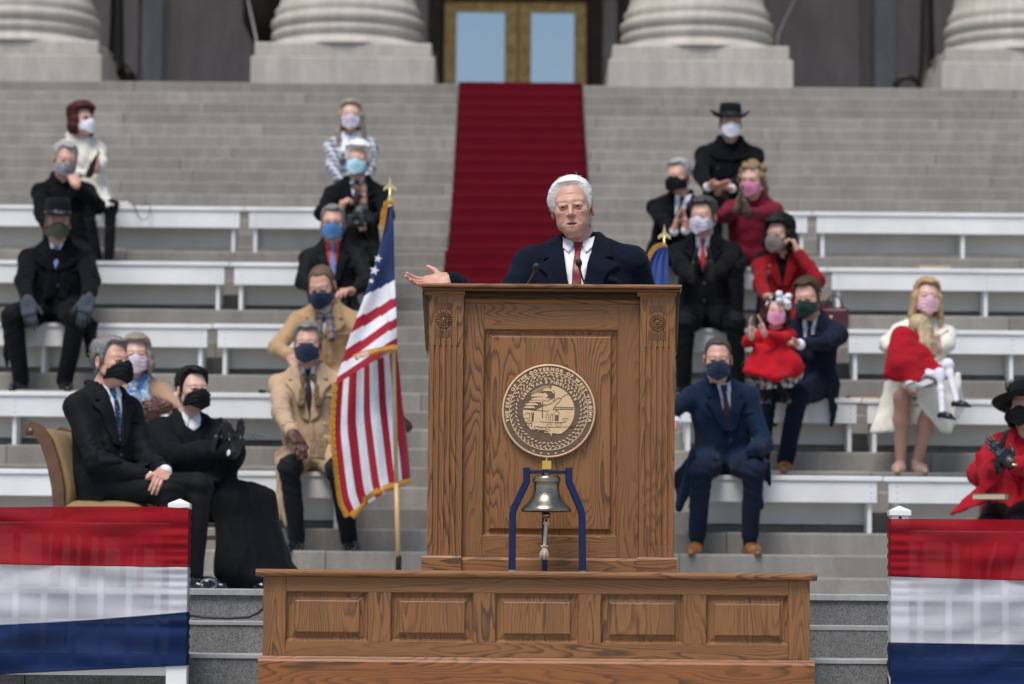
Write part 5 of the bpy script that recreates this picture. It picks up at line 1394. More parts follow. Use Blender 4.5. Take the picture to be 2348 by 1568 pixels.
        for (u, v) in buttons:
            p = Vector(o + ex * u * k + ez * v * k); hit = s.bvh.ray_cast(p + Vector(fr) * .5, -Vector(fr), 1.0)
            if hit[0]: MB().lathe([(.0125, -.003), (.0125, .002), (.010, .0045), (.003, .0035), (0, .0035)], 12, M=Matrix.Translation(hit[0] + hit[1] * .002) @ hit[1].to_track_quat('Z', 'Y').to_matrix().to_4x4()).build('button', but_mat or M_BLK, s.e)
    def trousers(s, mat, r=1.0, name='trousers', hem=.0, upper=.084):
        k = s.k; L = [cap(s.pel - s.X * .07 * k, s.pel + s.X * .07 * k, .115 * k, k=.04)]
        for sd, (hp, kn, t, fd) in s.legs.items():
            an = t + (kn - t) * hem; L += [cap(hp, kn, upper * k * r, .068 * k * r, k=.035), cap(kn, an, .066 * k * r, .054 * k * r, k=.02), ell(kn + A3((0, 0, .008)), (.066 * k, .066 * k, .064 * k), k=.03)]
        V, Q = solid(L, s.ch, it=2); N = vnormals(V, Q); d = np.zeros(len(V))
        for sd, (hp, kn, t, fd) in s.legs.items():
            dist = np.linalg.norm(V - kn, axis=1); ax_ = (t - kn) / np.linalg.norm(t - kn); d += .004 * np.exp(-(dist / .14) ** 2) * np.sin((V - kn) @ ax_ * 95 + 2.5 * np.sin(V @ A3((25, 13, 9))))
        V = wrinkle(V + N * d[:, None], N, .006, 22, s.seed + 3); obj(name, mesh_np(name, V, Q), mat, s.e)
    def shoes(s, mat, sock=None, sole=None, heel=0.0):
        k = s.k
        for sd, (hp, kn, t, fd) in s.legs.items():
            f = A3((fd[0], fd[1], 0)); f /= np.linalg.norm(f); z = A3((0, 0, 1)); pt = fd[2]; fz = f + z * pt * .5; fz /= np.linalg.norm(fz); b = t - z * .045 * k; sdv = np.cross(f, z)
            L = [cap(b - f * .035 * k + z * heel, b + fz * .09 * k, .036 * k, .036 * k, k=.02), cap(b + fz * .08 * k - z * .006, b + fz * .165 * k - z * .012 * k, .034 * k, .022 * k, k=.03), cap(b + z * (.04 * k + heel), b + fz * .05 * k, .036 * k, .034 * k, k=.02)]
            L.append(cap(b + fz * .085 * k + sdv * .012, b + fz * .085 * k - sdv * .012, .036 * k, k=.02))
            Vs, Qs = solid(L, .0075); zc = b[2] - .026 * k; Vs[:, 2] = np.maximum(Vs[:, 2], zc + np.minimum(0, ((Vs - b) @ f) * pt * .5)); obj('shoe', mesh_np('shoe', Vs, Qs), mat, s.e)
            if sock is not None: Vs, Qs = solid([cap(t - z * .02, t + (kn - t) * .16, .040 * k, .046 * k)], .01); obj('sock', mesh_np('sock', Vs, Qs), sock, s.e)
    # ---- head dress
    def hl(s, p): return s.RH @ A3(p) * s.hk + s.hc
    def hair(s, mat, style='short', vol=.008, top=.010, line=.088, seed=0, amp=.003, name='hair', part=0, asym=0.0, rec=.012, quiff=.8):
        """scalp shell whose thickness fades to nothing at the hairline, plus hanging locks for long styles"""
        h = min(.0055, s.fine * 1.2) / s.hk; r = np.random.RandomState(seed + 40)
        sk = [ell((0, .018, .038), (.076, .097, .083), k=.02), ell((0, -.030, -.022), (.064, .066, .088), k=.035), cap((0, .020, -.05), (0, .05, -.14), .052, .056, k=.02)]
        F, lo, ax = field(sk + [ell((0, .02, .03), (.13, .15, .14), k=0, sub=False)][:0] + sk, h, pad=.055)
        X, Y, Z = np.meshgrid(*ax, indexing='ij')
        F = feval(sk, np.stack([X, Y, Z], -1))
        if style in ('short', 'balding'): zb = np.interp(Y, [-.11, -.060, -.046, -.036, -.026, -.012, .004, .030, .042, .058, .13], [line, line - .004, line - .014, .036, .002, -.024, .026, .026, -.030, -.074, -.084])
        else: zb = np.interp(Y, [-.11, -.075, -.058, -.040, -.022, -.008, .13], [line, line - .006, line - .022, .028, -.030, -.075, -.10])
        zb = zb + rec * np.exp(-((np.abs(X) - .046) / .018) ** 2 - ((Y + .062) / .03) ** 2)
        g = np.clip((Z - zb) / .015, -.5, 1); sm = np.where(g > 0, g * g * (3 - 2 * g), g)
        an = np.arctan2(X, Z + .03); wv = 3 * np.sin(Y * 38 + seed) + 2 * np.sin(an * 4 + Y * 25 + seed)
        streak = .5 * np.sin(an * 26 + wv) + .3 * np.sin(an * 61 + wv * 2 + 1) + .2 * np.sin(Y * 90 + an * 20 + wv)
        T = vol + top * np.clip(Z / .10, 0, 1) ** 1.5 + asym * np.clip(-X / .07, 0, 1) * np.clip(1 - np.abs(Z - .03) / .1, 0, 1) + quiff * top * np.clip(-Y / .07, 0, 1) * np.clip((Z - .03) / .06, 0, 1)
        T = T + amp * streak
        if style == 'balding': T = T * (1 - np.exp(-((X / .050) ** 4) - ((Y + .02) / .075) ** 4) * (Z > .05) * 1.5)
        F = F - (np.where(sm > 0, T * sm, sm * .03) - .0005)
        if style in ('long', 'bob', 'curly'):
            L = []; zl = -.235 if style == 'long' else -.115
            if style == 'curly':
                for _ in range(60):
                    v = r.normal(size=3); v /= np.linalg.norm(v); v[1] = abs(v[1]) if v[2] < .25 else v[1]; c = A3((0, .022, .035)) + v * A3((.088, .10, .088)); c[2] = max(c[2], -.11); L.append(ell(c, tuple(r.uniform(.018, .028, 3)), k=.010))
                for sd in (-1, 1):
                    for i in range(5): L.append(ell((sd * (.084 + .012 * (i % 2)), -.012 + .012 * i, .02 - .032 * i), (.022, .026, .024), k=.012))
            else:
                for sd in (-1, 1):
                    for i in range(9):
                        f = i / 8; y0 = -.030 + f * .115; x0 = sd * (.074 - .05 * max(0, f - .45) * 1.6); sw = r.uniform(-.012, .012); z1 = zl * r.uniform(.86, 1.06); rr_ = r.uniform(.013, .019) + vol * .5
                        L += [cap((x0 * .55, y0 * .8, .085), (x0 * 1.06, y0, .0), .016, rr_, k=.016), cap((x0 * 1.06, y0, .0), (x0 * 1.22 + sw * .4, y0 + sw, z1 * .55), rr_, rr_, k=.016), cap((x0 * 1.22 + sw * .4, y0 + sw, z1 * .55), (x0 * 1.20 + sw - (sd * .016 if style == 'bob' else 0), y0 - .004 - (.02 if f < .3 else 0), z1), rr_, rr_ * .55, k=.016)]
            lo2 = np.min([q.bb[0] for q in L], 0); 
            F2, lo3, ax3 = field(L, h, pad=.05)
            # common grid large enough for shell and locks
            lo_n = np.minimum(lo, lo3); hi_n = np.maximum([a[-1] for a in ax], [a[-1] for a in ax3]); n = np.ceil((hi_n - lo_n) / h).astype(int) + 1
            G = np.full(n, .3)
            for Fi, li in ((F, lo), (F2, lo3)):
                o = np.round((li - lo_n) / h).astype(int); sl = tuple(slice(o[i], min(o[i] + Fi.shape[i], n[i])) for i in range(3)); Fi = Fi[tuple(slice(0, sl[i].stop - sl[i].start) for i in range(3))]
                G[sl] = smin(G[sl], Fi, .008)
            axn = [lo_n[i] + h * np.arange(n[i]) for i in range(3)]; cut = [rbox((part, -.115, line - .140), (.050, .068, .115), None, .016, k=.014, sub=True), rbox((0, -.12, -.16), (.056, .075, .10), None, .016, k=.014, sub=True)]
            Xn = np.stack(np.meshgrid(*axn, indexing='ij'), -1)
            for q in cut: G = -smin(-G, q.d(Xn), q.k)
            F, lo = G, lo_n
        V, Q = nets(F, lo, h); V = relax(V, Q, 1, .4); N = vnormals(V, Q); l = V
        if style in ('long', 'bob'):
            ph = np.arctan2(l[:, 0], l[:, 1]) * 44 + 3 * np.sin(l[:, 2] * 35 + seed); V = V + N * (amp * .8 * (np.sin(ph) * .6 + .4 * np.sin(ph * 2.1)))[:, None]
        VW = V @ s.RH.T * s.hk + s.hc
        obj(name, mesh_np(name, VW, Q), mat, s.e); s.hairV = (VW, N @ s.RH.T, l)
    def wisps(s, mat, n=260, length=.05, rad_=.0007, seed=1, wind=(-.4, .1, .7), lo=.01, lift=.5, side=0.0):
        """loose strands standing off the hair"""
        V, N, l = s.hairV; r = np.random.RandomState(seed); idx = [i for i in r.permutation(len(V)) if l[i, 2] > lo][:n]; m = MB(); wv = A3(wind)
        for i in idx:
            d = N[i] * r.uniform(.04, lift) + s.RH @ A3((r.normal() * (.3 if lift > .3 else .10) + side * (1 if l[i, 0] < .02 else -.3), .7, .1 + r.normal() * (.25 if lift > .3 else .08) - (.7 if abs(l[i, 0]) > .06 else 0))) * .9 + wv * r.uniform(0, .5); d /= np.linalg.norm(d); L = length * r.uniform(.4, 1.2); t2 = s.RH @ A3((r.normal() * .5, .5, -.6)) * (.4 if lift > .3 else .12) - N[i] * (.30 if lift < .3 else 0)
            p = V[i] - N[i] * .002; m.tube([p, p + d * L * .35, p + (d + t2 * .5) * L * .7, p + (d * .9 + t2) * L], [rad_, rad_, rad_ * .8, rad_ * .3], 4)
        o = m.build('hair_strands', mat, s.e, fix=False); o['kind'] = 'stuff'
    def mask(s, mat, size=1.0, top=.000, low=-.122, straps=True, puff=.007, strap_mat=None, side=-.012):
        face = [q for q in head_prims({'old': False}) if not q.sub][:15]; face += [cap((0, -.105, -.012), (0, -.098, -.105), .016, .020, k=.04), ell((0, -.088, -.07), (.045, .024, .04), k=.04), ell((0, -.06, -.108), (.040, .038, .022), k=.03)]
        face = face[:10] + face[10:]
        h = .0048; F, lo, ax = field(face, h, pad=.03)
        X, Y, Z = np.meshgrid(*ax, indexing='ij'); tz = top - .30 * np.abs(X) * (1 + 4 * np.abs(X)) + .004; bz_ = low + .5 * np.abs(X)
        reg = np.maximum(np.maximum(Z - tz, bz_ - Z), Y - (side - .0 * np.abs(X)))
        reg = np.maximum(reg, np.abs(X) - .072)
        Fm = np.maximum(np.abs(F - puff) - .0048, reg)
        V, Q = nets(Fm, lo, h); V = relax(V, Q, 1)
        N = vnormals(V, Q); V = V + N * (.0016 * np.sin(V[:, 2] * 240 + 6 * np.sin(V[:, 0] * 40)))[:, None]
        o = obj('face_mask', mesh_np('mask', V @ s.RH.T * s.hk + s.hc, Q), mat, s.e)
        if straps:
            for sd in (-1, 1):
                for z0, z1 in ((-.018, .012), (-.085, -.034)):
                    pts = [s.hl((sd * (.066 if z0 > -.05 else .060), -.024, z0)), s.hl((sd * .0805, -.004, (z0 + z1) / 2)), s.hl((sd * .0845, .010, z1))]; MB().tube(pts, .0018 * s.hk, 6).build('ear_loop', strap_mat or mat, s.e)
    def glasses(s, dark=False):
        e = empty('glasses', (0, 0, 0)); e.parent = s.e
        for sd in (-1, 1):
            pts = [s.hl((sd * .033 + .023 * math.cos(a), -.104 + .006 * abs(math.cos(a)), -.001 + (.019 if dark else .016) * math.sin(a))) for a in np.linspace(0, 2 * math.pi, 17)]
            MB().tube(pts, .0016, 6).build('rim', M_WIRE, e)
            if dark: MB().add(pts[:-1], [tuple(range(16))]).build('lens', M_LENS, e)
            MB().tube([s.hl((sd * .056, -.096, .004)), s.hl((sd * .078, -.05, .006)), s.hl((sd * .083, .005, .004))], .0016, 6).build('temple', M_WIRE, e)
        MB().tube([s.hl((-.011, -.106, .001)), s.hl((0, -.112, .004)), s.hl((.011, -.106, .001))], .0016, 6).build('bridge', M_WIRE, e)
    def hat(s, mat, band, brim=.062, crown=.105, curl=.02, dip=0.0, z0=.062, tilt=(0, 0), wid=.088, pinch=.5, scale=1.0):
        e = empty('hat', (0, 0, 0)); e.parent = s.e; Rt = R3(0, tilt[0], tilt[1]); seg = 48
        def pt(a, r, z): return s.hl(Rt @ A3((wid * r * math.sin(a), -wid * 1.18 * r * math.cos(a) + .0, z)) * scale + A3((0, .012, z0)))
        V = []; F = []; rings = [(1.0 + brim / wid, 'b1'), (1.0 + brim / wid * .7, 'b'), (1 + brim / wid * .35, 'b'), (1.0, 'c0'), (.985, .35), (.955, .7), (.90, .93), (.78, 1.0), (.55, .96), (.25, .88), (.0, .86)]
        for r, h in rings:
            for k in range(seg):
                a = 2 * math.pi * k / seg
                if isinstance(h, str):
                    f = (r - 1) / (brim / wid); z = curl * f * f * abs(math.sin(a)) ** 2 * 2 - dip * f * abs(math.cos(a)) ** 1.0 * (1 if math.cos(a) > 0 else .4); rr = r
                else:
                    z = crown * h; pf = pinch * max(0, math.cos(a)) ** 3 * max(0, h - .4); rr = r * (1 - .25 * pf); z -= .012 * math.sin(min(1, h) * math.pi) * 0
                    if h < .97 and r < .6: z -= .012 * pinch
                V.append(pt(a, rr, z))
        for i in range(len(rings) - 1):
            for k in range(seg): F.append((i * seg + k, i * seg + (k + 1) % seg, (i + 1) * seg + (k + 1) % seg, (i + 1) * seg + k))
        o = obj('hat_body', mesh_np('hat', V, F), mat, e); o.modifiers.new('t', 'SOLIDIFY').thickness = .004
        V = []; F = []
        for z, r in ((.002, 1.004), (.003, 1.012), (.026, 1.008), (.027, .998)):
            for k in range(seg): V.append(pt(2 * math.pi * k / seg, r, z))
        for i in range(3):
            for k in range(seg): F.append((i * seg + k, i * seg + (k + 1) % seg, (i + 1) * seg + (k + 1) % seg, (i + 1) * seg + k))
        obj('hat_band', mesh_np('band', V, F), band, e)
        return pt, e
    def scarf(s, mat, tails=True, r=.032, length=.30, sides=(-1, 1), tr=.030):
        k = s.k; L = []; c0 = s.nk
        for sd in (-1, 1):
            pts = [c0 - s.Fr * .070 * k + s.up * .03, c0 + s.X * sd * .072 * k - s.Fr * .02 + s.up * .02, c0 + s.X * sd * .060 * k + s.Fr * .055 * k - s.up * .015, c0 + s.X * sd * .020 * k + s.Fr * .098 * k - s.up * .060]
            for a, b in zip(pts[:-1], pts[1:]): L.append(cap(a, b, r * k, k=.02))
        if tails:
            for sd in sides:
                a = c0 + s.X * sd * .035 * k + s.Fr * .100 * k - s.up * .055 * k; b = c0 + s.X * sd * .050 * k + s.Fr * .150 * k - s.up * length * k; L += [cap(a, b, tr * k, tr * 1.1 * k, k=.02), cap(a + s.X * tr * .7, b + s.X * tr * .7, tr * .95 * k, tr * k, k=.02)]
        V, Q = solid(L, .008); N = vnormals(V, Q); V = wrinkle(V, N, .009, 60, s.seed + 9); obj('scarf', mesh_np('scarf', V, Q), mat, s.e)
    def blob(s, name, prims, mat, h=.008, wr=.005, scale=40, it=2):
        V, Q = solid(prims, h, it=it); N = vnormals(V, Q); V = wrinkle(V, N, wr, scale, s.seed + 5) if wr else V
        return obj(name, mesh_np(name, V, Q), mat, s.e)
    def p(s, px, py, Y): return s.loc(P(px, py, Y))
# ================================================================== THE CAST
BLACK = cloth('black_wool', (.0042, .0048, .0062), sheen=.02, rough=.95, spec=.12); BLACK2 = cloth('black_suiting', (.0034, .0040, .0054), sheen=.015, rough=.75, weave=1400, spec=.18); ROBE = cloth('black_robe_cloth', (.0030, .0038, .0052), sheen=.02, rough=.8, weave=1600, spec=.16)
NAVYC = cloth('navy_overcoat', (.0046, .0072, .0160), sheen=.03, rough=.95, spec=.12); NAVY2 = cloth('navy_suiting', (.0052, .0100, .0260), sheen=.03, rough=.85, spec=.15); BLUEC = cloth('blue_overcoat', (.0060, .0165, .0420), sheen=.05, rough=.92, spec=.15); BLUET = cloth('blue_trousers', (.0048, .0105, .0270), rough=.85, sheen=.02)
CAMEL = cloth('camel_wool', (.46, .320, .205), sheen=.08, rough=.95, var=.1); CAMEL2 = cloth('camel_wool_darker', (.42, .270, .145), sheen=.08, rough=.95, var=.1); TANC = cloth('tan_wool', (.40, .245, .16), sheen=.2, var=.1)
CREAM = cloth('cream_wool', (.74, .70, .60), sheen=.25, rough=.95, var=.06); IVORY = cloth('ivory_boucle', (.68, .65, .56), sheen=.2, rough=.95, var=.1, weave=250)
RED = cloth('red_wool', (.34, .006, .016), sheen=.05, rough=.95, var=.12); DRED = cloth('crimson_quilt', (.150, .004, .018), sheen=.04, rough=.8); SCAR = cloth('scarlet_wool', (.42, .005, .014), sheen=.05, rough=.95, var=.1); RED2 = cloth('deep_red_wool', (.22, .004, .010), sheen=.05, rough=.95)
SHIRT = cloth('white_shirt', (.76, .77, .82), rough=.7, sheen=.05, var=.04); TIER = cloth('red_silk_tie', (.20, .006, .014), rough=.45, sheen=.2, spec=.5); TIEBR = cloth('bright_red_tie', (.42, .012, .018), rough=.45, sheen=.2, spec=.5); TIED = cloth('dark_tie', (.03, .016, .02), rough=.5)
CORAL = cloth('coral_shirt', (.58, .07, .055), rough=.8); LILAC = cloth('lilac_shirt', (.52, .50, .66), rough=.7, var=.05)
MBLACK = cloth('black_mask', (.0045, .0050, .0065), rough=.8, sheen=.02); MWHITE = cloth('white_mask', (.74, .74, .80), rough=.8, var=.04); MNAVY = cloth('navy_mask', (.013, .024, .055), rough=.8); MBLUE = cloth('blue_mask', (.075, .19, .42), rough=.8); MAQUA = cloth('aqua_surgical_mask', (.42, .66, .76), rough=.8, var=.05)
MGREY = cloth('grey_mask', (.20, .165, .155), rough=.8); MGREEN = cloth('dark_green_mask', (.014, .030, .028), rough=.8); MPINK = cloth('pale_pink_mask', (.68, .42, .47), rough=.8, var=.06)
LEATH = paint('black_leather', (.010, .010, .012), rough=.30, var=.3, scale=40, bump=.001); LEATHBR = paint('brown_leather_glove', (.095, .035, .026), rough=.45, var=.3, scale=40, bump=.001); GLGREY = cloth('grey_knit_glove', (.050, .064, .080), rough=.9); SHOEB = paint('polished_black_shoe', (.008, .008, .009), rough=.12, var=.2, coat=.4); SHOEBR = paint('brown_leather_shoe', (.23, .095, .028), rough=.30, var=.35, scale=16, coat=.2); NUDE = paint('nude_pump', (.50, .32, .24), rough=.35, var=.08)
FELT = cloth('black_felt', (.0040, .0065, .0080), sheen=.03, rough=.95); BANDK = cloth('black_ribbon', (.018, .020, .022), rough=.4); STOCK = cloth('dark_stocking', (.0045, .0050, .0070), rough=.6, sheen=.02)
def blotch(name, cols, scale=45, base=None, rough=.85):
    if name in MATS: return MATS[name]
    t = NT(name); v = t.coords(rand=2.0); vo = t.n('TexVoronoi', Scale=float(scale)); nz = t.n('TexNoise', Scale=scale * .6, Detail=2.0); t.l(v, nz.inputs['Vector'])
    mx = t.mix(.25, v, nz.outputs['Color']); t.l(mx, vo.inputs['Vector']); sx_ = t.n('SeparateColor'); t.l(vo.outputs['Color'], sx_.inputs[0])
    n = len(cols); r = t.n('ValToRGB'); r.color_ramp.interpolation = 'CONSTANT'
    while len(r.color_ramp.elements) < n: r.color_ramp.elements.new(.5)
    for i, c in enumerate(cols): r.color_ramp.elements[i].position = i / n; r.color_ramp.elements[i].color = (*c, 1)
    t.l(sx_.outputs[0], r.inputs[0]); t.base(r.outputs[0]); t.set(rough=rough, sheen=.1, spec=.2); MATS[name] = t.m; return t.m
def plaid(name, cols, f=28.0, soft=False):
    """cols: ground, dark line, light line; checks from two crossed band sets"""
    if name in MATS: return MATS[name]
    t = NT(name); v = t.coords(); sp = t.n('SeparateXYZ'); t.l(v, sp.inputs[0]); outs = []
    for ax in ('X', 'Z'):
        m = t.n('Math', operation='MULTIPLY'); m.inputs[1].default_value = f; t.l(sp.outputs[ax], m.inputs[0]); a = t.n('Math', operation='ADD'); t.l(m.outputs[0], a.inputs[0])
        m2 = t.n('Math', operation='MULTIPLY'); m2.inputs[1].default_value = f * .6; t.l(sp.outputs['Y'], m2.inputs[0]); t.l(m2.outputs[0], a.inputs[1])
        fr = t.n('Math', operation='FRACT'); t.l(a.outputs[0], fr.inputs[0]); outs.append(fr.outputs[0])
    c = t.mix(t.ramp(outs[0], [(.0, (.75, .75, .75)), (.38, (.75, .75, .75)), (.42, (0, 0, 0)), (.95, (0, 0, 0))]), cols[0], cols[1])
    c = t.mix(t.ramp(outs[1], [(.0, (.75, .75, .75)), (.38, (.75, .75, .75)), (.42, (0, 0, 0)), (.95, (0, 0, 0))]), c, cols[1])
    if len(cols) > 2:
        for o in outs: c = t.mix(t.ramp(o, [(.60, (0, 0, 0)), (.63, (.9, .9, .9)), (.72, (.9, .9, .9)), (.75, (0, 0, 0))]), c, cols[2])
    t.base(c); t.set(rough=.9, sheen=.2, spec=.2); t.bump(t.noise(v, 300, 2), .0012, .4); MATS[name] = t.m; return t.m
MCAMO = blotch('camouflage_mask', [(.045, .065, .035), (.020, .026, .016), (.10, .085, .05), (.06, .07, .045)], 60); MFLOR = blotch('floral_mask', [(.74, .68, .72), (.62, .20, .28), (.72, .70, .76), (.24, .30, .52), (.75, .72, .74)], 90); MPAT = blotch('patterned_white_mask', [(.74, .74, .80), (.74, .74, .80), (.10, .14, .42), (.74, .74, .80), (.55, .20, .22), (.74, .74, .78)], 60); MMULT = blotch('yellow_blue_mask', [(.05, .09, .26), (.50, .36, .06), (.42, .46, .55), (.04, .06, .16)], 60); MPINKF = blotch('bright_pink_mask', [(.68, .14, .34), (.72, .34, .46), (.60, .10, .28), (.74, .45, .52)], 80)
PLAIDC = plaid('grey_plaid_coat', [(.40, .42, .47), (.075, .08, .11), (.62, .62, .66)], 14); PLAIDS = plaid('tan_plaid_scarf', [(.42, .31, .21), (.05, .045, .05), (.40, .10, .08)], 18); PLAIDK = plaid('black_white_plaid', [(.60, .60, .60), (.012, .012, .016), (.55, .53, .50)], 16); PLAIDG = plaid('grey_brown_scarf', [(.33, .29, .27), (.05, .045, .06), (.30, .10, .10)], 20); BSCARF = blotch('blue_print_scarf', [(.05, .17, .46), (.46, .52, .56), (.09, .28, .60), (.55, .50, .40), (.03, .08, .22)], 40); LEOP = blotch('leopard_glove', [(.13, .085, .055), (.02, .014, .011), (.16, .11, .07), (.03, .02, .015)], 70); WRAP = blotch('brown_print_scarf', [(.20, .12, .06), (.05, .035, .02), (.26, .17, .09), (.09, .06, .035)], 60)
BTIE = blotch('blue_pattern_tie', [(.13, .20, .46), (.32, .38, .60), (.09, .13, .34)], 60); BTIE2 = blotch('dark_blue_stripe_tie', [(.012, .02, .045), (.10, .27, .55), (.012, .018, .03), (.02, .03, .06)], 40)
HW = hair_mat('white', (.80, .79, .77), .12); HG = hair_mat('grey', (.20, .19, .18), .55); HSG = hair_mat('silver', (.36, .35, .34), .4); HDG = hair_mat('dark_grey', (.060, .056, .052), .6); HBK = hair_mat('black', (.0065, .0058, .0055), .5); HDB = hair_mat('dark_brown', (.030, .019, .012), .5); HBR = hair_mat('brown', (.062, .037, .021), .5); HBL = hair_mat('blond', (.44, .30, .16), .4); HPB = hair_mat('pale_blond', (.52, .40, .25), .3); HRD = hair_mat('auburn', (.055, .011, .008), .5); HAB = hair_mat('ash_blond', (.30, .25, .20), .45); HBB = hair_mat('brown_blond', (.24, .155, .085), .5)

def seatp(row, px, dy=.13): 
    r = ROWS[row]; Y = r['D'] + dy; return (PX(px, {1: 484, 2: 612, 3: 751, 4: 906, 5: 1087}[row], Y), Y, r['seat'])
def ft(pr, row, px, dy=-.20, down=1):
    r = ROWS[row]; Y = r['D'] + dy - .33 * (down - 1); z = r['z'] - .14 * down; w_ = Vector((PX(px, 1371 - (z + .03) / Y * FPX, Y), Y, z)); return pr.loc(w_)
def sit(label, row, px, head, feet, dyh=.08, **kw):
    kn = kw.pop('kn', .12); p = Person(label, seatp(row, px), kw.pop('yaw', 0), head, ROWS[row]['D'] + dyh, **kw); dn = kw.get('down', 1)
    for sd, fx in zip((-1, 1), feet): p.leg(sd, ft(p, row, fx), px=False, pole=(sd * kn, -1, .6))
    return p
UPW = (0, -.15, 1)

# ---- the speaker
b0 = P(1322, 1312, 15.85); sp = Person('white-haired man in dark navy overcoat and red tie speaking at the lectern', (b0.x, 15.85, PF_Z), 0, (1312, 476), 15.80, tyaw=-8, hyaw=-6, hpitch=3, hroll=-5, k=1.14, hk=1.09, fine=.0026, coat_h=.0072, skin='ruddy', sh_w=.205, noff=(.026, 0, 0), shup=.014, shape={'old': 1, 'mouth': 1.0, 'jaw': .9, 'fat': .0, 'lid': .0026, 'brow': (.34, .26, .22)}, stand=(.02, .02, .98), bulk=1.05)
sp.arm(-1, (1030, 643, 15.50), pole=(.3, .08, -.9), pose='open', fd=(-1, -.22, -.16), pn=(.05, -.62, .78), lens=(.30, .30), size=1.0)
sp.arm(1, (1476, 800, 15.65), pole=(.2, .3, -1), pose='relaxed', fd=(0, -.3, -1), pn=(-1, 0, 0), lens=(.30, .27))
for sd in (-1, 1): sp.leg(sd, (sd * .12 + .02, -.02, 0.0), px=False, lens=(.45, .44))
sp.body(near=True)
sp.coat(NAVYC, collar=.024, loose=1.18, belly=.04, extra=[cap(sp.pel + A3((0, 0, .1)), sp.pel - A3((0, 0, .35)), .20, .21, k=.08), cap(sp.pel + A3((.08, 0, .1)), sp.pel + A3((.08, 0, -.35)), .16, .17, k=.08), cap(sp.pel + A3((-.08, 0, .1)), sp.pel + A3((-.08, 0, -.35)), .16, .17, k=.08)], wr=.009, name='overcoat', shoulder=1.06, sleeve=1.05)
sp.front(SHIRT, TIER, NAVYC, v_depth=.36, v_w=.066, lap_w=.098, off=(.0, 0))
sp.trousers(BLACK2); sp.shoes(SHOEB)
sp.hair(HW, 'short', vol=.010, top=.009, line=.100, seed=3, amp=.0013, asym=.017, rec=.004, quiff=.15); sp.wisps(HW, 1100, .030, .0006, 3, (0, 0, 0), lo=-.06, lift=.10, side=-.5); sp.wisps(HW, 120, .030, .0004, 9, (-.5, 0, .5), lo=.03)

# ---- man in black suit on the chair
s1 = Person('grey-haired man in black suit and black mask sitting on the gold chair', (CH1.x, CH1.y, .475), 68, (254, 829), 19.05, tyaw=42, hyaw=50, hpitch=0, hroll=0, k=1.06, hk=1.05, fine=.0035, coat_h=.0085, skin='ruddy', sh_w=.172, shape={'old': 1, 'brow': (.16, .11, .08)}, bulk=1.06)
s1.arm(-1, (338, 1094, 18.80), pole=(-.6, .5, -.8), lens=(.33, .285), pose='relaxed', fd=(1, -.35, -.22), pn=(-.1, -.1, -1)); s1.arm(1, (378, 1080, 18.80), pole=(.3, .2, -.9), lens=(.32, .28), pose='relaxed', fd=(-.15, -.9, -.50), pn=(-.4, -.2, -1))
s1.leg(-1, s1.loc((PX(398, 1345, 18.72), 18.72, 0.0)), px=False, fdir=(.9, -.35, 0), lens=(.44, .43)); s1.leg(1, s1.loc((PX(440, 1345, 18.86), 18.86, 0.0)), px=False, fdir=(1, -.2, 0), pole=(.15, -1, .6), lens=(.50, .46))
s1.body(near=True); s1.coat(BLACK2, skirt=.30, wr=.007, cuff=SHIRT, name='jacket', belly=.01); s1.front(SHIRT, BTIE2, BLACK2, v_depth=.30, v_w=.052, lap_w=.078, buttons=((.012, -.36),)); s1.trousers(BLACK2, r=1.08); s1.shoes(SHOEB, STOCK)
s1.hair(HG, 'short', vol=.010, top=.012, line=.094, seed=5, amp=.0018); s1.wisps(HSG, 500, .036, .0007, 4, (0, 0, 0), lo=-.06, lift=.15); s1.wisps(HDG, 500, .036, .0007, 14, (0, 0, 0), lo=-.06, lift=.15); s1.mask(MBLACK)

# ---- man in black robe
s2 = Person('dark-haired man in a black robe clapping black gloved hands, sitting on a wooden chair', (CH2.x, CH2.y, .475), 50, (441, 895), 19.68, tyaw=22, hyaw=30, hpitch=-2, k=1.0, hk=1.0, fine=.0038, coat_h=.0085, skin='light', shape={'brow': (.05, .03, .02)})
s2.arm(-1, (487, 1038, 19.30), pole=(-.6, .3, -.8), pose='flat', fd=(.32, -.15, 1), pn=(1, -.1, -.2), glove=LEATH); s2.arm(1, (536, 1042, 19.22), pole=(.8, .1, -.8), pose='flat', fd=(.34, -.1, 1), pn=(-.75, -.65, .2), glove=LEATH)
s2.leg(-1, s2.loc((PX(578, 1345, 19.35), 19.35, 0.0)), px=False); s2.leg(1, s2.loc((PX(632, 1345, 19.55), 19.55, 0.0)), px=False, fdir=(1, -.3, 0))
ex_ = []
for sd, (hp, kn, t, fd) in s2.legs.items(): ex_ += [cap(hp, kn, .115, .105, k=.06), cap(kn, t - A3((0, 0, .0)), .092, .105, k=.05), cap(t - A3((0, 0, .02)), t + A3((fd[0] * .10, fd[1] * .08, -.02)), .06, .045, k=.05)]
k1, k2 = s2.legs[-1], s2.legs[1]; ex_ += [tri(k1[1], k2[1], k1[2], .03, k=.05), tri(k2[1], k2[2], k1[2], .03, k=.05), tri(k1[0], k2[0], k1[1], .06, k=.05), tri(k2[0], k2[1], k1[1], .06, k=.05)] + [cap(k1[1] + (k2[1] - k1[1]) * f - A3((0, 0, .02)), k1[2] + (k2[2] - k1[2]) * f + A3((0, 0, .02)), .095, .115, k=.06) for f in (.2, .4, .6, .8)] + [cap(k1[1] + A3((-.02, .02, -.10)), k1[2] + A3((-.10, .06, .03)), .08, .10, k=.06), cap(k2[2], k2[2] + A3((.10, -.10, -.02)), .085, .05, k=.05)]
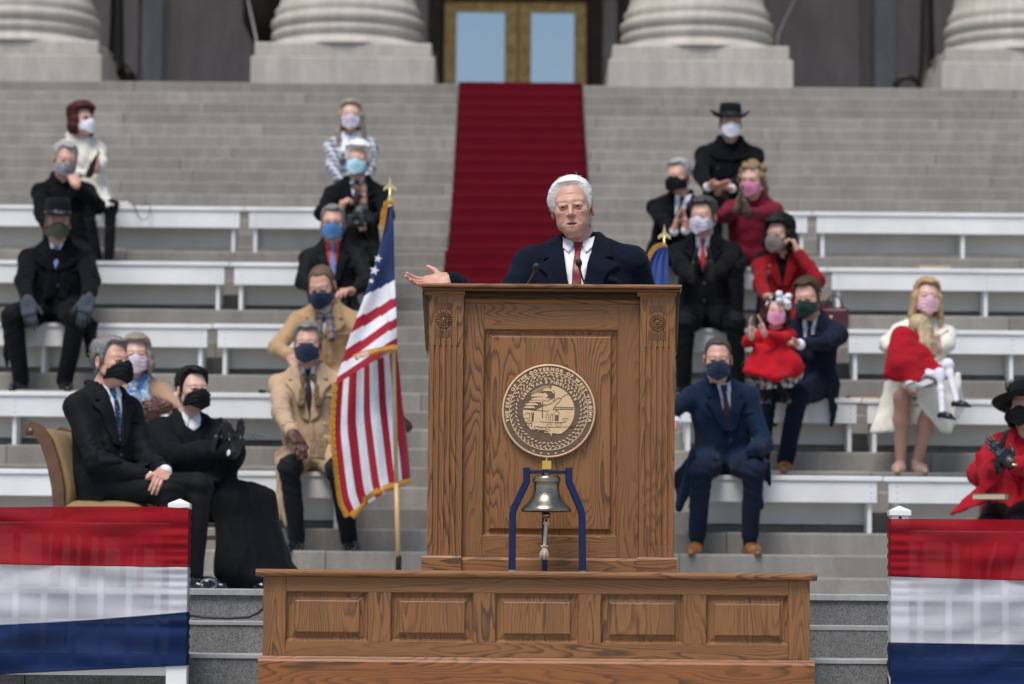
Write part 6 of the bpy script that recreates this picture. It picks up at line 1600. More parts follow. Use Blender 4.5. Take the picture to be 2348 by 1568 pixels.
for sd, (el, w_) in s2.arms.items(): ex_ += [cap(el, w_ + (el - w_) * .25, .075, .080, k=.04), tri(el, w_ + (el - w_) * .2, (el + w_) / 2 - A3((0, 0, .22)), .035, k=.06), cap(s2.sh[sd], el, .085, .08, k=.04)]
s2.body(near=True); s2.coat(ROBE, wr=.011, vert=.12, extra=ex_, collar=.012, name='robe', loose=1.2, sleeve=1.1, cuff=None); s2.front(SHIRT, None, None, v_depth=.075, v_w=.050); s2.shoes(SHOEB)
s2.hair(HBK, 'short', vol=.009, top=.016, line=.096, seed=8, amp=.0018); s2.wisps(HDB, 500, .034, .0007, 5, (0, 0, 0), lo=-.06, lift=.15); s2.mask(MBLACK)
for sd, (el, w_) in s2.arms.items(): s2.blob('shirt_cuff', [cap(w_ + (el - w_) * .12, w_ + (el - w_) * .02, .040, .039)], SHIRT, h=.006, wr=0)

# ---- left side rows
q = sit('auburn-haired woman in ivory jacket, white mask and sunglasses on the top bench', 1, 205, (186, 275), (222, 250), hyaw=48, hpitch=0, tyaw=30, yaw=12, k=.93, hk=.97, skin='light', sh_w=.165)
q.arm(-1, (205, 398, 26.62), pole=(-.7, .3, -.8), pose='flat', fd=(.35, -.2, .9), pn=(1, -.2, 0), glove=LEATH); q.arm(1, (222, 396, 26.55), pole=(.9, .2, -.8), pose='flat', fd=(.1, -.2, 1), pn=(-1, -.2, 0))
q.body(); q.coat(IVORY, wr=.012, skirt=.3, name='jacket', collar=.026, extra=[tri(q.p(240, 430, 26.7), q.p(262, 470, 26.62), q.p(225, 475, 26.6), .012)]); q.trousers(STOCK, r=.82); q.shoes(SHOEB); q.hair(HRD, 'bob', vol=.016, top=.020, line=.088, seed=2, amp=.006); q.mask(MWHITE); q.glasses(True)
q = sit('grey-haired man in black overcoat raising a bare hand to his mask', 2, 150, (150, 366), (105, 190), hyaw=18, hpitch=12, hroll=6, tyaw=8, k=1.0, skin='ruddy', hk=1.02, shape={'brow': (.16, .14, .12)})
q.arm(1, (176, 425, 25.32), pole=(.7, .1, -.9), pose='fist', fd=(-.45, .35, .9), pn=(-.3, .9, -.2)); q.arm(-1, (118, 545, 25.2), pole=(-.7, .3, -.5), pose='relaxed', fd=(.3, -1, -.2), pn=(0, 0, -1), glove=LEATH)
q.body(); q.coat(BLACK, skirt=.75, collar=.030, wr=.010, name='overcoat'); q.front(None, None, BLACK, v_depth=.2); q.trousers(BLACK2); q.shoes(SHOEB); q.hair(HSG, 'short', vol=.010, top=.010, line=.090, seed=4); q.mask(MMULT)
q = sit('man in black fedora, camouflage mask and grey gloves sitting with hands on his knees', 3, 128, (132, 512), (48, 148), hyaw=12, hpitch=2, tyaw=4, k=1.06, skin='ruddy', hk=1.02, sh_w=.19, bulk=1.08, dyh=.02, kn=.36)
q.arm(-1, (62, 690, 23.82), pole=(-1, .3, -.4), pose='relaxed', fd=(.22, -.35, -1), pn=(.1, .7, -.6), glove=GLGREY, size=1.1); q.arm(1, (203, 686, 23.82), pole=(1, .3, -.4), pose='relaxed', fd=(-.18, -.35, -1), pn=(-.1, .7, -.6), glove=GLGREY, size=1.1)
q.body(); lg = q.legs
q.coat(BLACK, skirt=.95, collar=.026, wr=.011, name='overcoat', extra=[tri(lg[1][1] + A3((.02, 0, .06)), lg[1][1] + A3((.11, .25, -.02)), lg[1][1] + A3((.10, .12, -.30)), .016, k=.04), tri(lg[-1][1] + A3((-.02, 0, .04)), lg[-1][1] + A3((-.09, .25, -.0)), lg[-1][1] + A3((-.05, .10, -.34)), .016, k=.04)])
q.front(SHIRT, BTIE, BLACK, v_depth=.16, v_w=.045, lap_w=.10, buttons=((.02, -.27),)); q.trousers(BLACK2, r=1.05); q.shoes(SHOEB, STOCK); q.hair(HG, 'short', line=.05); q.mask(MCAMO); q.hat(FELT, BANDK, brim=.070, crown=.118, curl=.012, dip=.014, z0=.056, wid=.090)
q.scarf(BLACK, True, .026, .34, tr=.026)
q = sit('woman in tan coat with blue printed scarf and floral mask', 5, 322, (312, 814), (300, 350), hyaw=6, hpitch=2, tyaw=6, k=.95, skin='light', sh_w=.168, dyh=.10)
q.arm(1, (385, 932, 21.38), pole=(.8, .2, -.9), pose='relaxed', fd=(-1, -.3, .05), pn=(0, .9, -.2), glove=LEATHBR); q.arm(-1, (330, 950, 21.40), pole=(-.8, .2, -.8), pose='flat', fd=(.8, -.4, .2), pn=(0, .9, .2), glove=LEATHBR)
q.body(); q.coat(TANC, skirt=.8, wr=.010, collar=.022, name='coat'); q.trousers(STOCK, r=.85); q.shoes(SHOEB); q.hair(HAB, 'bob', vol=.010, top=.016, line=.086, seed=6, amp=.004); q.mask(MFLOR); q.scarf(BSCARF, True, .034, .22)

# ---- column beside the striped flag
G1 = None
q = sit('woman in grey plaid coat with white scarf and printed white mask on the top bench', 1, 808, (804, 266), (790, 825), hyaw=2, k=.95, skin='light', sh_w=.165, dyh=.10)
for sd in (-1, 1): q.arm(sd, (806 + sd * 22, 440, 26.55), pole=(sd * .8, .2, -.8), pose='relaxed', fd=(-sd, -.4, 0), pn=(0, .2, -1), glove=LEATH)
q.body(); q.coat(PLAIDC, skirt=.8, collar=.028, name='coat'); q.trousers(STOCK, r=.85); q.shoes(SHOEB); q.hair(HAB, 'long', vol=.008, top=.012, line=.090, seed=7, amp=.005); q.mask(MPAT); q.scarf(MWHITE, True, .036, .16)
q = sit('white-haired man in black coat and tan plaid scarf holding a camera', 2, 815, (821, 368), (795, 850), hyaw=-6, hroll=5, k=1.03, skin='ruddy', hk=1.02, dyh=.08, bulk=1.03, shape={'brow': (.5, .47, .44)})
q.arm(-1, (778, 490, 25.22), pole=(-1, .2, -.7), pose='curl', fd=(.3, -.2, 1), pn=(.9, .3, 0)); q.arm(1, (850, 505, 25.22), pole=(1, .2, -.7), pose='curl', fd=(-.5, -.3, .5), pn=(-.8, .3, .2), glove=LEATH)
q.body(); q.coat(BLACK, skirt=.8, wr=.010, collar=.024, name='overcoat', cuff=SHIRT); q.front(SHIRT, TIED, BLACK, v_depth=.20, v_w=.055); q.trousers(BLACK2); q.shoes(SHOEB); q.hair(HW, 'short', vol=.022, top=.016, line=.086, seed=9, amp=.006); q.mask(MAQUA); q.scarf(PLAIDS, True, .024, .36, sides=(1,), tr=.026)
q = sit('man in black suit with coral shirt, blue tie and blue mask', 3, 768, (763, 512), (735, 800), hyaw=0, hpitch=3, k=1.0, skin='ruddy', dyh=.06, shape={'brow': (.12, .10, .09)})
for sd in (-1, 1): q.arm(sd, (768 + sd * 38, 668, 23.92), pole=(sd, .2, -.6), pose='relaxed', fd=(-sd * .6, -1, 0), pn=(0, 0, -1))
q.body(); q.coat(BLACK2, skirt=.35, wr=.008, name='jacket'); q.front(CORAL, BTIE, BLACK2, v_depth=.28, v_w=.056, lap_w=.07); q.trousers(BLACK2); q.shoes(SHOEB); q.hair(HG, 'short', vol=.008, top=.010, line=.086, seed=10); q.mask(MBLUE); q.glasses()
q = sit('balding man in camel coat and plaid scarf bowing his head, navy mask', 4, 748, (738, 655), (705, 790), hyaw=-12, hpitch=24, hroll=-4, tyaw=-4, k=1.03, skin='ruddy', dyh=-.06, hk=1.04, bulk=1.04, shape={'brow': (.22, .15, .10)})
q.arm(-1, (668, 818, 22.55), pole=(-1, .3, -.5), pose='curl', fd=(.5, -.5, -.7), pn=(.3, .4, -.8)); q.arm(1, (800, 838, 22.6), pole=(1, .3, -.5), pose='relaxed', fd=(-.3, -.8, -.5), pn=(0, 0, -1))
q.body(); q.coat(CAMEL2, skirt=.8, wr=.010, collar=.022, name='overcoat'); q.front(SHIRT, None, CAMEL2, v_depth=.16, v_w=.05, lap_w=.09); q.trousers(BLACK2); q.shoes(SHOEB); q.hair(hair_mat('light_brown', (.13, .082, .05), .4), 'short', vol=.0055, top=.003, line=.084, seed=11, amp=.001, rec=.016, quiff=.2); q.mask(MNAVY); q.scarf(PLAIDG, True, .022, .18, tr=.024)
q = sit('grey-haired man in long camel overcoat and navy mask holding the striped flag pole', 5, 718, (706, 789), (680, 806), hyaw=-3, hpitch=2, k=1.05, skin='ruddy', dyh=.05, hk=1.03, sh_w=.182, bulk=1.04, coat_h=.0095, fine=.0042, shape={'brow': (.16, .13, .11)})
q.arm(-1, (672, 1000, 21.22), pole=(-1, .25, -.6), pose='relaxed', fd=(.42, -.6, -.55), pn=(-.1, .1, -1), glove=LEATHBR, size=1.05); q.arm(1, (945, 985, 21.16), pole=(.6, .2, -1), pose='fist', fd=(-.55, -.35, .75), pn=(-.8, -.3, -.3), glove=LEATHBR, lens=(.36, .35))
q.leg(1, ft(q, 5, 800, -.14), px=False, pole=(.05, -1, .6), lens=(.40, .42)); q.body(); lg = q.legs
q.coat(CAMEL, skirt=.62, wr=.010, collar=.024, name='overcoat', extra=[tri(lg[-1][0] + A3((-.10, 0, .04)), q.p(632, 1040, 21.5), q.p(642, 1192, 21.55), .014, k=.03), tri(lg[-1][0] + A3((-.10, 0, .04)), q.p(668, 1060, 21.3), q.p(642, 1192, 21.5), .014, k=.03), tri(q.p(668, 1060, 21.3), q.p(656, 1205, 21.4), q.p(640, 1150, 21.5), .012, k=.03), tri(lg[1][0] + A3((.10, 0, .02)), q.p(800, 1050, 21.4), q.p(788, 1195, 21.5), .014, k=.03), tri(q.p(760, 1030, 21.5), q.p(800, 1050, 21.4), q.p(788, 1195, 21.5), .014, k=.03)])
q.front(SHIRT, TIED, CAMEL, v_depth=.30, v_w=.050, lap_w=.085, buttons=((-.085, -.33), (.085, -.33)), but_mat=M_POLE); q.scarf(WRAP, True, .018, .22, tr=.016); q.trousers(cloth('charcoal_trousers', (.0085, .0105, .0140), sheen=.03), r=.98); q.shoes(SHOEB, STOCK); q.hair(HG, 'short', vol=.010, top=.012, line=.088, seed=12, amp=.004); q.mask(MNAVY)
q.blob('scarf_tail', [tri(q.p(715, 1010, 21.12), q.p(750, 1008, 21.1), q.p(742, 1052, 20.98), .010), tri(q.p(715, 1010, 21.12), q.p(712, 1048, 21.0), q.p(742, 1052, 20.98), .010)], WRAP)

# ---- right side
q = sit('man in black cowboy hat and black coat with a white mask on the top bench', 1, 1668, (1674, 283), (1640, 1690), hyaw=0, hpitch=4, k=1.06, skin='ruddy', hk=1.0, bulk=1.08, sh_w=.19, dyh=.05)
q.arm(-1, (1622, 428, 26.5), pole=(-1, .2, -.6), pose='flat', fd=(.9, -.4, .1), pn=(.2, .2, .9)); q.arm(1, (1668, 445, 26.45), pole=(1, .2, -.6), pose='curl', fd=(-.9, -.3, .1), pn=(-.1, .3, -.9))
q.body(); q.coat(BLACK, skirt=.8, wr=.009, collar=.030, name='overcoat', cuff=SHIRT); q.front(None, None, BLACK, v_depth=.14, lap_w=.09, buttons=((-.09, -.20), (.09, -.20), (-.09, -.32))); q.trousers(BLACK2); q.shoes(SHOEB); q.hair(HDG, 'short', line=.05); q.mask(MWHITE, top=.004); q.hat(FELT, BANDK, brim=.066, crown=.110, curl=.030, dip=.004, z0=.050, wid=.090)
q = sit('grey-haired man in black overcoat and black mask clapping bare hands', 2, 1535, (1556, 404), (1520, 1565), hyaw=-30, hpitch=6, tyaw=-8, k=.98, skin='ruddy', dyh=-.02, shape={'brow': (.2, .17, .14)})
q.arm(-1, (1546, 532, 25.15), pole=(-1, .2, -.7), pose='flat', fd=(.25, -.2, 1), pn=(1, -.2, 0)); q.arm(1, (1572, 528, 25.15), pole=(1, .2, -.7), pose='flat', fd=(-.1, -.2, 1), pn=(-1, -.2, 0))
q.body(); q.coat(BLACK, skirt=.8, name='overcoat', cuff=SHIRT); q.front(SHIRT, TIED, BLACK, v_depth=.24, v_w=.060, off=(.02, 0)); q.trousers(BLACK2); q.shoes(SHOEB); q.hair(HSG, 'short', vol=.008, top=.012, line=.088, seed=14); q.mask(MBLACK)
q = sit('curly-haired woman in crimson jacket holding leopard gloved hands to her pink mask', 2, 1718, (1724, 410), (1690, 1745), hyaw=-22, hpitch=14, tyaw=-10, k=.97, skin='light', dyh=-.02, sh_w=.172, bulk=1.06)
q.arm(-1, (1690, 482, 25.15), pole=(-1, .2, -.7), pose='flat', fd=(.15, -.05, 1), pn=(1, .2, 0), glove=LEOP); q.arm(1, (1712, 488, 25.12), pole=(1, .2, -.7), pose='flat', fd=(-.25, -.05, 1), pn=(-1, .2, 0), glove=LEOP)
q.body(); q.coat(DRED, skirt=.2, wr=.009, collar=.026, name='jacket'); q.trousers(STOCK, r=.95); q.shoes(SHOEB); q.hair(HBB, 'curly', vol=.004, top=.004, line=.094, seed=15, amp=.004); q.mask(MPINKF); q.glasses()
q = sit('grey-haired man in black overcoat with red tie and printed white mask', 3, 1618, (1612, 496), (1565, 1690), hyaw=-24, hpitch=6, tyaw=-6, k=1.05, skin='ruddy', dyh=0, hk=1.03, bulk=1.05, sh_w=.185, shape={'brow': (.10, .08, .07)})
q.arm(-1, (1590, 640, 23.75), pole=(-1, .2, -.7), pose='flat', fd=(.12, -.2, 1), pn=(1, -.2, 0), glove=LEATH); q.arm(1, (1622, 640, 23.72), pole=(1, .2, -.7), pose='flat', fd=(-.05, -.2, 1), pn=(-1, -.2, 0), glove=LEATH)
q.body(); q.coat(BLACK, skirt=.75, wr=.009, name='overcoat', cuff=SHIRT); q.front(SHIRT, TIEBR, BLACK, v_depth=.22, v_w=.052, off=(-.01, 0), lap_w=.085, buttons=((.01, -.30), (.01, -.42))); q.trousers(BLACK2); q.shoes(SHOEB, STOCK); q.hair(HDG, 'short', vol=.012, top=.014, line=.088, seed=16, amp=.004); q.mask(MPAT)
q = sit('dark-haired woman in red jacket and grey mask touching her ear', 3, 1800, (1788, 536), (1770, 1830), hyaw=-34, hpitch=10, tyaw=-8, k=.97, skin='tan', dyh=0, sh_w=.170)
q.arm(1, (1830, 578, 24.15), pole=(.35, -.8, -.9), pose='curl', fd=(-.35, .2, .9), pn=(-.9, .2, -.2)); q.arm(-1, (1760, 690, 23.8), pole=(-1, .2, -.5), pose='relaxed', fd=(.4, -.9, 0), pn=(0, 0, -1))
q.body(); q.coat(RED2, skirt=.35, wr=.010, collar=.022, name='jacket'); q.front(BLACK, None, RED2, v_depth=.22, v_w=.045, lap_w=.07); q.trousers(STOCK, r=.9); q.shoes(SHOEB); q.hair(HBK, 'bob', vol=.020, top=.012, line=.084, seed=17, amp=.006); q.mask(MGREY)
for i, (du, dv) in enumerate(((-.085, -.075), (-.075, -.10), (-.09, -.115))):
    hit = q.bvh.ray_cast(Vector(q.nk + q.X * du + q.up * dv + q.Fr * .5), Vector(-q.Fr), 1.0)
    if hit[0]: MB().sphere(hit[0], (.014, .010, .016), 8, 6).build('brooch', M_FIN, q.e)
q = sit('man in navy suit and dark green mask holding the girl with the white bow', 4, 1860, (1851, 682), (1745, 1800), hyaw=-22, hpitch=14, hroll=-4, tyaw=-14, yaw=-22, k=1.02, skin='ruddy', dyh=-.04, hk=1.02, shape={'brow': (.10, .07, .05)})
q.arm(-1, (1768, 848, 22.42), pole=(-.8, .2, -.9), pose='relaxed', fd=(-.9, -.3, .2), pn=(.2, -.2, .95)); q.arm(1, (1796, 800, 22.14), pole=(.9, .3, -.8), lens=(.34, .32), pose='open', fd=(-1, -.15, .05), pn=(-.1, .1, 1))
q.body(); q.coat(NAVY2, skirt=.35, wr=.008, name='jacket', cuff=SHIRT, extra=[tri(q.p(1880, 850, 23.0), q.p(1912, 905, 23.1), q.p(1850, 925, 22.85), .014), tri(q.p(1880, 850, 23.0), q.p(1845, 880, 22.75), q.p(1850, 925, 22.85), .014)]); q.front(SHIRT, TIED, NAVY2, v_depth=.24, v_w=.052); q.trousers(NAVY2, r=1.03); q.shoes(SHOEBR, STOCK); q.hair(HBR, 'short', vol=.010, top=.012, line=.088, seed=18); q.mask(MGREEN)
# girl with the bow
gs = P(1778, 868, 22.55); g = Person('little girl in scarlet coat and plaid skirt with a white bow and pink mask clapping', gs, -14, (1782, 713), 22.42, hyaw=-8, hpitch=4, hroll=6, k=.56, hk=.80, fine=.004, coat_h=.0075, skin='light', sh_w=.165, bulk=1.12)
g.arm(-1, (1722, 772, 22.22), pole=(-1, .2, -.7), pose='flat', fd=(-.1, -.15, 1), pn=(1, -.35, 0), size=1.25, lens=(.30, .28)); g.arm(1, (1752, 765, 22.20), pole=(1, .2, -.7), pose='flat', fd=(-.28, -.15, 1), pn=(-1, -.2, 0), size=1.25, lens=(.30, .28))
g.leg(-1, g.loc(P(1762, 925, 22.36)), px=False, pole=(0, -1, -.6)); g.leg(1, g.loc(P(1800, 925, 22.40)), px=False, pole=(0, -1, -.6))
g.body(); g.coat(SCAR, wr=.008, collar=.016, name='coat', loose=1.06, extra=[tri(g.p(1745, 800, 22.4), g.p(1710, 850, 22.24), g.p(1780, 866, 22.18), .024, k=.05), tri(g.p(1745, 800, 22.36), g.p(1830, 850, 22.36), g.p(1780, 866, 22.18), .024, k=.05), tri(g.p(1790, 780, 22.36), g.p(1835, 840, 22.45), g.p(1770, 850, 22.22), .03, k=.05), cap(g.p(1740, 835, 22.32), g.p(1810, 835, 22.36), .085, .085, k=.05)])
g.blob('skirt', [tri(g.p(1735, 845, 22.36), g.p(1832, 845, 22.5), g.p(1740, 885, 22.3), .022), tri(g.p(1832, 845, 22.5), g.p(1815, 882, 22.42), g.p(1740, 885, 22.3), .022), cap(g.p(1750, 860, 22.4), g.p(1815, 855, 22.5), .07, .07, k=.04)], PLAIDK, wr=.010, scale=60)
g.trousers(STOCK, r=.8, name='tights', upper=.075); g.shoes(SHOEB); g.hair(HDB, 'bob', vol=.010, top=.010, line=.088, seed=19, amp=.005); g.mask(MPINKF)
bw = [cap(g.hl((-.088, -.02, .04)), g.hl((-.050, -.045, .098)), .013, k=.01), cap(g.hl((-.050, -.045, .098)), g.hl((.03, -.050, .108)), .013, k=.01), cap(g.hl((.03, -.050, .108)), g.hl((.086, -.02, .06)), .013, k=.01)]
g.blob('headband', bw, MWHITE, h=.006, wr=.003)
for a, b_ in (((.035, -.075, .11), (.005, -.095, .135)), ((.035, -.075, .11), (.085, -.085, .125)), ((.035, -.075, .11), (.010, -.095, .085)), ((.035, -.075, .11), (.080, -.09, .075)), ((.04, -.07, .10), (.085, -.075, .045))):
    g.blob('bow_loop', [cap(g.hl(a), g.hl(b_), .012, .024, k=.01)], MWHITE, h=.007, wr=.006, scale=90)

q = sit('man in blue overcoat and brown shoes sitting on the bottom bench', 5, 1662, (1645, 822), (1597, 1718), hyaw=-2, hpitch=10, k=1.04, skin='ruddy', dyh=-.10, hk=1.03, sh_w=.180, coat_h=.0095, fine=.0042, bulk=1.03, shape={'brow': (.07, .055, .045)})
q.arm(-1, (1548, 968, 21.15), pole=(-1, .3, -.4), pose='relaxed', fd=(-.7, -.5, -.4), pn=(.3, .2, -.9)); q.arm(1, (1722, 1032, 21.30), pole=(.45, .9, -.55), pose=None)
q.body(); lg = q.legs
q.coat(BLUEC, skirt=.55, wr=.010, collar=.022, name='overcoat', cuff=SHIRT, extra=[tri(lg[-1][0] + A3((-.10, 0, .04)), q.p(1588, 1030, 21.3), q.p(1556, 1165, 21.45), .014, k=.03), tri(q.p(1588, 1030, 21.3), q.p(1592, 1110, 21.35), q.p(1558, 1168, 21.45), .014, k=.03), tri(lg[-1][0] + A3((-.12, 0, .04)), q.p(1546, 1090, 21.5), q.p(1556, 1165, 21.45), .014, k=.03), tri(lg[1][0] + A3((.10, 0, .04)), q.p(1762, 1060, 21.25), q.p(1764, 1110, 21.4), .016, k=.03)])
q.front(LILAC, TIED, BLUEC, v_depth=.26, v_w=.042, lap_w=.080, buttons=((.004, -.33), (.004, -.46)), off=(.035, 0)); q.trousers(BLUET, r=1.0, hem=.10); q.shoes(SHOEBR, BLUEC); q.hair(HDG, 'short', vol=.004, top=.006, line=.090, seed=20, amp=.002); q.mask(MNAVY)
q.blob('mask_badge', [ell(q.hl((-.040, -.092, -.060)), (.009, .006, .009))], MWHITE, h=.003, wr=0)

q = sit('blond woman in long cream coat and pink mask holding the girl turned away', 4, 2100, (2124, 682), (2064, 2100), hyaw=4, hpitch=0, hroll=4, tyaw=4, k=.99, skin='light', dyh=.10, sh_w=.168)
q.arm(-1, (2042, 800, 22.55), pole=(-1, .2, -.6), pose='relaxed', fd=(.95, -.35, -.15), pn=(.1, .9, -.3)); q.arm(1, (2146, 805, 22.48), pole=(1, .2, -.7), pose='fist', fd=(-.25, -.2, 1), pn=(-.7, .6, .1))
q.body(); lg = q.legs
q.coat(CREAM, skirt=.30, wr=.010, collar=.024, name='coat', extra=[tri(q.p(2035, 880, 22.8), q.p(1998, 990, 22.75), q.p(2045, 985, 22.7), .018, k=.03), tri(q.p(2035, 880, 22.8), q.p(2045, 985, 22.7), q.p(2062, 880, 22.7), .018, k=.03), tri(q.p(2100, 870, 22.55), q.p(2195, 880, 22.7), q.p(2175, 985, 22.6), .020, k=.03), tri(q.p(2100, 870, 22.55), q.p(2108, 925, 22.5), q.p(2160, 985, 22.6), .020, k=.03), tri(q.p(2195, 860, 22.7), q.p(2205, 935, 22.8), q.p(2175, 985, 22.6), .020, k=.03)])
q.front(None, None, CREAM, v_depth=.20, lap_w=.085); 
L = []
for sd, (hp, kn, t, fd) in lg.items(): L += [cap(hp + (kn - hp) * .35, kn, .068, .054, k=.03), cap(kn, kn + (t - kn) * .35 + A3((0, .012, 0)), .050, .053, k=.03), cap(kn + (t - kn) * .35 + A3((0, .012, 0)), t - A3((0, 0, .03)), .053, .030, k=.03), cap(t - A3((0, 0, .03)), t + A3((fd[0] * .09, -.10, -.055)), .030, .024, k=.02)]
V, Q = solid(L, .008, it=2); me = mesh_np('bare_legs', V, Q); ca = me.color_attributes.new('tint', 'FLOAT_COLOR', 'POINT'); ca.data.foreach_set('color', np.tile(np.array((.50, .29, .22, 1), np.float32), len(V))); obj('bare_legs', me, skin_mat(), q.e)
q.shoes(NUDE); q.hair(HBL, 'long', vol=.010, top=.012, line=.090, seed=21, amp=.006); q.mask(MPINK)
gs = P(2085, 868, 22.52); g = Person('little girl in red coat, plaid skirt and white tights with her face turned away', gs, 60, (2110, 757), 22.52, hyaw=150, hpitch=8, hroll=8, tyaw=120, k=.54, hk=.78, fine=.0045, coat_h=.0075, skin='light', sh_w=.165, bulk=1.12)
g.arm(-1, (2130, 815, 22.46), pole=(0, -.3, -.8), pose='relaxed', fd=(.5, .2, .8), pn=(-.5, .5, 0), lens=(.30, .28)); g.arm(1, (2125, 822, 22.66), pole=(0, .3, -.8), pose='relaxed', fd=(.4, .2, .8), pn=(0, .9, 0), lens=(.30, .28))
g.leg(-1, g.loc(P(2160, 958, 22.22)), px=False, fdir=(.8, -.6, -.35), pole=(.0, -.6, .9), lens=(.47, .47)); g.leg(1, g.loc(P(2192, 932, 22.3)), px=False, fdir=(1, -.4, -.15), pole=(.0, -.6, .9), lens=(.47, .47))
g.body(); g.coat(RED, wr=.008, collar=.016, name='coat', loose=1.1, extra=[tri(g.p(2062, 785, 22.45), g.p(2032, 858, 22.40), g.p(2095, 872, 22.32), .026, k=.06), tri(g.p(2062, 785, 22.45), g.p(2150, 850, 22.4), g.p(2095, 872, 22.32), .026, k=.06), cap(g.p(2070, 775, 22.46), g.p(2070, 835, 22.40), .085, .11, k=.06)])
g.blob('skirt', [tri(g.p(2065, 862, 22.38), g.p(2152, 848, 22.38), g.p(2085, 884, 22.30), .024), tri(g.p(2152, 848, 22.38), g.p(2140, 880, 22.32), g.p(2085, 884, 22.30), .024)], PLAIDK, wr=.010, scale=60)
g.trousers(cloth('white_tights', (.72, .70, .76), rough=.7, var=.03), r=.80, name='white_tights', upper=.085); g.shoes(LEATH); g.hair(HPB, 'long', vol=.006, top=.006, line=.088, seed=22, amp=.005)

# woman in red at the right edge
q = Person('woman in red coat, wide black hat and black gloves clapping behind the bunting', (CH3.x, CH3.y, .475), -22, (2350, 934), 20.14, hyaw=-24, hpitch=-2, tyaw=-18, k=.98, hk=1.0, fine=.004, coat_h=.0085, skin='tan', sh_w=.172, bulk=1.05)
q.arm(-1, (2288, 1072, 19.78), pole=(-.9, .2, -.8), pose='flat', fd=(.12, -.2, 1), pn=(.9, -.4, .1), glove=LEATH, size=1.12); q.arm(1, (2325, 1066, 19.72), pole=(.9, .2, -.8), pose='flat', fd=(-.72, .1, .72), pn=(-.35, .9, -.3), glove=LEATH, size=1.12)
q.leg(-1, q.loc((PX(2225, 1360, 19.65), 19.65, 0.0)), px=False); q.leg(1, q.loc((PX(2285, 1360, 19.6), 19.6, 0.0)), px=False)
q.body(); q.coat(RED, skirt=.35, wr=.012, collar=.026, name='coat', sleeve=1.25, extra=[tri(q.p(2250, 1110, 19.95), q.p(2180, 1178, 19.9), q.p(2260, 1150, 19.85), .014), tri(q.p(2240, 1040, 19.9), q.p(2255, 1130, 19.85), q.p(2290, 1100, 19.8), .02, k=.04)])
q.front(None, None, RED, v_depth=.14, lap_w=.09, buttons=((.09, -.20), (.09, -.34), (.10, -.46))); q.trousers(STOCK, r=1.05); q.shoes(SHOEB); q.hair(HBK, 'bob', vol=.008, line=.06, seed=23); q.mask(MBLACK)
pt, he = q.hat(FELT, BANDK, brim=.105, crown=.10, curl=.006, dip=.020, z0=.045, wid=.092, tilt=(-14, -12), pinch=.2)
m = MB(); r_ = random.Random(6)
for i in range(26):
    a = A3(pt(-1.2, 1.0, .03)); d = A3((r_.uniform(-.5, .4), r_.uniform(-.3, .3), 1)); d /= np.linalg.norm(d); m.tube([a, a + d * .05, a + d * .09 + A3((r_.uniform(-.03, .03), 0, .01))], [.0015, .0012, .0005], 4)
o = m.build('feather', FELT, he, fix=False); o['kind'] = 'stuff'
MB().tube([q.arms[1][1] + A3((.034 * math.cos(a), .034 * math.sin(a), .0)) for a in np.linspace(0, 6.28, 13)], .006, 6).build('gold_watch', M_FIN, q.e)

# ================================================================== SMALL THINGS
def thing(name, mb, mat, label, cat, loc, rz=0, group=None): o = mb.build(name, mat, None, loc=loc); o.rotation_euler.z = rz; return tag(o, label, cat, group)
def book(loc, rz, w, d, h, cover, label, tilt=0):
    e = empty('book', loc, rz, label, 'book', None); e.rotation_euler.x = tilt
    MB().box(-w / 2, w / 2, -d / 2, d / 2, 0, .003, .001).build('cover', cover, e); MB().box(-w / 2, w / 2, -d / 2, d / 2, h - .003, h, .001).build('cover', cover, e)
    MB().box(-w / 2 + .004, w / 2 - .004, -d / 2 + .003, d / 2 - .004, .0032, h - .0032).build('pages', M_PAGE, e); MB().box(-w / 2, w / 2, d / 2, d / 2 + .003, 0, h, .001).build('spine', cover, e)
    return e
M_PAGE = NT('aged_pages'); _v = M_PAGE.coords((3, 3, 400)); M_PAGE.base(M_PAGE.ramp(M_PAGE.noise(_v, 1.0, 2), [(.3, (.34, .26, .15)), (.7, (.60, .50, .34))])); M_PAGE.set(rough=.8); M_PAGE = M_PAGE.m
GREENC = cloth('green_cloth_cover', (.012, .035, .028), rough=.8); REDCOV = cloth('red_cloth_cover', (.24, .05, .04), rough=.8); BUFF = cloth('buff_cover', (.52, .43, .28), rough=.8)
bk = P(2272, 1146, 19.72); book((bk.x, 19.74, bk.z), rad(-18), .19, .13, .036, GREENC, 'old book with green cover and yellowed pages on the lap of the woman in red')
b_ = seatp(2, 2140, .14); book((b_[0], b_[1], b_[2] + .0005), rad(3), .235, .16, .030, BUFF, 'buff folder lying on the bench above the woman in cream')
b_ = seatp(4, 1975, .12); book((b_[0], b_[1], b_[2] + .0005), rad(6), .19, .14, .022, REDCOV, 'thin red book lying on the bench beside the woman in cream')
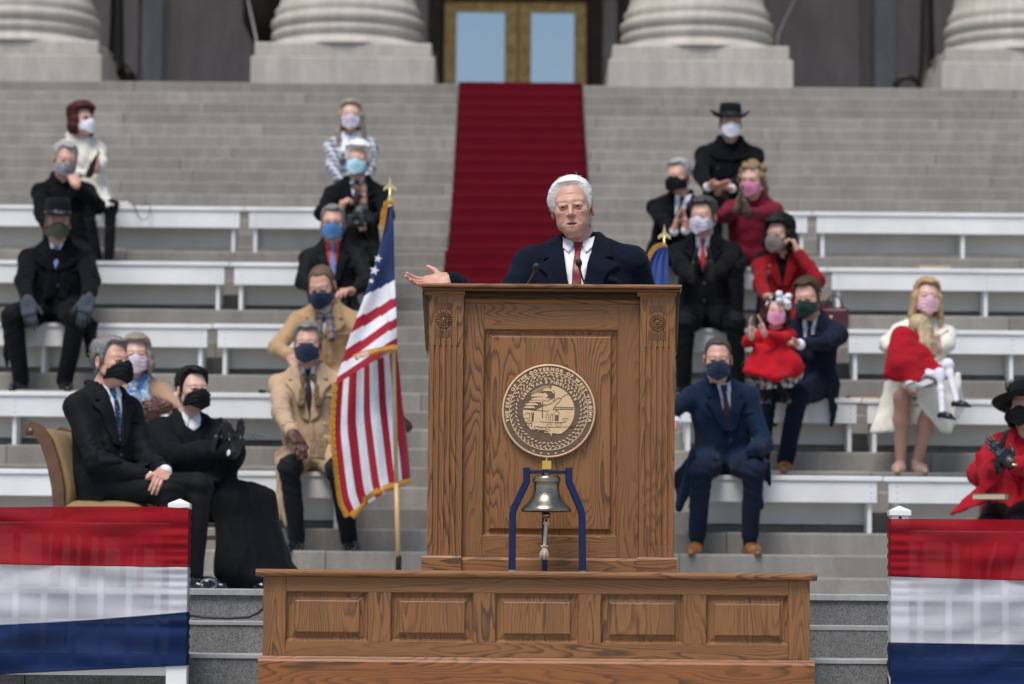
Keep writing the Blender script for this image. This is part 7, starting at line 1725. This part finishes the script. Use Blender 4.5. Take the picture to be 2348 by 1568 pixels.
# handbag
hb = seatp(3, 1912, .12); e = empty('handbag', hb, rad(-8), 'maroon handbag standing on the bench behind the man in the navy suit', 'bag'); M_MAR = paint('maroon_leather', (.075, .010, .022), rough=.35, var=.3)
V, Q = solid([rbox((0, 0, .075), (.085, .045, .06), None, .018, k=.02), cap((-.07, 0, .14), (.07, 0, .14), .022, k=.03)], .008); obj('bag_body', mesh_np('bag', V, Q), M_MAR, e)
MB().tube([(-.06 + .06 * (1 - math.cos(t)), 0, .15 + .10 * math.sin(t)) for t in np.linspace(0, math.pi, 13)], .006, 6).build('handle', M_MAR, e); MB().lathe([(.012, 0), (.014, .003), (0, .005)], 12, M=Matrix.Translation((-.02, -.064, .09)) @ Matrix.Rotation(rad(90), 4, 'X')).build('clasp', M_FIN, e)
V, Q = solid([tri((-.14, .0, .13), (-.06, -.03, .17), (-.08, -.03, .06), .012), cap((-.13, 0, .16), (-.05, 0, .15), .02)], .008); obj('red_scarf', mesh_np('rs', V, Q), RED2, e)
# cream purse with chain strap by the auburn-haired woman
pb_ = seatp(1, 282, .10); e = empty('cream_purse', pb_, rad(10), 'small cream purse with a thin chain strap hanging over the top bench', 'bag')
V, Q = solid([rbox((0, 0, .022), (.055, .035, .010), None, .010, k=.01)], .006); obj('bag_body', mesh_np('p', V, Q), IVORY, e)
MB().tube([(.03, -.02, .03), (.06, -.10, .035), (.07, -.162, .02), (.10, -.170, -.07), (.14, -.172, -.115), (.18, -.17, -.10), (.20, -.165, -.03), (.20, -.13, .02), (.12, -.03, .012)], .0045, 6).build('chain_strap', M_GUN, e)
MB().tube([(.09, -.02, .008), (.14, -.05, .01), (.19, -.02, .009), (.24, -.05, .008)], .008, 6).build('tassel_end', paint('taupe', (.25, .2, .16)), e)
# sunglasses on the bench beside the camel coat
sg = seatp(4, 612, .06); e = empty('sunglasses', sg, rad(-12), 'dark sunglasses lying on the white bench behind the man in the robe', 'glasses')
for dx in (-.033, .033): MB().sphere((dx, 0, .016), (.028, .004, .018), 14, 8).build('lens', M_LENS, e)
for dx in (-.062, .062): MB().tube([(dx, 0, .022), (dx * .95, .07, .010), (dx * .9, .12, .005)], .003, 6).build('temple', M_WIRE, e)
MB().tube([(-.008, -.002, .022), (.008, -.002, .022)], .002, 6).build('bridge', M_WIRE, e)
# camera in the hands of the white-haired man
cp_ = P(815, 505, 25.12); e = empty('photo_camera', (cp_.x, 25.12, cp_.z - .05), rad(4), 'black camera held by the white-haired man with the plaid scarf', 'camera')
MB().box(-.065, .065, -.03, .03, 0, .09, .008).build('camera_body', M_BLK, e); MB().box(-.025, .025, -.028, .02, .09, .115, .006).build('viewfinder', M_BLK, e); MB().lathe([(.036, 0), (.038, .03), (.035, .034), (.037, .07), (.030, .072), (.028, .06), (0, .055)], 24, M=Matrix.Translation((.0, -.03, .045)) @ Matrix.Rotation(rad(90), 4, 'X')).build('lens_barrel', M_BLK, e)
# glasses held by the man in the robe
gp = s2.M @ Vector(s2.arms[1][1]); gp = P(572, 1000, 19.25); e = empty('reading_glasses', gp, rad(20), 'folded glasses held in the gloved hand of the man in the robe', 'glasses')
for dx in (0, .034): MB().tube([(dx + .016 * math.cos(a), 0, .011 * math.sin(a)) for a in np.linspace(0, 6.28, 13)], .0012, 5).build('rim', M_WIRE, e)
MB().tube([(.05, 0, .006), (.09, .02, -.004)], .0014, 5).build('temple', M_WIRE, e)
# cables
tag(MB().tube([P(428, 1410, 15.98), P(470, 1415, 15.97), P(520, 1417, 15.96), P(570, 1415, 15.96), P(592, 1405, 16.0), P(606, 1392, 16.12)], .006, 8).build('black_cable', M_BLK), 'black cable lying along the granite step beside the platform', 'cable')
lp_ = [(PX(478 + 18 * math.sin(a), 1345, 18.6 + .0) , 18.60 + .02 * math.cos(a), .004 + .05 * (1 - math.cos(a)) * .5) for a in np.linspace(.3, 5.6, 18)]
tag(MB().tube(lp_, .004, 6).build('cord_loop', paint('grey_cord', (.25, .25, .26))), 'thin grey cord looped on the floor under the robed man\'s chair', 'cord')
